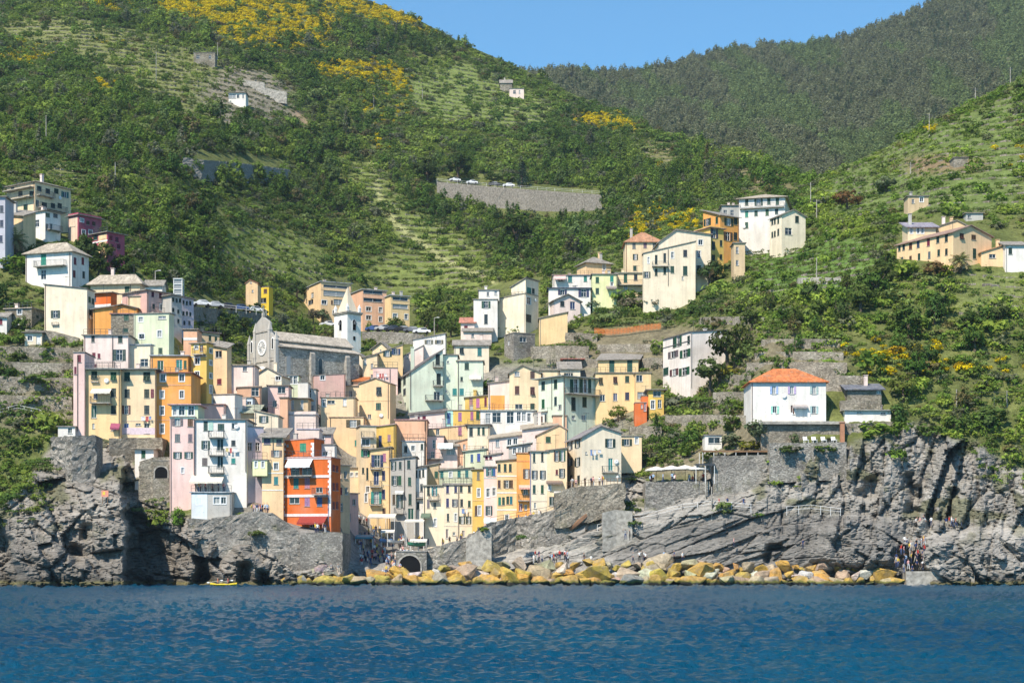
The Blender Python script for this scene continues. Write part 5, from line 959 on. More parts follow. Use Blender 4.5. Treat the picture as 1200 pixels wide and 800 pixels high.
# ------------------------------------------------------------------ plants
def leafmesh(name, seed, n, rx, rz, size, clumps, z0=0, shape='ball', trunk=0, m=None, up=.25):
    """crown of many small leaf faces gathered in clumps; attribute lv varies the leaf colour by clump and leaf"""
    rs = np.random.RandomState(seed); cc = []
    while len(cc) < clumps:
        p = rs.uniform(-1, 1, 3)
        r = np.linalg.norm(p)
        if r > 1 or r < .45: continue
        if shape == 'ball' and p[2] < -.55: continue
        if shape == 'flat' and p[2] < -.3: continue
        if shape == 'cone':
            t = rs.rand(); a = rs.uniform(0, 6.28); rr = (1 - t) * rs.uniform(.5, 1); p = np.array([rr * math.cos(a), rr * math.sin(a), t * 2 - 1])
        cc.append(p)
    v = []; f = []; lv = []
    if trunk:
        b = MB(); b.bar((0, 0, -1.5), (0, 0, z0), trunk, 6, trunk * .6)
        for k in range(3): a = k * 2.1 + seed; b.bar((0, 0, z0 * .7), (rx * .5 * math.cos(a), rx * .5 * math.sin(a), z0 + rz * .7), trunk * .45, 5, trunk * .15)
        v += [tuple(q) for q in b.v]; f += b.f; lv += [-1] * len(b.f)
    nb = len(f); per = n // clumps
    for c in cc:
        cv = rs.rand(); cr = rs.uniform(.22, .42)
        for k in range(per):
            d = rs.randn(3); d /= np.linalg.norm(d) + 1e-6; p = c + d * cr * rs.rand() ** .4
            pos = np.array([p[0] * rx, p[1] * rx, z0 + rz + p[2] * rz])
            nrm = d * .5 + p * .6 + np.array([0, -.15, up + .2]) + rs.randn(3) * .32; nrm /= np.linalg.norm(nrm) + 1e-6
            t = np.cross(nrm, rs.randn(3)); t /= np.linalg.norm(t) + 1e-6; q = np.cross(nrm, t); s = size * rs.uniform(.6, 1.3)
            i = len(v); v += [tuple(pos - t * s - q * s * .2), tuple(pos + q * s * .62), tuple(pos + t * s + q * s * .1), tuple(pos - q * s * .62)]
            f.append((i, i + 1, i + 2, i + 3)); lv.append(np.clip(cv * .6 + rs.rand() * .4, 0, 1))
    me = bpy.data.meshes.new(name); me.from_pydata([tuple(p) for p in v], [], f); me.materials.append(m or M['leaf'])
    if trunk: me.materials.append(M['bark']); me.polygons.foreach_set('material_index', [1 if k < 0 else 0 for k in lv])
    a = me.attributes.new('lv', 'FLOAT_COLOR', 'FACE'); a.data.foreach_set('color', np.repeat(np.clip(np.array(lv), 0, 1), 4).astype(np.float32)); me.update(); return me
proto = bpy.data.collections.new('plant_prototypes')
def pro(me):
    o = bpy.data.objects.new(me.name, me); proto.objects.link(o); return o
# order matters: the collection is read in name order
KIND = dict(bush=0, bush2=1, low=2, tree=3, tree2=4, pine=5, vine=6, wall=7, scrub=8)
pro(leafmesh('p0_bush', 1, 170, 1.0, .8, .20, 22)); pro(leafmesh('p1_bush', 2, 170, 1.1, .62, .19, 18)); pro(leafmesh('p2_low', 3, 110, 1.2, .34, .18, 16, shape='flat'))
pro(leafmesh('p3_tree', 4, 300, 1.0, 1.0, .17, 30, z0=.5, trunk=.09)); pro(leafmesh('p4_tree', 5, 300, .85, 1.25, .16, 30, z0=.5, trunk=.08)); pro(leafmesh('p5_pine', 6, 240, .8, 1.5, .15, 40, z0=.5, shape='cone', trunk=.08))
pro(leafmesh('p6_vine', 7, 90, 1.0, .42, .15, 14, shape='flat', up=.5))
def wallchunk():
    rs = np.random.RandomState(3); b = MB()
    for r in range(3):
        x = -1.0
        while x < 1.0: L = rs.uniform(.3, .6); b.box(x, min(1.0, x + L - .03), -.18 + rs.uniform(-.05, .05), .25, r * .33, r * .33 + .30); x += L
    return b.mesh('p7_wall', M['stone'])
pro(wallchunk()); pro(leafmesh('p8_scrub', 9, 120, .9, .7, .13, 26, up=.1))

def scatter(name, label, pts, kinds, scl, rz, col, kind='stuff'):
    n = len(pts); me = bpy.data.meshes.new(name); me.vertices.add(n); me.vertices.foreach_set('co', np.asarray(pts, np.float32).ravel())
    def at(nm, typ, arr, key): a = me.attributes.new(nm, typ, 'POINT'); a.data.foreach_set(key, np.ascontiguousarray(arr).ravel())
    at('idx', 'INT', np.asarray(kinds, np.int32), 'value'); at('scl', 'FLOAT_VECTOR', np.asarray(scl, np.float32), 'vector')
    rot = np.zeros((n, 3), np.float32); rot[:, 2] = rz; at('rot', 'FLOAT_VECTOR', rot, 'vector')
    c4 = np.ones((n, 4), np.float32); c4[:, :3] = col; at('col', 'FLOAT_COLOR', c4, 'color')
    o = link(name, me, None, label, None, None, kind)
    g = bpy.data.node_groups.get('plant_scatter')
    if g is None:
        g = bpy.data.node_groups.new('plant_scatter', 'GeometryNodeTree'); g.interface.new_socket('Geometry', in_out='INPUT', socket_type='NodeSocketGeometry'); g.interface.new_socket('Geometry', in_out='OUTPUT', socket_type='NodeSocketGeometry')
        i = g.nodes.new('NodeGroupInput'); u = g.nodes.new('NodeGroupOutput'); ip = g.nodes.new('GeometryNodeInstanceOnPoints'); ci = g.nodes.new('GeometryNodeCollectionInfo')
        ci.inputs['Collection'].default_value = proto; ci.inputs['Separate Children'].default_value = True; ci.inputs['Reset Children'].default_value = True
        def na(nm, t): k = g.nodes.new('GeometryNodeInputNamedAttribute'); k.data_type = t; k.inputs[0].default_value = nm; return k.outputs[0]
        g.links.new(i.outputs[0], ip.inputs['Points']); g.links.new(ci.outputs[0], ip.inputs['Instance']); ip.inputs['Pick Instance'].default_value = True
        g.links.new(na('idx', 'INT'), ip.inputs['Instance Index']); g.links.new(na('scl', 'FLOAT_VECTOR'), ip.inputs['Scale'])
        er = g.nodes.new('FunctionNodeEulerToRotation'); g.links.new(na('rot', 'FLOAT_VECTOR'), er.inputs[0]); g.links.new(er.outputs[0], ip.inputs['Rotation']); g.links.new(ip.outputs[0], u.inputs[0])
    md = o.modifiers.new('scatter', 'NODES'); md.node_group = g; return o

def ground(px, py):
    """points of the hillside along lines of sight"""
    d = samp(DG, px, py) + samp(DISP, px, py); return np.stack([(px - CX) / F * d, d, CH + (HY - py) / F * d], -1)
# area of ground per picture cell, so that plants are spread evenly over the land
def landcells(step, ylo=-60, yhi=700, x0=-255, x1=1455):
    cx = np.arange(x0, x1, step); cy = np.arange(ylo, yhi, step); A, B = np.meshgrid(cx, cy); A = A.ravel().astype(float); B = B.ravel().astype(float)
    ok = B > ridge(A) + 1; A, B = A[ok], B[ok]
    p = ground(A, B); px_ = ground(A + step, B); py_ = ground(A, B + step)
    ar = np.linalg.norm(np.cross(px_ - p, py_ - p), axis=1); return A, B, ar
VILL = [(60,330),(100,300),(175,325),(232,345),(262,400),(285,425),(345,435),(425,440),(440,400),(485,395),(530,385),(555,345),(632,330),(632,400),(640,430),(700,425),(700,412),(755,412),(768,450),(765,490),(752,510),(735,560),(690,590),(620,618),(520,645),(410,650),
        (330,610),(230,590),(190,520),(90,515),(86,430),(98,395),(50,390),(0,385),(0,230),(40,205),(85,225),(140,270),(145,300),(100,320)]
VIL2 = [(640,365),(640,335),(690,298),(735,280),(790,265),(830,250),(845,245),(870,222),(945,245),(945,285),(880,320),(830,345),(760,355),(690,350)]
KEEP = [[(1048,262),(1110,254),(1165,268),(1205,285),(1205,318),(1050,315)], [(878,440),(972,440),(1048,452),(1048,500),(985,522),(895,522),(885,500)], [(345,325),(490,340),(490,397),(345,380)], [(775,384),(815,384),(820,455),(775,455)],
        [(505,205),(710,224),(712,262),(640,258),(512,236)], [(215,176),(335,188),(330,214),(235,212)], [(838,528),(905,528),(905,560),(838,560)], [(765,548),(830,546),(830,572),(765,572)], [(386,350),(432,350),(432,425),(386,425)], [(555,335),(635,325),(635,400),(555,400)], [(225,345),(335,365),(335,385),(225,365)]]
CORE = [(98,400),(220,380),(270,425),(345,440),(425,440),(440,400),(520,385),(560,400),(600,430),(700,430),(765,470),(735,560),(690,585),(560,640),(330,640),(225,600),(95,512)]
HARB = [(330,590),(420,560),(520,600),(560,640),(540,700),(330,700)]
def freeof(A, B):
    q = ground(A, B); ok = np.ones(len(A), bool)
    for h in HOUSES:
        dx = q[:, 0] - h.e.location.x; dy = q[:, 1] - h.e.location.y; u = dx * h.ca + dy * h.sa; v = -dx * h.sa + dy * h.ca
        ok &= ~((np.abs(u) < h.w / 2 + .8) & (v > -1.6) & (v < h.dep + .8))
    return ok
def near(px, py, poly): return inpoly(px, py, poly)
sx = np.array; rsP = np.random.RandomState(21)
def zone_col(px, py, n):
    """plant colour by zone"""
    base = np.array([(.120, .165, .042), (.150, .200, .048), (.200, .245, .058), (.092, .135, .042), (.180, .200, .085), (.235, .265, .062)])
    w_ = fbm(px / 46, py / 30, 91, 4); k = np.clip((w_ - .25) * 2.0 + rsP.uniform(-.35, .35, n), 0, .999); c = base[[3, 0, 1, 4, 2, 5]][(k * 6).astype(int)] * np.array((1.08, 1.24, 1.05))
    return c * rsP.uniform(.75, 1.3, (n, 1))
GORSE = [([(190,-5),(330,-5),(400,25),(385,42),(330,45),(250,30),(190,15)], .75), ([(375,-10),(440,0),(500,26),(520,42),(470,32),(385,14)], .8), ([(370,76),(430,72),(475,82),(482,104),(440,98),(405,92),(372,90)], .7), ([(95,-5),(150,0),(160,18),(130,14),(100,8)], .4),
         ([(250,30),(385,40),(390,55),(300,60),(255,48)], .45), ([(420,100),(480,104),(490,130),(450,150),(425,140)], .22), ([(680,134),(735,138),(748,152),(700,150),(680,145)], .75), ([(740,250),(775,240),(818,258),(815,272),(770,268),(735,280)], .5), ([(755,185),(780,190),(775,200)], .4), ([(985,408),(1100,405),(1110,440),(1010,440)], .4), ([(960,425),(1200,425),(1200,445),(960,440)], .25),
         ([(1070,150),(1110,150),(1100,162)], .6), ([(20,45),(60,60),(40,80),(0,70)], .25), ([(105,92),(135,95),(130,112),(108,108)], .5), ([(110,45),(145,55),(135,64),(108,56)], .4), ([(1170,150),(1200,140),(1200,200),(1165,210)], .15), ([(420,165),(460,165),(450,180),(420,176)], .4)]
def shrubs():
    A, B, ar = landcells(4.0)
    dist = samp(DG, A, B)
    dens = np.where(dist < 340, .55, np.where(dist < 480, .34, .25))
    k = rsP.poisson(ar * dens); A = np.repeat(A, k); B = np.repeat(B, k); A = A + rsP.uniform(0, 4, len(A)); B = B + rsP.uniform(0, 4, len(B))
    rock = samp(rockm, A, B); t = samp(tmask, A, B)
    dust = np.zeros(len(A))
    for poly in ([(640,385),(770,378),(900,383),(990,405),(990,440),(880,440),(800,470),(770,440),(640,430)], [(262,72),(340,95),(345,140),(260,150),(235,110)], [(855,195),(910,192),(935,225),(880,230)], [(338,125),(348,127),(368,152),(360,160),(352,155)]): dust = np.maximum(dust, inpoly(A, B, poly))
    ledge = np.zeros(len(A), bool)
    for poly in ([(-20,540),(60,535),(66,585),(30,640),(0,620)], [(690,570),(762,585),(735,640),(700,655),(684,620)], [(903,525),(945,525),(938,572),(900,570)], [(1120,495),(1210,515),(1210,575),(1150,560)], [(740,468),(800,490),(830,560),(735,565)], [(840,588),(900,598),(880,612),(830,606)], [(150,575),(175,560),(215,610),(190,640)], [(228,606),(300,612),(300,626),(230,622)], [(1040,500),(1070,500),(1070,545),(1050,540)]): ledge |= inpoly(A, B, poly)
    keep = ((rsP.rand(len(A)) > rock * 1.6) | ((rsP.rand(len(A)) < .55) & ledge)) & freeof(A, B) & (rsP.rand(len(A)) > t * .93) & (rsP.rand(len(A)) > dust * .6)
    for q in KEEP: keep &= ~inpoly(A, B, q)
    keep &= (samp(DG, A, B) > 200) & (B < 620)
    keep &= ~(inpoly(A, B, CORE) & (rsP.rand(len(A)) > .12)) & ~inpoly(A, B, HARB)
    A, B, rock, t = A[keep], B[keep], rock[keep], t[keep]; n = len(A); p = ground(A, B); dist = p[:, 1]
    c = zone_col(A, B, n); wood = fbm(A / 60, B / 40, 95, 3)
    woody = np.zeros(n)
    for poly in ([(60,225),(130,215),(260,260),(270,350),(170,330),(60,300)], [(0,120),(180,110),(330,160),(480,200),(430,260),(300,230),(100,200),(0,190)], [(640,160),(900,200),(930,260),(860,235),(740,265),(640,250)], [(440,190),(520,205),(520,240),(700,250),(740,290),(640,330),(560,290),(470,230)],
                 [(400,25),(560,60),(470,70),(380,60)], [(120,20),(250,40),(260,60),(100,30)]): woody = np.maximum(woody, inpoly(A, B, poly))
    woody = (rsP.rand(n) < woody * .45 + (wood > .6) * .12) & (rock < .2) & (t < .3)
    kk = rsP.choice([0, 1, 2, 8], n, p=[.28, .34, .26, .12]); s = rsP.lognormal(0, .38, n) * np.clip(.78 + (dist - 290) / 900, .78, 1.2)
    tr = woody & (rsP.rand(n) < .62); kk = np.where(tr, rsP.choice([3, 4, 5], n, p=[.5, .4, .1]), kk); s = np.where(tr, s * 1.12, s)
    s = np.clip(s, .45, 3.2); vl = inpoly(A, B, VILL) | inpoly(A, B, VIL2); s[vl] = np.clip(s[vl] * .7, .4, 1.2); kk[vl & (kk > 2)] = 1
    c[woody] *= np.array((.72, .80, .80))
    gr = rsP.rand(n) < .10; c[gr] = np.array((.17, .18, .12)) * rsP.uniform(.7, 1.2, (gr.sum(), 1))            # grey olive scrub
    br = (rsP.rand(n) < .04); c[br] = np.array((.19, .16, .08)) * rsP.uniform(.7, 1.2, (br.sum(), 1))
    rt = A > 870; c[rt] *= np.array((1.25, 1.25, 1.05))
    for poly, pr in GORSE:
        m = inpoly(A + rsP.uniform(-10, 10, n), B + rsP.uniform(-5, 5, n), poly) & (rsP.rand(n) < pr * 1.2) & (fbm(A / 9, B / 5, 99, 3) > .33)
        c[m] = np.array((.86, .66, .015)) * rsP.uniform(.65, 1.15, (m.sum(), 1)); kk[m] = rsP.choice([0, 1, 1], m.sum()); s[m] = np.clip(s[m] * .75, .55, 1.3); p[m, 2] += .5
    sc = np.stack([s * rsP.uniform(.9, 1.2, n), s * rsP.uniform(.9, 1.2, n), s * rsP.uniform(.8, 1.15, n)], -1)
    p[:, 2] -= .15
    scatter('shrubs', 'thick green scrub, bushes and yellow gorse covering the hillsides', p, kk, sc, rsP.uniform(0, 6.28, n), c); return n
n1_ = shrubs()
# terraces: rows of vines and low dry walls that follow the contour lines
def terraces():
    P_, K_, S_, R_, C_ = [], [], [], [], []
    for q, (poly, c) in enumerate(TERR):
        x0, x1 = min(p[0] for p in poly), max(p[0] for p in poly); y0, y1 = min(p[1] for p in poly), max(p[1] for p in poly)
        ys = np.arange(y0 - 4, y1 + 5, .5)
        dm = float(samp(DG, (x0 + x1) / 2, (y0 + y1) / 2)); stepx = max(2.0, 1.5 * F / dm); hstep = 2.3 if dm < 420 else (3.2 if dm < 600 else 4.2)
        for x in np.arange(x0, x1, stepx):
            g = ground(np.full(len(ys), x), ys); Z = g[:, 2]
            o = np.argsort(Z); k0, k1 = math.ceil(Z.min() / hstep), math.floor(Z.max() / hstep)
            if k1 < k0: continue
            zt = np.arange(k0, k1 + 1) * hstep + .5 * np.sin(x * .03); yy = np.interp(zt, Z[o], ys[o])
            m = inpoly(np.full(len(yy), x), yy, poly) & (rsP.rand(len(yy)) > .04); yy = yy[m]
            if not len(yy): continue
            pt = ground(np.full(len(yy), x), yy); pt2 = ground(np.full(len(yy), x + 3), yy); ang = np.arctan2(pt2[:, 1] - pt[:, 1], pt2[:, 0] - pt[:, 0])
            n = len(yy); L = stepx * pt[:, 1] / F
            P_.append(pt - np.array((0, 0, .9))); K_.append(np.full(n, 7)); S_.append(np.stack([L * .60, np.full(n, 1.), np.full(n, 1.0 if dm > 420 else 1.05) * rsP.uniform(.7, 1.3, n)], -1)); R_.append(ang); C_.append(np.full((n, 3), .2))
            for rpt in ((1, 2) if dm > 420 else (1, 2, 3)):
                jit = np.stack([rsP.uniform(-.8, .8, n), rsP.uniform(.2, 1.6, n) + .5 * rpt, rsP.uniform(-.1, .2, n) + .35 * rpt], -1)
                vm = rsP.rand(n) < .85
                P_.append((pt + jit)[vm]); K_.append(rsP.choice([6, 2, 6], vm.sum())); s = rsP.uniform(.55, 1.0, vm.sum()) * (1.1 if dm > 500 else .9); S_.append(np.stack([s * 1.15, s * .8, s], -1)); R_.append(ang[vm] + rsP.uniform(-.3, .3, vm.sum()))
                C_.append((np.array((.135, .205, .042)) if q % 3 else np.array((.13, .165, .042))) * rsP.uniform(.7, 1.35, (vm.sum(), 1)))
    P_, K_, S_, R_, C_ = (np.concatenate(a) for a in (P_, K_, S_, R_, C_))
    w_ = K_ == 7
    scatter('terrace_walls', 'long low dry stone terrace walls following the hillside', P_[w_], K_[w_], S_[w_], R_[w_], C_[w_])
    scatter('vineyard_foliage', 'rows of green vines on the hillside terraces', P_[~w_], K_[~w_], S_[~w_], R_[~w_], C_[~w_]); return len(P_)
n2_ = terraces()
# forest on the far mountain
def forest():
    n = 38000; T_ = rsP.rand(n); X_ = rsP.uniform(380, 1500, n); i = np.clip((X_ + 300) / 4, 0, len(bx) - 2); j = T_ * (nb - 1)
    ii = i.astype(int); jj = np.minimum(j.astype(int), nb - 2); fj = (j - jj)[:, None]; fi = (i - ii)[:, None]
    p = (bco[jj, ii] * (1 - fi) + bco[jj, ii + 1] * fi) * (1 - fj) + (bco[jj + 1, ii] * (1 - fi) + bco[jj + 1, ii + 1] * fi) * fj
    # even cover of the land: keep in proportion to the ground area per step
    da = p[:, 1] / F * 4; keep = rsP.rand(n) < np.clip(da / da.max(), .3, 1); p = p[keep]; X_ = X_[keep]; T_ = T_[keep]; n = len(p)
    w_ = fbm(X_ / 45 + T_ * 2, T_ * 5 + X_ / 120, 97, 4); s = rsP.uniform(2.6, 4.4, n); pine = (w_ > .58) & (rsP.rand(n) < .35) & (T_ < .93); kk = np.where(pine, 5, rsP.choice([3, 4, 0], n)); s = np.where(pine, s * .8, s)
    c = np.where(pine[:, None], np.array((.11, .15, .075)), np.where((w_ < .44)[:, None], np.array((.195, .25, .10)), np.array((.21, .22, .125)))) * rsP.uniform(.7, 1.3, (n, 1))
    scatter('forest', 'mixed woodland of pines and bare brown trees covering the far mountain', p - np.array((0, 0, 2.)), kk, np.stack([s, s, s], -1), rsP.uniform(0, 6.28, n), c); return n
n3_ = forest()
print('plants', n1_, n2_, n3_)
# ------------------------------------------------------------------ church
def church():
    h = House('grey stone church with a stepped pale front, rose window and long shaded side', 291, 324, 405, 446, 'stone', yaw=-49, rx=421, name='church', cat='church')
    w, d, H0 = h.w / 2, h.dep, h.h
    sec = [(-w, -4), (-w, H0), (-w + 2.6, H0 + .9), (-w + 2.6, H0 + 1.7), (0, H0 + 3.6), (w - 2.6, H0 + 1.7), (w - 2.6, H0 + .9), (w, H0), (w, -4)]
    b = MB(); n = len(sec)
    v = [(x, .6, z) for x, z in sec] + [(x, d, z) for x, z in sec]
    b.add(v, [(0, 1, n + 1, n), (2, 3, n + 3, n + 2), (5, 6, n + 6, n + 5), (7, 8, n + 8, n + 7), tuple(range(n, 2 * n))])
    wl = link('wall', b.mesh('wall', M['churchstone']), h.e)
    for i, j, nm in ((1, 2, 'aisle_roof'), (6, 7, 'aisle_roof'), (3, 4, 'nave_roof'), (4, 5, 'nave_roof')):
        (xa, za), (xb, zb) = sec[i], sec[j]; q = MB(); ox = .35 * (1 if xb > xa else -1)
        dx, dz = xb - xa, zb - za; L = math.hypot(dx, dz); k = .5 / L
        lo = za < zb; A_ = (xa - dx * k, za - dz * k) if lo else (xa, za); B_ = (xb, zb) if lo else (xb + dx * k, zb + dz * k); up = .16
        p4 = [Vector((A_[0], .4, A_[1] + up)), Vector((B_[0], .4, B_[1] + up)), Vector((B_[0], d + .3, B_[1] + up)), Vector((A_[0], d + .3, A_[1] + up))]
        q4 = [p - Vector((0, 0, .15)) for p in p4]; q.add(p4 + q4, [(0, 1, 2, 3), (7, 6, 5, 4), (0, 4, 5, 1), (1, 5, 6, 2), (2, 6, 7, 3), (3, 7, 4, 0)])
        o = link(nm, q.mesh(nm, M['roof']), h.e); o.color = (.50, .44, .36, 1)
    for k in range(4):                                         # side buttresses and windows on the right wall
        q = MB(); y = 4 + k * (d - 6) / 3.3; q.box(w, w + .8, y - .5, y + .5, -4, H0 - 1.0); q.add([(w, y - .5, H0 - 1), (w + .8, y - .5, H0 - 1), (w + .8, y + .5, H0 - 1), (w, y + .5, H0 - 1), (w, y - .5, H0 - .4), (w, y + .5, H0 - .4)], [(0, 1, 4), (3, 5, 2), (1, 2, 5, 4)])
        if k in (1, 3): link('buttress', q.mesh('buttress', M['concrete']), h.e)
    def arch(W, Hh, seg=8): return [(-W / 2, 0), (W / 2, 0)] + [(W / 2 * math.cos(a), Hh - W / 2 + W / 2 * math.sin(a) * 1.3) for a in [math.pi * k / seg for k in range(seg + 1)]]
    def archpart(nm, m, W, Hh, mat4, th, color=None):
        q = MB(); pts = arch(W, Hh); k = len(pts); q.add([(x, -th, z) for x, z in pts] + [(x, .05, z) for x, z in pts], [tuple(range(k))] + [(i, (i + 1) % k, k + (i + 1) % k, k + i) for i in range(k)])
        o = link(nm, q.mesh(nm, m), h.e); o.matrix_local = mat4
        if color: o.color = (*color, 1)
        return o
    for y in (.14 * d, .52 * d):
        T = Matrix.Translation((w, y, 1.2)) @ Matrix.Rotation(R(90), 4, 'Z'); archpart('lancet_surround', M['concrete'], 1.5, 4.3, T, .06); archpart('lancet_window', M['glass'], .9, 3.8, T @ Matrix.Translation((0, 0, .2)), .08)
    # front
    def ft(u): a = abs(u); return H0 + 5.0 + (2.7 - a) * .55 if a < 2.7 else H0 + 3.3 - (a - 2.7) / (w - 2.7) * 2.6
    q = MB(); us = [-w, -2.7, -2.69, 0, 2.69, 2.7, w]; fr = [(-w, -4), (w, -4)] + [(u, ft(u)) for u in us[::-1]]; k = len(fr)
    q.add([(x, 0, z) for x, z in fr] + [(x, .6, z) for x, z in fr], [tuple(range(k)), tuple(range(k, 2 * k))[::-1]] + [(i, (i + 1) % k, k + (i + 1) % k, k + i) for i in range(k)])
    o = link('front', q.mesh('front', M['stucco']), h.e); o.color = (.42, .40, .36, 1)
    for x in (-w + .3, -2.7, 2.7, w - .3):
        q = MB(); zt = ft(x) + .2; q.box(x - .35, x + .35, -.25, .45, -4, zt); q.add([(x - .4, -.3, zt), (x + .4, -.3, zt), (x + .4, .5, zt), (x - .4, .5, zt), (x, .1, zt + 2.0)], [(0, 1, 4), (1, 2, 4), (2, 3, 4), (3, 0, 4), (0, 3, 2, 1)])
        o = link('pinnacle', q.mesh('pinnacle', M['stucco']), h.e); o.color = (.48, .46, .42, 1)
    q = MB(); z = ft(0); q.box(-.3, .3, .05, .5, z - .1, z + .8); q.box(-.09, .09, .2, .35, z + .8, z + 2.2); q.box(-.45, .45, .22, .33, z + 1.4, z + 1.6); link('cross', q.mesh('cross', M['concrete']), h.e)
    q = MB(); n = 24
    rose = lambda r, y: [(r * math.cos(6.2832 * k / n), y, r * math.sin(6.2832 * k / n)) for k in range(n)]
    a, b_, c, d_ = rose(1.6, .02), rose(1.6, -.16), rose(1.25, -.16), rose(1.25, .02)
    for s1, s2 in ((a, b_), (b_, c), (c, d_)): q.add(s1 + s2, [(i, (i + 1) % n, n + (i + 1) % n, n + i) for i in range(n)])
    for k in range(12): an = 6.2832 * k / 12; q.bar((.35 * math.cos(an), -.1, .35 * math.sin(an)), (1.3 * math.cos(an), -.1, 1.3 * math.sin(an)), .06, 5)
    o = link('rose_window', q.mesh('rose_window', M['white']), h.e); o.location = (0, 0, H0 + .1)
    q = MB(); q.add(rose(1.28, -.04), [tuple(range(n))]); g = link('pane', q.mesh('pane', M['stucco']), o); g.color = (.46, .45, .42, 1)
    for zz in (H0 - 2.9, H0 + 3.2): q = MB(); q.box(-w if zz < H0 else -2.4, w if zz < H0 else 2.4, -.14, -.01, zz, zz + .25); link('string_course', q.mesh('string_course', M['concrete']), h.e)
    T = Matrix.Translation((.1, 0, -1.5)); archpart('portal', M['white'], 3.0, 4.4, T, .35); archpart('lunette', M['paint'], 2.1, 3.9, T, .40, (.62, .34, .08)); archpart('portal_door', M['wood'], 1.9, 2.3, T, .44)
    for x in (-3.9, 3.9): T = Matrix.Translation((x, 0, H0 - .6)); archpart('lancet_surround', M['white'], .9, 2.4, T, .07); archpart('lancet_window', M['glass'], .5, 2.0, T @ Matrix.Translation((0, 0, .15)), .1)
    for x in (-3.9, 3.9): T = Matrix.Translation((x, 0, -1.4)); archpart('side_door', M['wood'], 1.2, 2.6, T, .08)
church()
def tower():
    h = House('white church bell tower with a pointed cream spire', 391.5, 407, 366, 432, 'white', yaw=-46, rx=423, name='bell_tower', cat='bell tower', Y=D(407, 412) - 7); w, d, H0 = h.w / 2, h.dep, h.h
    b = MB(); b.box(-w, w, 0, d, -4, H0); o = link('wall', b.mesh('wall', M['stucco']), h.e); o.color = (.80, .78, .74, 1)
    b = MB(); b.box(-w - .35, w + .35, -.35, d + .35, H0, H0 + .35); b.box(-w - .2, w + .2, -.2, d + .2, H0 - .3, H0 - .003); link('cornice', b.mesh('cornice', M['concrete']), h.e)
    z = H0 + .35; ap = CH + (HY - 336) / F * (h.Y + 3) - h.z0; i = .5; b = MB()
    b.add([(-w + i, i, z), (w - i, i, z), (w - i, d - i, z), (-w + i, d - i, z), (0, d / 2, ap)], [(0, 1, 4), (1, 2, 4), (2, 3, 4), (3, 0, 4)]); o = link('spire', b.mesh('spire', M['stucco']), h.e); o.color = (.66, .57, .43, 1)
    for x in (-w + .25, w - .25):
        for y in (.25, d - .25): b = MB(); b.box(x - .28, x + .28, y - .28, y + .28, z, z + .9); b.add([(x - .32, y - .32, z + .9), (x + .32, y - .32, z + .9), (x + .32, y + .32, z + .9), (x - .32, y + .32, z + .9), (x, y, z + 1.9)], [(0, 1, 4), (1, 2, 4), (2, 3, 4), (3, 0, 4)]); link('pinnacle', b.mesh('pinnacle', M['white']), h.e)
    for face, L in (('f', h.w), ('r', d)):
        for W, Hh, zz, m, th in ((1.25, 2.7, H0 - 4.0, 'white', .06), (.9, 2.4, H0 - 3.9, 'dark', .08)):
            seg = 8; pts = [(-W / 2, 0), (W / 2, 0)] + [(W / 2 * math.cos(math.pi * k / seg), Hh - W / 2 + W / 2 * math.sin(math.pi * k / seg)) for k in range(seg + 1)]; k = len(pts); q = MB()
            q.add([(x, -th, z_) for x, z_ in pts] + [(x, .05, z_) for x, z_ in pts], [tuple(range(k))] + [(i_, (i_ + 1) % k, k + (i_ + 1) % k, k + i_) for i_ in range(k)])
            o = h.put('arch_surround' if m == 'white' else 'belfry_shade', q.mesh('arch', M[m]), face, L / 2, 0, zz)  # dark plate on the uncut wall paints the shade of the belfry
        q = MB(); q.bar((0, -.3, 0), (0, -.3, .75), .38, 10, .2); h.put('bell', q.mesh('bell', M['iron']), face, L / 2, 0, H0 - 2.6)
    q = MB(); q.box(-.3, .3, -.06, .02, 0, .9); h.put('slit_window_shade', q.mesh('slit_window_shade', M['dark']), 'r', d / 2, 0, H0 - 6.2)  # slit is a dark block painted as inner shade, wall stays whole
tower()

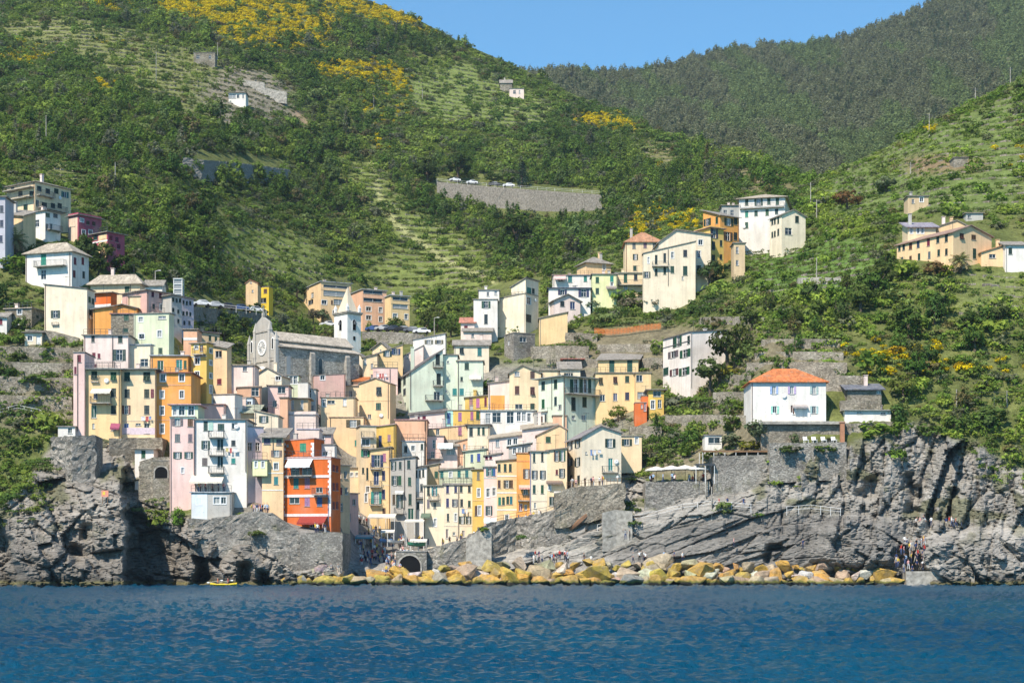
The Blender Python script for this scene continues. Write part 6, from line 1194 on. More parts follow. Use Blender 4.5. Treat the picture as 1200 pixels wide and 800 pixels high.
# ------------------------------------------------------------------ walls
def Dd(px, py): return float(samp(DG, px, py) + min(0, samp(DISP, px, py)))
def swall(label, pts, m='stone', Y=None, back=1.2, name='stone_wall', cat='wall', rel=.10, cap=True, lean=0, group=None, dy=-.25):
    """wall through picture points (column, top row, bottom row), faced with uneven stone relief"""
    P3 = []
    for (px, t, b_) in pts:
        y = Y if Y is not None else Dd(px, b_) + dy; P3.append((px, P(px, t, y), P(px, b_, y)))
    v = []; f = []; cols = 0; Ls = []
    rows_ = 2 + int(max((p[1].z - p[2].z) for p in P3) / .55); rows_ = min(rows_, 26)
    rs = np.random.RandomState(len(label) * 7 + len(pts)); strip = []
    for (a, b_) in zip(P3[:-1], P3[1:]):
        n = max(1, min(60, int((b_[1] - a[1]).length / .7)))
        for k in range(n): t = k / n; strip.append((a[1].lerp(b_[1], t), a[2].lerp(b_[2], t)))
    strip.append((P3[-1][1], P3[-1][2]))
    for (tp, bt) in strip:
        bt = bt - Vector((0, 0, 2.0))
        for r in range(rows_ + 1):
            q = bt.lerp(tp, r / rows_); j = rs.uniform(-rel, rel, 2); v.append((q.x + j[0], q.y - abs(j[1]) + lean * (r / rows_) * (tp.z - bt.z), q.z + (rs.uniform(-rel, rel) if r < rows_ else rs.uniform(0, rel))))
        ly = v[-1][1]; v.append((tp.x, ly + back, tp.z)); v.append((tp.x, ly + back, bt.z))
    R_ = rows_ + 3
    for c in range(len(strip) - 1):
        for r in range(R_ - 1): f.append((c * R_ + r, (c + 1) * R_ + r, (c + 1) * R_ + r + 1, c * R_ + r + 1))
    e = len(strip) - 1
    f.append(tuple(range(R_))); f.append(tuple(range(e * R_, e * R_ + R_)))
    return link(name, meshof(name, v, f, M[m]), None, label, cat, group)
swall('grey masonry quay wall under the tall red house', [(352, 628, 678), (360, 624, 676), (399, 623.5, 676), (401.5, 623.5, 676)], 'masonry', 280.3, back=14, name='quay_wall')
swall('rubble sea wall descending from the restaurant annexe to the rocks', [(221, 609, 636), (245, 609, 638), (271, 605, 640), (290, 601, 644), (318, 601, 650), (334, 612, 656), (352, 626, 664)], 'masonry', 280.9, back=4, rel=.32, name='sea_wall')
swall('stone wall with arched cellar to the left of the pink house', [(163, 541, 572), (180, 536, 580), (199, 535, 590)], 'stone', 285.5, back=4)
swall('rubble retaining wall below the left end of the long yellow front', [(60, 513, 545), (85, 512, 565), (112, 511, 560)], 'masonry', None, back=5, rel=.3)
swall('shaded retaining wall below the bright orange front', [(128, 514, 532), (160, 513, 536), (190, 513, 540)], 'stone', None, back=5)
for y, a, b_, lb in ((386, 30, 92, 'rubble slope wall below the blank cream house'), (405, -20, 96, 'upper dry stone terrace wall left of the pale pink house'), (423, -20, 90, 'middle dry stone terrace wall left of the pale pink house'), (440, -20, 86, 'lower dry stone terrace wall left of the pink drainpipe house'), (462, -20, 84, 'garden terrace wall with white fence below the left terraces')):
    swall(lb, [(a, y + (8 if y == 386 else 0) * 0, y + 15), ((a + b_) / 2, y + 2, y + 15), (b_, y + (10 if y == 386 else 3), y + 16)], 'stone')
for y, a, b_, h_, lb in ((391, 640, 700, 9, 'dry stone wall beneath the yellow house with the round tree'), (406, 622, 690, 14, 'tall dry stone wall above the cream corner loggia house'), (404, 700, 775, 8, 'dry stone wall with orange netting above the bright yellow house'), (421, 640, 700, 9, 'low dry stone wall just above the pale blue white house'),
                     (420, 752, 776, 10, 'short stone wall between the yellow house and the pink white house'), (500, 738, 775, 12, 'stone wall with green rail right of the cream gable house'), (398, 893, 985, 8, 'highest dry stone terrace wall above the orange tiled house'), (413, 885, 988, 8, 'second dry stone terrace wall above the orange tiled house'), (425, 875, 992, 14, 'third dry stone wall close behind the orange tiled house'),
                     (441, 966, 1015, 16, 'tall squared stone wall right of the orange tiled roof'), (470, 985, 1032, 12, 'stone wall under the dark sheet roofed shed'), (440, 842, 880, 10, 'broken stone wall left of the orange tiled house'), (460, 836, 878, 12, 'lower broken stone wall left of the orange tiled house'), (487, 780, 876, 10, 'stone terrace wall above the cliff bar canopy'), (350, 690, 790, 7, 'grey stone garden wall below the hilltop gardens'), (372, 820, 895, 8, 'low stone wall above the blank pink white house'), (326, 935, 985, 6, 'concrete ledge wall on the green slope')):
    swall(lb, [(a, y, y + h_), ((a + b_) / 2, y - 1, y + h_), (b_, y, y + h_)], 'concrete' if 'concrete' in lb else 'stone')
swall('stone retaining wall carrying the terrace of the orange tiled house', [(892, 494.5, 522), (935, 495, 522), (990, 496, 520)], 'stone', 293.6, back=1.0)
swall('stone wall under the low white annexe', [(988, 496, 520), (1015, 496, 524), (1046, 494, 516)], 'stone', 293.5, back=1.0)
swall('grey masonry platform wall beneath the cliff bar canopy', [(836, 534, 578), (870, 534, 575), (903, 533, 566)], 'masonry', 292, back=7)
swall('long ramp wall climbing from the harbour to the cream gable house', [(497, 643, 668), (520, 640, 668), (545, 629, 668), (560, 621, 664), (575, 613, 652), (605, 607, 640), (640, 601, 632), (664, 590, 622), (690, 581, 606)], 'masonry', None, back=6, rel=.28, dy=-.9, name='ramp_wall')
swall('smooth pale concrete patch wall on the cliff above the rocks', [(706, 600, 632), (722, 597, 632), (741, 599, 630)], 'concrete', None, back=5, name='concrete_wall', rel=.03, dy=-.1)
swall('weathered white concrete buttress of the harbour ramp', [(546, 632, 668), (560, 622, 669), (576, 616, 668)], 'concrete', 288.6, back=1, name='concrete_wall', rel=.04)
swall('long grey road retaining wall with railing crossing the middle slope', [(512, 213, 224), (545, 216, 236), (580, 219, 242), (620, 222, 245), (660, 225, 247), (705, 228, 246)], 'oldcon', None, back=7, name='road_wall', rel=.05, dy=-2)
swall('dark stained slope wall below the road on the left hillside', [(212, 181, 192), (235, 182, 204), (262, 184, 206), (300, 189, 208), (337, 195, 209)], 'oldcon', None, back=5, name='road_wall', rel=.1, lean=.8, dy=-9)
swall('car park retaining wall below the apartment blocks', [(424, 389, 400), (460, 389, 400), (497, 392, 401)], 'masonry', None, back=8, name='road_wall', dy=-4)
swall('shaded road viaduct with parked cars left of the church', [(226, 359, 372), (265, 363, 376), (312, 368, 382)], 'oldcon', None, back=6, name='road_wall', dy=-3)
swall('pale stone farm terrace wall high on the left slope', [(283, 94, 101), (310, 97, 104)], 'concrete', D(300, 104) - 3); swall('second pale farm terrace wall lower on the left slope', [(310, 103, 112), (336, 108, 116)], 'concrete', D(322, 116) - 3)
swall('low concrete bathing platform at the foot of the right cliff', [(1062, 669, 684), (1100, 669, 684), (1142, 670, 684)], 'concrete', 278.6, back=5, name='platform', cat='platform', rel=.04)
swall('rubble terrace wall in front of the cream gable house', [(650, 579, 606), (666, 572, 602), (690, 569.5, 598), (712, 568, 594), (732, 566.5, 588)], 'stone', 290.9, back=6, rel=.25)
# harbour tunnel mouth
qh = House('stone quay block with a dark arched tunnel mouth at the harbour', 464, 500, 646, 684, 'grey', dep=9, Y=288.3, name='quay_block', cat='quay', mat=M['masonry']); qh.roof('flat', col=(.4, .38, .35), over=.1); qh.done(2)
def tunnel():
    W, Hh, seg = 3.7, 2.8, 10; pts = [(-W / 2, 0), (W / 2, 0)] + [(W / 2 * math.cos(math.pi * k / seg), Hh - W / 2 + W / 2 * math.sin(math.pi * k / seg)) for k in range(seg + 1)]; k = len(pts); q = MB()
    q.add([(x, -.02, z) for x, z in pts] + [(x, .02, z) for x, z in pts], [tuple(range(k))]); qh.put('tunnel_mouth_shade', q.mesh('tunnel_mouth_shade', M['dark']), 'f', qh.fu(480), 0, qh.fz(480, 670))  # flat black sheet paints the tunnel's inner shade, no hole behind it
    q = MB(); ou = [(x * 1.14, z * 1.1) for x, z in pts[1:]] + [(pts[0][0] * 1.14, 0)]; inn = pts[1:] + [pts[0]]; n = len(ou)
    for i in range(n - 1): q.add([(ou[i][0], -.16, ou[i][1]), (ou[i + 1][0], -.16, ou[i + 1][1]), (inn[i + 1][0], -.16, inn[i + 1][1]), (inn[i][0], -.16, inn[i][1])] + [(inn[i][0], 0, inn[i][1]), (inn[i + 1][0], 0, inn[i + 1][1])], [(0, 1, 2, 3), (3, 2, 5, 4)])
    qh.put('arch_ring', q.mesh('arch_ring', M['concrete']), 'f', qh.fu(480), 0, qh.fz(480, 670))
tunnel()
ah = House('stone cellar with a dark arch beside the pink house', 179, 199, 540, 578, 'stone', dep=3, Y=285.2, name='cellar', cat='cellar', mat=M['stone']); ah.roof('flat', over=.05); ah.done(2)
def cellar_arch():
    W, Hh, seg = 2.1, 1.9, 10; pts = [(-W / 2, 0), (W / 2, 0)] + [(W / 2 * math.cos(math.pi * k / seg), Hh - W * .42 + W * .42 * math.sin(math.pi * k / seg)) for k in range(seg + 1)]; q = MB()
    q.add([(x, -.02, z) for x, z in pts], [tuple(range(len(pts)))]); ah.put('cellar_arch_shade', q.mesh('cellar_arch_shade', M['dark']), 'f', ah.fu(189), 0, ah.fz(189, 560))  # black polygon stands in for shade under the arch, nothing is cut
    q = MB(); ou = [(x * 1.2, z * 1.12) for x, z in pts[1:]] + [(pts[0][0] * 1.2, 0)]; inn = pts[1:] + [pts[0]]
    for i in range(len(ou) - 1): q.add([(ou[i][0], -.12, ou[i][1]), (ou[i + 1][0], -.12, ou[i + 1][1]), (inn[i + 1][0], -.12, inn[i + 1][1]), (inn[i][0], -.12, inn[i][1]), (inn[i][0], 0, inn[i][1]), (inn[i + 1][0], 0, inn[i + 1][1])], [(0, 1, 2, 3), (3, 2, 5, 4)])
    ah.put('arch_ring', q.mesh('arch_ring', M['concrete']), 'f', ah.fu(189), 0, ah.fz(189, 560))
cellar_arch()

# ------------------------------------------------------------------ canopies, umbrellas, loungers
def canopy(label, x0, x1, y, Y, dep, hpost, m='canvas', slope=.25, posts=2, col=None):
    e = link('canopy', None, None, label, 'canopy'); a, b_ = P(x0, y, Y), P(x1, y, Y); W = b_.x - a.x; e.location = ((a.x + b_.x) / 2, Y, a.z - hpost)
    q = MB(); n = max(2, int(W / 1.2))
    for k in range(n):
        u, v_ = -W / 2 + W * k / n, -W / 2 + W * (k + 1) / n; q.add([(u, 0, hpost), (v_, 0, hpost), (v_, dep, hpost + slope), (u, dep, hpost + slope), (u, 0, hpost - .06), (v_, 0, hpost - .06), (v_, dep, hpost + slope - .06), (u, dep, hpost + slope - .06)], [(0, 1, 2, 3), (7, 6, 5, 4), (0, 4, 5, 1), (1, 5, 6, 2), (2, 6, 7, 3), (3, 7, 4, 0)]); q.box(u, v_, -.02, -.003, hpost - .3, hpost - .06)
    o = link('canvas', q.mesh('canvas', M[m]), e)
    if col: o.color = (*col, 1)
    for k in range(posts + 1):
        for yy in (.08, dep - .1): q = MB(); x = -W / 2 + .1 + (W - .2) * k / posts; q.bar((x, yy, -1), (x, yy, hpost - .07), .05, 6); link('post', q.mesh('post', M['white']), e)
canopy('broad white awning over the harbour restaurant terrace', 431, 463, 605, 316, 4, 2.6, 'canvas', .6, 3); canopy('white awning on slim poles beside the arched doorway', 474, 497, 609.5, 309, 4, 3.6, 'canvas', .3, 2)
canopy('teal tarpaulin canopy in the shaded harbour street', 416, 437, 629, 306, 3, 2.0, 'paint', .5, 2, (.03, .22, .30)); canopy('striped pale awning beside the blue tarpaulin stall', 480, 500, 633, 303, 2.5, 2.0, 'canvas', .3, 2); canopy('low white market awning over the fish stall', 446, 462, 622, 306, 2, 1.8, 'canvas', .3, 2)
canopy('dark timber canopy with white beams on the cliff bar terrace', 823, 902, 527.5, 292.6, 5.5, 2.2, 'wood', .3, 6); canopy('dark slatted canopy beside the cliff bar umbrellas', 815, 838, 543, 291, 3, 2.4, 'iron', .1, 2)
UMB = None
def umbrella(label, px, py, Y, r=1.9):
    global UMB
    e = link('umbrella', None, None, label, 'umbrella', 'white umbrellas on the cliff bar terrace'); e.location = P(px, py, Y)
    def f():
        q = MB(); n = 8; rim = [(math.cos(6.2832 * k / n), math.sin(6.2832 * k / n)) for k in range(n)]
        q.add([(1.9 * a, 1.9 * b_, 2.25) for a, b_ in rim] + [(.9 * a, .9 * b_, 2.62) for a, b_ in rim] + [(0, 0, 2.85)], [(k, (k + 1) % n, n + (k + 1) % n, n + k) for k in range(n)] + [(n + k, n + (k + 1) % n, 2 * n) for k in range(n)])
        q.add([(1.9 * a, 1.9 * b_, 2.25) for a, b_ in rim] + [(1.88 * a, 1.88 * b_, 2.05) for a, b_ in rim], [(k, (k + 1) % n, n + (k + 1) % n, n + k) for k in range(n)]); return q.mesh('canvas', M['canvas'])
    def g(): q = MB(); q.bar((0, 0, 0), (0, 0, 2.9), .045, 8); return q.mesh('pole', M['wood'])
    def b(): q = MB(); q.box(-.35, .35, -.35, .35, -.6, .1); return q.mesh('base', M['concrete'])
    link('canvas', cached('um1', f), e); link('pole', cached('um2', g), e); link('base', cached('um3', b), e)
for k, (px, py, nm) in enumerate(((769, 565.5, 'leftmost of the cream umbrellas on the cliff bar terrace'), (787, 564.5, 'cream umbrella second from the left on the cliff bar terrace'), (803, 564, 'cream umbrella third from the left on the cliff bar terrace'), (818, 564.5, 'rightmost cream umbrella beside the dark slatted canopy'))): umbrella(nm, px, py, D(px, 566) - 2.2)
swall('low terrace wall under the cliff bar umbrellas', [(756, 565, 588), (772, 565, 592), (790, 564.5, 594), (832, 564.5, 594)], 'masonry', D(790, 566) - 4.4, back=6, rel=.2)
def lounger(label, px, py, Y):
    e = link('sun_lounger', None, None, label, 'sun lounger', 'white sun loungers below the orange tiled house'); e.location = P(px, py, Y)
    def f(): q = MB(); q.box(-.35, .35, -1.2, .3, .28, .36); q.add([(-.35, .3, .36), (.35, .3, .36), (.35, .75, 1.0), (-.35, .75, 1.0), (-.35, .36, .30), (.35, .36, .30), (.35, .81, .96), (-.35, .81, .96)], [(0, 1, 2, 3), (7, 6, 5, 4), (0, 4, 5, 1), (1, 5, 6, 2), (2, 6, 7, 3), (3, 7, 4, 0)]); return q.mesh('bed', M['white'])
    link('bed', cached('lg', f), e)
    for x in (-.3, .3):
        for y in (-1.1, .2): link('leg', cached('lg2', lambda: (lambda q: (q.box(-.03, .03, -.03, .03, -.3, .28), q.mesh('leg', M['white']))[1])(MB())), e).location = (x, y, 0)
for px, nm in ((944, 'leftmost white sun lounger on the ledge'), (954, 'middle white sun lounger on the ledge'), (965, 'upright white sun lounger right of the middle one'), (977, 'white sun lounger beside the terracotta pillar')): lounger(nm, px, 518, 291.6)
swall('ledge below the sun loungers with shrubs', [(902, 519, 552), (940, 519, 550), (992, 518, 548)], 'masonry', 290.2, back=4)
b = MB(); p = P(987, 520, 292.4); b.box(-.35, .35, -.35, .35, 0, 3.6); b.box(-.45, .45, -.45, .45, 3.6, 3.75); o = link('pillar', b.mesh('pillar', M['paint']), None, 'terracotta pillar against the stone terrace wall', 'pillar'); o.location = p; o.color = (.42, .20, .11, 1)
# terrace wall and columns of the orange tiled house
b = MB(); A_, B_ = P(889, 493.5, 293), P(990, 494, 293); b.box(A_.x, B_.x, 292.7, 296.5, A_.z - .5, A_.z); o = link('terrace_slab', b.mesh('terrace_slab', M['concrete']), None, 'pale concrete terrace slab before the orange tiled house', 'terrace')
for k, px in enumerate((907, 927, 948, 966)): q = MB(); z = A_.z; x = (px - CX) / F * 293; q.box(x - .22, x + .22, 292.8, 293.2, z + .003, z + 1.5); link('column', q.mesh('column', M['white']), o)

# ------------------------------------------------------------------ breakwater boulders
def boulder_mesh(seed):
    rs = np.random.RandomState(seed); bm = bmesh.new()
    for _ in range(13):
        d = rs.randn(3); d /= np.abs(d).max() ** .55 * np.linalg.norm(d) ** .45; bm.verts.new(d * rs.uniform(.82, 1.05) * np.array((1, .85, .72)))
    r = bmesh.ops.convex_hull(bm, input=bm.verts); bmesh.ops.delete(bm, geom=[g for g in r['geom_interior'] if isinstance(g, bmesh.types.BMVert)], context='VERTS')
    bmesh.ops.bevel(bm, geom=list(bm.edges), offset=.09, segments=1, affect='EDGES', clamp_overlap=True); bmesh.ops.triangulate(bm, faces=list(bm.faces))
    bmesh.ops.subdivide_edges(bm, edges=[e for e in bm.edges if e.calc_length() > .35], cuts=1)
    for v in bm.verts: v.co += Vector(rs.uniform(-.022, .022, 3))
    me = bpy.data.meshes.new('boulder'); bm.to_mesh(me); bm.free(); me.materials.append(M['boulder']); return me
BM = [boulder_mesh(100 + k) for k in range(14)]
rb = random.Random(12)
OC, PK, WH, GYB = (.56, .36, .085), (.48, .385, .26), (.60, .55, .48), (.34, .31, .27)
def boulder(px, py, r, Y, col, label, group, sx=1.0):
    o = link('boulder', rb.choice(BM), None, label, 'boulder', group); o.location = P(px, py, Y); o.rotation_euler = (rb.uniform(-.35, .35), rb.uniform(-.35, .35), rb.uniform(0, 6.28)); o.scale = (r * sx, r * rb.uniform(.9, 1.1), r * rb.uniform(.85, 1.05)); o.color = (*[c * rb.uniform(.85, 1.12) for c in col], 1)
G1, G2, G3 = 'boulders along the waterline of the breakwater', 'boulders in the middle of the breakwater', 'boulders on top of the breakwater'
for px, py, r, Y, col, lb in ((476, 677, 2.6, 280, OC, 'largest yellow ochre boulder in front of the dark tunnel mouth'), (409, 679, 1.9, 279.5, OC, 'pointed yellow boulder left of the shaded harbour basin'), (447, 679, 1.8, 279.5, OC, 'sloping yellow boulder just left of the largest one'), (546, 670, 2.3, 281, PK, 'broad tan boulder at the foot of the pale concrete buttress'), (574, 666, 2.0, 283, OC, 'tan yellow boulder piled above the broad tan one'), (657, 667, 1.5, 281, WH, 'long white boulder in the middle of the breakwater'), (511, 673, 1.4, 281, WH, 'rounded white boulder beside the quay stair'), (821, 668, 2.2, 280, OC, 'squarish yellow boulder near the right of the breakwater'), (772, 659, 2.6, 283, PK, 'large tan boulder topping the breakwater below the slabs'), (598, 676, 2.6, 279.5, OC, 'wide flat yellow boulder below the ramp wall'), (350, 681, 1.9, 279.5, OC, 'wide yellow brown boulder at the left end of the breakwater')): boulder(px, py, r, Y, col, lb, None, 1.15)
x = 338
while x < 1062:
    r = rb.uniform(1.0, 2.5) * (1 if x < 900 else .85); col = rb.choice([OC, OC, OC, OC, PK, GYB] if x < 860 else [OC, PK, PK, GYB]); nm = {OC: 'yellow ochre', PK: 'pinkish tan', GYB: 'dark grey'}[col]
    boulder(x, 683.5 - rb.uniform(0, 2), r, 278.6 + rb.uniform(-.5, .8), col, f'{nm} boulder standing at the waterline of the breakwater', G1, rb.uniform(1, 1.4)); x += r * 7.5 * rb.uniform(.95, 1.4)
x = 372
while x < 1050:
    if not (412 < x < 440):
        r = rb.uniform(.9, 2.4); col = rb.choice([OC, OC, OC, OC, WH, PK]); nm = {OC: 'yellow ochre', PK: 'pinkish tan', WH: 'whitish'}[col]
        boulder(x, 676 - rb.uniform(-1, 3), r, 280.6 + rb.uniform(-.5, .8), col, f'{nm} boulder wedged in the middle of the breakwater', G2, rb.uniform(1, 1.3)); x += r * 7 * rb.uniform(.95, 1.35)
    else: x += 6
x = 520
while x < 1010:
    r = rb.uniform(.7, 1.9); col = rb.choice([OC, PK, OC, OC, PK]); nm = {OC: 'yellow ochre', PK: 'pinkish tan', WH: 'whitish'}[col]; hi = 667 if x < 600 or x > 830 else 664
    boulder(x, hi - rb.uniform(-2, 4), r, 283 + rb.uniform(-.6, .8), col, f'{nm} boulder lying on top of the breakwater', G3, rb.uniform(1, 1.3)); x += r * 8 * rb.uniform(.95, 1.7)
for px, py, r in ((375, 667, 1.3), (365, 671, 1.2), (384, 670, 1.5), (392, 675, 1.4), (341, 676, 1.1), (332, 683, 1.0)): boulder(px, py, r, 279.8, GYB, 'grey rock at the foot of the red house quay wall', 'grey rocks below the quay wall')

# ------------------------------------------------------------------ trees that stand out one by one
def trunk_mesh(seed, hgt=1.0):
    rs = np.random.RandomState(seed); b = MB(); pts = [Vector((0, 0, -.35)), Vector((rs.uniform(-.03, .03), rs.uniform(-.03, .03), .2)), Vector((rs.uniform(-.06, .06), rs.uniform(-.06, .06), .5))]
    b.bar(pts[0], pts[1], .065, 7, .05); b.bar(pts[1], pts[2], .05, 7, .036)
    for k in range(5): a = k * 1.26 + rs.rand(); b.bar(pts[2] - Vector((0, 0, .05 * k)), (.3 * math.cos(a), .3 * math.sin(a), .66 + .06 * k), .026, 5, .008)
    return b.mesh('trunk', M['bark'])
TRK = [trunk_mesh(k) for k in range(3)]
L0 = M['leafo']
CRN = dict(round=[leafmesh('crown', 31, 620, .5, .36, .070, 34, z0=.28, m=L0), leafmesh('crown', 32, 620, .5, .34, .070, 30, z0=.30, m=L0)], tall=[leafmesh('crown', 33, 620, .36, .42, .060, 34, z0=.18, m=L0)], cone=[leafmesh('crown', 34, 700, .40, .50, .055, 60, z0=.06, shape='cone', m=L0)],
           flat=[leafmesh('crown', 35, 520, .56, .2, .065, 26, z0=.5, shape='flat', m=L0)], shrub=[leafmesh('crown', 36, 460, .52, .46, .085, 26, z0=.02, m=L0), leafmesh('crown', 37, 460, .55, .42, .085, 24, z0=.02, m=L0)])
DGR, MGR, LGR, OLV, YGR, BRN, RFL = (.065, .105, .032), (.105, .155, .04), (.17, .25, .045), (.19, .205, .125), (.25, .27, .04), (.22, .15, .065), (.13, .13, .045)
def tree(label, px, base, w, h, kind, col, Y=None, name=None, group=None, cat=None):
    shrub = kind == 'shrub'; Y = Y or D(px, base); e = link(name or ('shrub' if shrub else 'tree'), None, None, label, cat or ('shrub' if shrub else 'tree'), group); e.location = P(px, base, Y) - Vector((0, 0, .2)); e.rotation_euler = (0, 0, rnd.uniform(0, 6.28))
    wm, hm = w / F * Y, h / F * Y
    c = link('foliage' if shrub else 'crown', rnd.choice(CRN[kind]), e); c.scale = (wm, wm * .9, hm); c.color = (*[q * rnd.uniform(.85, 1.15) for q in col], 1)
    t = link('stem' if shrub else 'trunk', rnd.choice(TRK), e); t.scale = (hm * (.5 if shrub else 1),) * 2 + (hm,); return e
for a in (('dark blue green cedar standing above the long road wall', 612, 219, 27, 27, 'cone', (.060, .085, .058)), ('round dark pine with a bare trunk below the road wall', 606, 292, 44, 40, 'round', DGR), ('dark bushy tree left of the long road wall', 500, 214, 34, 30, 'round', DGR), ('second dark bushy tree at the left end of the road wall', 537, 214, 36, 34, 'round', DGR), ('spreading tree over the cars on the road wall', 578, 217, 26, 14, 'flat', MGR),
          ('large round dark green tree before the white gabled house', 832, 336, 36, 30, 'round', DGR), ('grey green olive tree before the white lean-to front', 793, 336, 36, 24, 'flat', OLV), ('round green tree in front of the plain yellow house', 651, 396, 22, 28, 'round', MGR), ('bright green shrub beside the orange panel wing', 571, 466, 34, 22, 'shrub', LGR), ('green shrubs under the blank gable wall', 600, 392, 30, 14, 'shrub', MGR),
          ('leafy green tree below the bright yellow house', 724, 494, 20, 20, 'round', LGR), ('dark tree right of the blank pink white house', 852, 430, 40, 46, 'round', DGR, 324), ('brown green tree leaning over the blank pink wall', 870, 424, 30, 46, 'tall', MGR, 324), ('green bushy tree at the foot of the pink white house', 832, 452, 40, 34, 'round', MGR, 322), ('yellowish bush right of the dark tree', 860, 448, 30, 24, 'shrub', YGR, 321),
          ('dark bush left of the long peach farmhouse', 1038, 326, 26, 30, 'round', DGR), ('green bush below the long peach farmhouse', 1062, 326, 26, 18, 'shrub', MGR), ('dry brown bush below the long peach farmhouse', 1096, 322, 28, 18, 'shrub', BRN), ('yellow green bush beside the palm on the right slope', 1110, 324, 20, 16, 'shrub', YGR), ('reddish brown bush on the upper right slope', 993, 246, 32, 24, 'round', BRN), ('grey green rounded bush on the upper right slope', 1038, 226, 28, 20, 'round', OLV),
          ('tall yellow green cypress bush on the ramp wall', 684, 592, 18, 28, 'tall', YGR), ('green bush on the ramp wall beside the cypress bush', 706, 580, 16, 16, 'shrub', MGR), ('red flowering bush between the magenta houses and the white hipped house', 118, 312, 34, 28, 'round', RFL), ('second red flowering bush below the low magenta house', 142, 312, 24, 20, 'round', RFL), ('yellow green small palm like bush behind the hipped beige roof', 142, 325, 16, 12, 'shrub', YGR),
          ('green bush clinging to the left headland rock', 124, 559, 26, 18, 'shrub', MGR, 286), ('green climbing bush on the rubble below the pink house', 208, 616, 16, 24, 'shrub', LGR, 283), ('bright green creeper below the white annexe', 1022, 514, 44, 26, 'shrub', LGR, 293), ('dark green bush on the cliff edge right of the annexe', 1052, 500, 26, 30, 'shrub', MGR), ('round green bush on the right cliff edge', 1088, 512, 26, 20, 'shrub', MGR), ('large green bush above the right cliff', 1118, 514, 34, 30, 'shrub', MGR), ('bright green tree mass beside the stone shed', 1058, 470, 34, 34, 'round', LGR), ('green bush on the cliff by the wire fence', 1160, 500, 40, 26, 'shrub', MGR),
          ('hedge like green shrub left of the peach low house', 708, 352, 22, 14, 'shrub', MGR), ('rounded shrub before the low peach house', 730, 351, 20, 14, 'shrub', YGR), ('green hedge shrub right of the low peach house', 756, 350, 22, 13, 'shrub', MGR), ('grey olive bush below the hedge on the garden wall', 738, 362, 30, 14, 'shrub', OLV), ('grey olive bush right of the other olive on the garden wall', 764, 362, 26, 16, 'shrub', OLV), ('small olive tree below the lime house', 690, 366, 24, 16, 'round', OLV),
          ('olive shrub hugging the left corner of the orange tiled house', 886, 512, 26, 22, 'shrub', OLV, 293.6), ('green shrub growing from the rubble sea wall', 300, 628, 20, 10, 'shrub', MGR, 280.3), ('grass green tuft shrub on the ramp wall', 610, 632, 16, 9, 'shrub', MGR, 289.5), ('trailing green shrub on the concrete buttress top', 566, 622, 12, 8, 'shrub', LGR, 288.4), ('grey green agave bush by the cliff bar', 862, 522, 30, 18, 'shrub', OLV), ('yellow green agave clump above the canopy', 880, 526, 28, 12, 'shrub', YGR), ('dark bush beside the white kitchen block', 858, 506, 28, 22, 'shrub', MGR), ('low green shrub on the lounger ledge', 925, 530, 30, 10, 'shrub', MGR, 290), ('second low green shrub on the lounger ledge', 965, 529, 30, 9, 'shrub', LGR, 290), ('grey leaved shrub against the terrace wall', 931, 518, 12, 12, 'shrub', OLV, 292.6),
          ('dark evergreen tree behind the peach houses left of the church', 348, 352, 24, 24, 'round', DGR), ('yellow flowering gorse bush on the right slope', 1030, 424, 30, 14, 'shrub', (.55, .42, .02)), ('second yellow gorse bush on the right slope', 1050, 416, 26, 12, 'shrub', (.55, .42, .02)), ('yellow gorse bush right of the others on the slope', 1096, 432, 22, 12, 'shrub', (.55, .42, .02)), ('small orange yellow bush above the rocks on the right slope', 1124, 432, 14, 10, 'shrub', (.60, .36, .02)),
          ('garden shrub on the left terrace', 20, 425, 24, 14, 'shrub', MGR), ('dark green garden shrub at the left edge', 2, 448, 24, 24, 'shrub', DGR), ('green hedge below the left terraces', 45, 450, 50, 12, 'shrub', LGR), ('bright shrub by the garden shed', 57, 408, 12, 10, 'shrub', YGR), ('bushy green shrub under the stone house', 25, 388, 18, 22, 'shrub', MGR), ('green vine pergola mass left of the white house', 18, 318, 40, 20, 'shrub', LGR)): tree(*a)
tr = random.Random(5)
for k in range(46):                                            # trees among the village slopes and the nearer hillside
    zx = tr.choice([(240, 300, 380, 405, 'tree on the shaded slope behind the church', DGR), (60, 250, 245, 330, 'dark tree in the wood above the left houses', DGR), (870, 1040, 340, 400, 'bushy tree on the green right slope', MGR), (450, 540, 385, 400, 'small tree by the car park road', MGR), (1060, 1200, 330, 470, 'bushy tree on the terraces below the peach farmhouse', MGR), (300, 400, 372, 392, 'grey green tree between the church and the car park', OLV)])
    px, py = tr.uniform(zx[0], zx[1]), tr.uniform(zx[2], zx[3]); Y = D(px, py); s_ = tr.uniform(3.2, 6.0); pxh = s_ * F / Y
    tree(zx[4], px, py, pxh * tr.uniform(.8, 1.1), pxh, tr.choice(['round', 'round', 'tall']), zx[5], Y, group=zx[4].replace('tree', 'trees', 1))
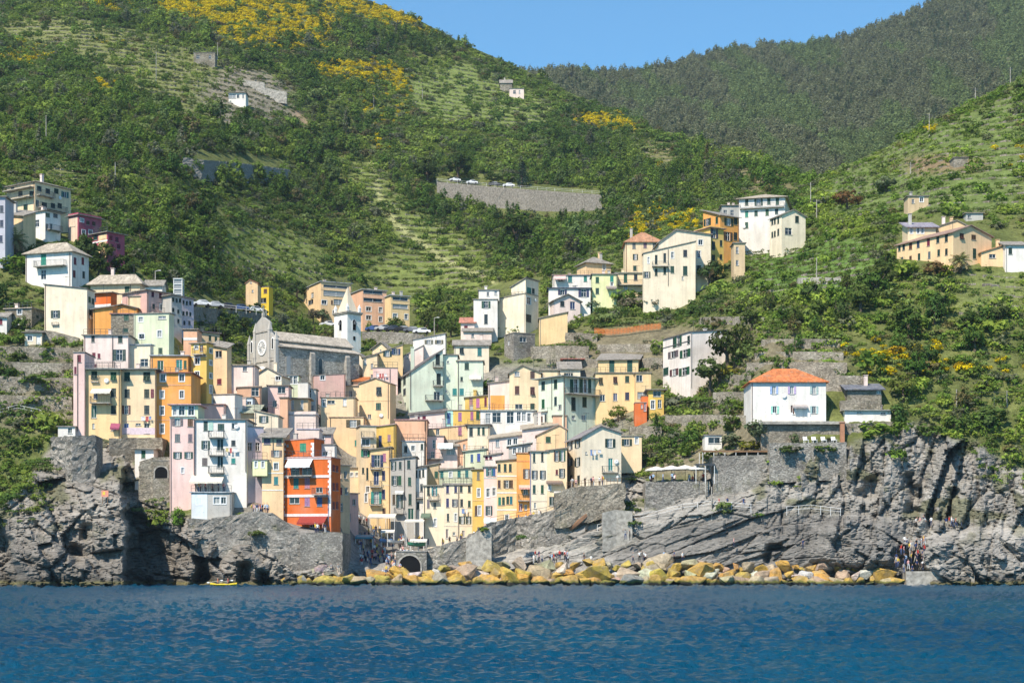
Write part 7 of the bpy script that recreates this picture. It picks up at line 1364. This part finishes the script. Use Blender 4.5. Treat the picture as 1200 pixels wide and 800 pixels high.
def palm(label, px, base, r, th):
    Y = D(px, base) - 1.0; e = link('palm_tree', None, None, label, 'palm tree'); e.location = P(px, base, Y); rm, tm = r / F * Y, th / F * Y; b = MB(); z = 0
    for k in range(8): b.bar((0, 0, tm * k / 8 - (.8 if k == 0 else 0)), (0, 0, tm * (k + 1) / 8), .30, 8, .36)
    link('trunk', b.mesh('trunk', M['bark']), e)
    rs = np.random.RandomState(int(px))
    for k in range(34):
        a = k * 2.4 + rs.uniform(-.1, .1); el = 1.25 - 1.7 * (k / 34) + rs.uniform(-.1, .1); q = MB(); L = rm * rs.uniform(.9, 1.1); n = 8; prev = Vector((0, 0, tm)); dirv = Vector((math.cos(a) * math.cos(el), math.sin(a) * math.cos(el), math.sin(el)))
        side = Vector((-math.sin(a), math.cos(a), 0)); sp = [prev]
        for i in range(n): dirv = (dirv + Vector((0, 0, -.14))).normalized(); prev = prev + dirv * L / n; sp.append(prev)
        for i in range(1, n):
            for sgn in (-1, 1):
                w_ = .62 * math.sin(math.pi * (i + .5) / (n + 1)) + .12; tip = sp[i] + side * sgn * w_ + (sp[i] - sp[i - 1]) * .9 - Vector((0, 0, .18)); q.add([sp[i] - (sp[i] - sp[i - 1]) * .45, sp[i] + (sp[i] - sp[i - 1]) * .45, tip], [(0, 1, 2)])
            q.bar(sp[i - 1], sp[i], .03, 4)
        q.bar(sp[n - 1], sp[n], .02, 4); o = link('frond', q.mesh('frond', M['paint']), e); o.color = ((.26, .27, .10, 1) if k < 24 else (.36, .27, .12, 1))
palm('tall palm tree with spreading fronds before the peach house end', 19, 296, 17, 14); palm('palm tree in front of the gable of the long peach farmhouse', 1125, 316, 15, 10)

# ------------------------------------------------------------------ poles, cars, lift tower, railings
def pole(label, px, y0, y1, arm=True, lamp=False, Y=None):
    Y = Y or D(px, y1) - .3; e = link('street_lamp' if lamp else 'utility_pole', None, None, label, 'street lamp' if lamp else 'utility pole'); e.location = P(px, y1, Y); h = (y1 - y0) / F * Y; b = MB(); b.bar((0, 0, -1), (0, 0, h), .14, 8, .09); link('pole', b.mesh('pole', M['concrete']), e)
    b = MB()
    if lamp: b.bar((0, 0, h - .1), (.9, 0, h + .05), .05, 6); b.box(.7, 1.2, -.15, .15, h - .05, h + .1); link('lamp_head', b.mesh('lamp_head', M['white']), e)
    elif arm: b.box(-.8, .8, -.05, .05, h - .5, h - .38); [b.bar((x, 0, h - .38), (x, 0, h - .15), .05, 6) for x in (-.7, 0, .7)]; link('crossarm', b.mesh('crossarm', M['iron']), e)
for a in (('tall grey pole on the upper left terraces', 183, 60, 100), ('white pole among trees at the left edge', 54, 135, 170, False), ('tall bare pole above the magenta houses', 135, 190, 225, False), ('small pole on the gorse slope', 438, 112, 125, False), ('pole on the central terraces', 495, 104, 118, False), ('pole at the end of the far left terraces', 255, 50, 70), ('tall pole right of the white villa', 950, 214, 246), ('white pole with crossarm beside the white villa', 957, 234, 258), ('pole on the right skyline', 1184, 79, 100), ('second pole below the right skyline', 1143, 103, 120), ('pole on the right ridge above terraces', 1089, 133, 160), ('pole with crossarm on the right terraces', 1067, 190, 204), ('lone pole on the green slope below the villa', 957, 302, 332, False), ('pole below the left hill wall', 251, 288, 302, False), ('pole at the lower wire fence on the right cliff', 1121, 456, 478, False), ('second pole of the wire fence on the right cliff', 1180, 458, 474, False), ('pole on the rocks by the cliff path', 834, 570, 608, False), ('short mast on the slab below the cliff bar', 827, 545, 590, False)): pole(*a)
pole('street lamp above the mauve terrace house', 182, 317, 336, True, True); pole('street lamp at the car park end', 509, 372, 394, True, True)
def car_meshes():
    b = MB(); pr = [(-2.1, .35), (-2.1, .75), (-1.95, .92), (-1.2, .98), (-.55, 1.45), (.85, 1.48), (1.5, 1.02), (2.05, .92), (2.1, .4)]; n = len(pr)
    def ring(y, k=1.0): return [(x, y * (1 if z < 1.0 else .84), z) for x, z in pr]
    b.add(ring(-.85) + ring(.85), [tuple(range(n)), tuple(range(n, 2 * n))[::-1]] + [(i, n + i, n + (i + 1) % n, (i + 1) % n) for i in range(n)]); body = b.mesh('body', M['paint'])
    g = MB()
    for s in (-1, 1): g.add([(-1.0, s * .78, 1.05), (1.3, s * .78, 1.05), (.85, s * .73, 1.40), (-.5, s * .73, 1.38)], [(0, 1, 2, 3)])
    g.add([(-1.16, -.66, 1.03), (-1.16, .66, 1.03), (-.62, .6, 1.41), (-.62, -.6, 1.41)], [(0, 1, 2, 3)]); g.add([(1.48, -.66, 1.06), (1.48, .66, 1.06), (.93, .6, 1.44), (.93, -.6, 1.44)], [(0, 1, 2, 3)]); gl = g.mesh('windows', M['glass'])
    for v in gl.vertices: v.co.x *= 1.012; v.co.y *= 1.03
    w_ = MB(); w_.bar((0, -.1, 0), (0, .1, 0), .32, 14); return body, gl, w_.mesh('wheel', M['rubber'])
CAR = car_meshes()
def car(label, px, py, col, ang=0, Y=None, group=None):
    Y = Y or D(px, py) - 1; e = link('parked_car', None, None, label, 'car', group); e.location = P(px, py, Y); e.rotation_euler = (0, 0, R(ang)); o = link('body', CAR[0], e); o.color = (*col, 1); link('windows', CAR[1], e)
    for x in (-1.3, 1.3):
        for y in (-.8, .8): link('wheel', CAR[2], e).location = (x, y, .32)
for a in (('white car at the left end of the long road wall', 533, 213, (.75, .75, .75), 15, D(533, 230) + 1), ('second white car on the long road wall', 553, 216, (.75, .75, .75), 10, D(553, 238) + 1), ('dark car under the spreading tree on the road', 579, 218, (.05, .05, .06), 5, D(579, 242) + 1), ('white van like car left of the cedar on the road', 596, 219.5, (.75, .75, .75), 5, D(596, 243) + 1),
          ('blue car at the left end of the car park', 438, 388.5, (.05, .10, .25), 8, D(438, 400) - 1), ('silver car in the car park under the middle apartment block', 449, 388, (.5, .5, .5), 8, D(449, 400) - 1), ('dark car second from the right block in the car park', 460, 388.5, (.04, .05, .07), 8, D(460, 400) - 1), ('black car under the right apartment block', 472, 389, (.02, .02, .02), 8, D(472, 400) - 1), ('grey car at the right of the car park', 483, 390, (.15, .16, .18), 8, D(483, 401) - 1), ('white car at the end of the car park road', 494, 391.5, (.75, .75, .75), 8, D(494, 401) - 1),
          ('white car on the slope behind the bell tower', 384, 383, (.75, .75, .75), 20), ('white car at the left end of the shaded viaduct', 236, 359.5, (.7, .7, .7), 20, D(236, 373) - 1), ('silver car on the shaded viaduct', 251, 361, (.45, .46, .48), 20, D(251, 374) - 1), ('dark car in the middle of the shaded viaduct', 266, 362.5, (.04, .04, .05), 20, D(266, 376) - 1), ('blue car on the shaded viaduct', 281, 364, (.04, .08, .2), 20, D(281, 378) - 1), ('white car at the right end of the shaded viaduct', 298, 366, (.7, .7, .7), 20, D(298, 380) - 1)): car(*a)
def lift():
    Y = D(208, 360) - 1; e = link('lift_tower', None, None, 'white framed glass lift tower rising above the receding terrace row', 'lift tower'); e.location = P(208.5, 350, Y); h = (350 - 327) / F * Y; w_ = 4.8 / F * Y; b = MB()
    for x in (-w_, w_):
        for y in (0, 1.8): b.box(x - .08, x + .08, y - .08, y + .08, -6, h)
    for z in np.linspace(.0, h, 5): b.box(-w_, w_, -.09, -.02, z - .07, z + .07)
    b.box(-w_ - .15, w_ + .15, -.2, 2.0, h, h + .15); link('frame', b.mesh('frame', M['white']), e); b = MB(); b.box(-w_ + .1, w_ - .1, .05, .12, 0, h - .1); o = link('pane', b.mesh('pane', M['glass']), e)
lift()
def railing(label, pts, hgt=1.0, Y=None, m='iron', step=1.6, dy=0, name='railing'):
    P3 = [P(px, py, (Y or D(px, py)) + dy) for px, py in pts]; b = MB()
    for a, c in zip(P3[:-1], P3[1:]):
        n = max(1, int((c - a).length / step))
        for k in range(n + 1): q = a.lerp(c, k / n); b.box(q.x - .03, q.x + .03, q.y - .03, q.y + .03, q.z - .4, q.z + hgt)
        for z in (.5, 1): b.bar(a + Vector((0, 0, hgt * z)), c + Vector((0, 0, hgt * z)), .03, 5)
    link(name, b.mesh(name, M[m]), None, label, 'railing')
railing('metal railing along the long road wall', [(512, 213), (560, 217.5), (620, 222), (660, 225), (705, 228)], 1.1, D(600, 243) - 1.8, 'white', 3); railing('railing of the shaded viaduct', [(226, 359), (265, 363), (312, 368)], 1.1, D(265, 376) - 2.9, 'white', 2)
railing('white railing on the cliff walkway at right', [(922, 601), (950, 599), (985, 603)], 1.1, 286.5, 'white'); railing('iron railing along the rocky path below the cliff bar', [(700, 622), (740, 612), (770, 606), (800, 598), (835, 594), (880, 598)], 1.1, None, 'white', 2.5, -1.2)
railing('railing on the ramp wall below the cream houses', [(575, 613), (605, 607), (640, 601), (664, 590)], 1.0, 289.7, 'iron'); railing('white garden fence on the left terrace', [(-10, 489), (20, 481), (45, 486), (62, 494)], 1.0, None, 'white', 1.2, -.5); railing('red railed terrace edge before the cream gable house', [(664, 571), (690, 568), (728, 566)], .9, 291.1, 'wood', .6)
railing('wire fence on the right cliff slope', [(1121, 474), (1150, 474), (1180, 474)], 2.2, None, 'iron', 2.0, -.6); railing('green rail above the stone wall right of the cream gable house', [(722, 503), (745, 494), (760, 488)], 1.0, None, 'iron', 1.2, -.6)

# ------------------------------------------------------------------ people
def person_mesh(pose):
    v = [(0, 0, .93), (0, .01, 1.12), (0, .015, 1.32), (0, .01, 1.45), (0, -.005, 1.53), (0, -.015, 1.62), (0, -.01, 1.70)]; r = [(.135, .10), (.125, .09), (.155, .105), (.075, .07), (.052, .055), (.075, .095), (.06, .08)]
    e = [(0, 1), (1, 2), (2, 3), (3, 4), (4, 5), (5, 6)]
    def chain(root, pts, rr):
        p = root
        for q, w_ in zip(pts, rr): v.append(q); r.append((w_, w_)); e.append((p, len(v) - 1)); p = len(v) - 1
    for s in (-1, 1):
        st = s * (.16 if pose == 'walk' else 0)
        if pose == 'sit': chain(0, [(s * .11, 0, .90), (s * .13, -.42, .93), (s * .13, -.50, .50), (s * .13, -.62, .47)], (.095, .075, .05, .04))
        else: chain(0, [(s * .10, 0, .86), (s * .11, -st * .6 - .02, .48), (s * .11, -st * 1.2 + .03, .08), (s * .12, -st * 1.2 - .13, .03)], (.09, .062, .042, .035))
        if pose == 'wave' and s > 0: chain(2, [(s * .18, 0, 1.40), (s * .36, -.05, 1.52), (s * .34, -.1, 1.78), (s * .34, -.12, 1.88)], (.05, .042, .034, .03))
        else: chain(2, [(s * .18, .01, 1.38), (s * .25, st * .5 + .02, 1.12), (s * .25, st * .9 - .08, .88), (s * .245, st * .9 - .12, .80)], (.05, .042, .034, .03))
    me = bpy.data.meshes.new('skeleton'); me.from_pydata(v, e, []); o = bpy.data.objects.new('skeleton', me); COL.objects.link(o); md = o.modifiers.new('skin', 'SKIN'); sb = o.modifiers.new('sub', 'SUBSURF'); sb.levels = 1; sb.render_levels = 1
    for i, q in enumerate(r): me.skin_vertices[0].data[i].radius = q
    me.skin_vertices[0].data[0].use_root = True
    dg = bpy.context.evaluated_depsgraph_get(); out = bpy.data.meshes.new_from_object(o.evaluated_get(dg)); bpy.data.objects.remove(o); out.name = 'person'
    out.materials.clear()
    for k in ('shirt', 'legs', 'skin', 'hair', 'rubber'): out.materials.append(M[k])
    sit = pose == 'sit'; idx = []
    for f in out.polygons:
        c = f.center; arm = abs(c.x) > .20 or c.z > 1.45
        if c.z > 1.50 and abs(c.x) < .12: k = 3 if (c.z > 1.68 or c.y > .02) else 2
        elif (abs(c.x) > .205 and (c.z < 1.14 or c.z > 1.5)): k = 2
        elif c.z > (.98 if not sit else 1.0) or abs(c.x) > .205: k = 0
        elif c.z > (.10 if not sit else .55): k = 1
        else: k = 4
        idx.append(k)
    out.polygons.foreach_set('material_index', idx); out.polygons.foreach_set('use_smooth', [True] * len(idx)); return out
PM = {k: person_mesh(k) for k in ('stand', 'walk', 'sit', 'wave')}
SHIRTS = [('white', (.75, .75, .73)), ('pale blue', (.35, .48, .65)), ('black', (.02, .02, .025)), ('red', (.5, .05, .04)), ('pink', (.7, .38, .36)), ('navy', (.03, .05, .14)), ('yellow', (.7, .5, .08)), ('grey', (.3, .3, .3)), ('white', (.78, .77, .74))]
pr_ = random.Random(3)
def person(px, py, where, Y=None, pose=None, shirt=None, label=None, group=None, dy=-.2):
    nm, c = shirt or pr_.choice(SHIRTS); pose = pose or pr_.choice(['stand', 'stand', 'walk', 'walk', 'wave']); Y = Y or D(px, py) + dy
    o = link('person', PM[pose], None, label or f'person in a {nm} shirt {where}', 'person', group or f'people {where}'); z = -.47 if pose == 'sit' else 0
    o.location = P(px, py, Y) + Vector((0, 0, z)); o.rotation_euler = (0, 0, pr_.uniform(0, 6.28) if pose != 'sit' else pr_.uniform(-.8, .8)); s = pr_.uniform(.94, 1.08); o.scale = (s, s, s); o.color = (*c, 1)
def crowd(n, x0, x1, y0, y1, where, slope=0, **k):
    for _ in range(n): t = pr_.random(); person(x0 + (x1 - x0) * t, y0 + (y1 - y0) * pr_.random() + slope * t, where, **k)
crowd(105, 420, 500, 636, 668, 'crowding the shaded harbour slipway'); crowd(20, 416, 446, 612, 634, 'on the steps of the harbour street'); crowd(12, 448, 470, 664, 676, 'sitting on the rocks by the tunnel', Y=283, pose='sit')
crowd(8, 515, 556, 643, 641, 'on the ramp below the pale cream house', slope=-10, Y=300); crowd(8, 597, 634, 618, 616, 'on the ramp by the arched doors', slope=-9, Y=296)
crowd(12, 668, 728, 572, 571, 'on the terrace of the cream gable house', slope=-4, Y=291.8); crowd(16, 760, 828, 568, 565, 'at the tables under the cliff bar umbrellas', Y=D(790, 566) - 3.2); crowd(4, 836, 872, 595, 594, 'on the rocky path below the cliff bar'); crowd(6, 366, 396, 625, 624, 'beside the red house above the quay wall', Y=281.5)
crowd(12, 292, 320, 602, 602, 'gathered on the terrace left of the red house', Y=282.5); crowd(10, 228, 268, 577, 577, 'at tables on the restaurant annexe roof', Y=283.5)
crowd(40, 1050, 1084, 640, 676, 'climbing the rock steps on the right shore', slope=-4, dy=-2.5); crowd(5, 1072, 1092, 616, 618, 'on the ledge above the rock steps'); crowd(6, 1100, 1126, 616, 618, 'on the upper rock ledge at right'); crowd(3, 1115, 1126, 669, 669, 'standing on the bathing platform', Y=280)
crowd(18, 622, 700, 655, 662, 'resting on top of the breakwater boulders', Y=284.5); crowd(8, 735, 800, 656, 660, 'scattered on the breakwater below the slabs', Y=284); crowd(4, 340, 400, 668, 674, 'sitting on grey rocks under the quay wall', Y=280, pose='sit')
for a in ((733, 632, 'beside the smooth concrete patch wall', 286), (738, 633, 'crouching by the smooth concrete patch wall', 286), (860, 641, 'alone on the grey slabs', 286), (941, 643, 'alone on the dark rocks at right', 284), (139, 664, 'alone on the ledge of the left headland', 277), (98, 605, 'high on the left headland rock', 283)): person(a[0], a[1], a[2], a[3])
# kayak with paddlers
def kayak():
    e = link('kayak', None, None, 'yellow kayak with paddlers in front of the left rocks', 'kayak'); Y = 268; e.location = ((262 - CX) / F * Y, Y, .12); b = MB(); n = 12; rings = []
    for k in range(n + 1):
        t = k / n * 2 - 1; w_ = .40 * (1 - abs(t) ** 2.2) + .02; x = t * 2.1; z = .16 * abs(t) ** 3; rings.append([(x, -w_, .22 + z), (x, -w_ * .7, .02 + z), (x, 0, -.10 + z), (x, w_ * .7, .02 + z), (x, w_, .22 + z), (x, w_ * .4, .29 + z), (x, -w_ * .4, .29 + z)])
    for r in rings: b.v += r
    for k in range(n):
        for i in range(7): b.f.append((k * 7 + i, (k + 1) * 7 + i, (k + 1) * 7 + (i + 1) % 7, k * 7 + (i + 1) % 7)); b.mi.append(0)
    o = link('hull', b.mesh('hull', M['paint'], True), e); o.color = (.75, .55, .03, 1)
    for x in (-.9, .7): q = MB(); q.bar((x, 0, .28), (x, 0, .33), .33, 12); link('cockpit', q.mesh('cockpit', M['rubber']), e)
    for x, c, nm in ((-.9, (.7, .16, .04), 'orange'), (.7, (.55, .05, .05), 'red')):
        p = link('person', PM['sit'], None, f'person in an {nm} vest paddling the yellow kayak' if nm[0] in 'aeiou' else f'person in a {nm} vest paddling the yellow kayak', 'person', 'paddlers in the yellow kayak'); p.location = e.location + Vector((x, 0, -.55)); p.rotation_euler = (0, 0, R(-90)); p.color = (*c, 1)
        q = MB(); q.bar((0, -1.0, .15), (0, 1.0, -.15), .02, 6); q.box(-.02, .02, -1.35, -.95, .08, .26); q.box(-.02, .02, .95, 1.35, -.26, -.08); d_ = link('paddle', q.mesh('paddle', M['white']), None, f'double paddle held by the {nm} vested paddler', 'paddle'); d_.location = e.location + Vector((x - .45, 0, .62)); d_.rotation_euler = (0, 0, R(75))
kayak()
def hullmesh():
    b = MB(); n = 10; rings = []
    for k in range(n + 1):
        t = k / n * 2 - 1; w_ = .85 * (1 - abs(t) ** 2.4) + .05; x = t * 2.5; z = .22 * abs(t) ** 3; rings.append([(x, -w_, .62 + z), (x, -w_ * .8, .2 + z), (x, 0, z), (x, w_ * .8, .2 + z), (x, w_, .62 + z), (x, w_ * .88, .60 + z), (x, 0, .18 + z), (x, -w_ * .88, .60 + z)])
    for r in rings: b.v += r
    for k in range(n):
        for i in range(8): b.f.append((k * 8 + i, (k + 1) * 8 + i, (k + 1) * 8 + (i + 1) % 8, k * 8 + (i + 1) % 8)); b.mi.append(0)
    b.f += [tuple(range(8)), tuple(range(n * 8, n * 8 + 8))]; b.mi += [0, 0]; return b.mesh('hull', M['paint'])
def rowboat(label, px, py, Y, col, rot):
    e = link('rowing_boat', None, None, label, 'boat'); e.location = P(px, py, Y); e.rotation_euler = rot; o = link('hull', cached('hull', hullmesh), e); o.color = (*col, 1)
    for x in (-.9, .3, 1.2): q = MB(); q.box(x - .12, x + .12, -.68, .68, .45, .49); link('thwart', q.mesh('thwart', M['wood']), e)
for a in (('upturned brown rowing boat leaning high on the ramp rocks', 670, 594, Dd(670, 606) - 1.2, (.33, .17, .08), (R(200), R(-42), 0)), ('upturned boat with dark brown hull just below the other on the ramp rocks', 678, 606, Dd(678, 616) - 1.6, (.20, .11, .06), (R(200), R(-42), 0)), ('blue and white rowing boat hauled up on the harbour slip', 452, 636, 308, (.10, .25, .5), (0, 0, R(70))), ('white rowing boat hauled up beside the blue one', 463, 637, 307, (.7, .7, .68), (0, 0, R(60))), ('green rowing boat on the slip behind the tunnel mouth', 489, 640, 303, (.05, .25, .15), (0, 0, R(50)))): rowboat(*a)
q = MB(); A_ = [P(x, y, D(x, y + 4) - .6) for x, y in ((697, 390), (715, 391), (735, 389), (755, 386), (775, 384))]
for a, c in zip(A_[:-1], A_[1:]):
    for z in (.1, .4, .7): q.bar(a + Vector((0, 0, z)), c + Vector((0, 0, z)), .045, 4)
    n = 12
    for k in range(n): p_ = a.lerp(c, k / n); q.box(p_.x - .05, p_.x + .05, p_.y - .02, p_.y + .02, p_.z - .3, p_.z + 1.1)
o = link('netting_fence', q.mesh('netting_fence', M['paint']), None, 'bright orange safety netting fence on the dry terraces', 'fence'); o.color = (.72, .20, .04, 1)
e = link('sign_board', None, None, 'small orange and pink sign board on the left headland', 'sign'); e.location = P(123, 584, Dd(123, 586) - .8); q = MB(); q.box(-.55, .55, -.04, .04, .3, 1.3); o = link('board', q.mesh('board', M['paint']), e); o.color = (.75, .30, .20, 1); q = MB(); q.box(-.35, .05, -.06, -.041, .6, 1.1); o = link('emblem', q.mesh('emblem', M['paint']), e); o.color = (.75, .55, .08, 1)
for x in (-.4, .4): q = MB(); q.box(x - .04, x + .04, .041, .1, -.8, 1.2); link('post', q.mesh('post', M['wood']), e)

# ------------------------------------------------------------------ labels: things that still share one are told apart by their place
LM_ = [(345, 'under the quay wall'), (420, 'by the shaded harbour basin'), (500, 'near the tunnel mouth'), (590, 'below the pale concrete buttress'), (690, 'below the ramp wall'), (790, 'below the concrete patch wall'), (890, 'below the grey slabs'), (985, 'below the white railing'), (1100, 'near the bathing platform')]
ORD = 'first second third fourth fifth sixth seventh eighth ninth tenth eleventh twelfth thirteenth fourteenth fifteenth sixteenth seventeenth eighteenth nineteenth twentieth'.split()
def short(t):
    if len(t.split()) > 16: t = t.replace('person in a', 'person,').replace(' the ', ' ', 1)
    return t
def colpx(o): p = o.location; return CX + F * p.x / p.y
def shared():
    d = {}
    for o in COL.objects:
        if o.get('label') and o.parent is None and o.get('category'): d.setdefault(o['label'], []).append(o)
    return {k: v for k, v in d.items() if len(v) > 1}
for k, v in shared().items():
    if v[0]['category'] == 'boulder' and len(v) > 6:
        for o in v: c = colpx(o); o['label'] = k.replace('of the breakwater', '').strip() + ' ' + min(LM_, key=lambda q: abs(q[0] - c))[1]
for k, v in shared().items():
    v.sort(key=colpx)
    for i, o in enumerate(v):
        if i < len(ORD): o['label'] = short(f'{k}, {ORD[i]} from the left' if i else f'{k}, the leftmost')
# ------------------------------------------------------------------ thin sea haze that the far mountain fades into
hz = bpy.data.materials.new('haze_air'); hz.use_nodes = True; t_ = hz.node_tree; t_.nodes.clear(); ho = t_.nodes.new('ShaderNodeOutputMaterial'); hv = t_.nodes.new('ShaderNodeVolumePrincipled')
hv.inputs['Color'].default_value = (.72, .86, 1, 1); hv.inputs['Density'].default_value = .00007; hv.inputs['Anisotropy'].default_value = .2; t_.links.new(hv.outputs[0], ho.inputs['Volume'])
v, f = boxvf(-2500, 2500, -300, 3400, -400, 1100)
link('haze', meshof('haze', v, f, hz), None, 'thin pale sea haze over the whole view', kind='stuff')
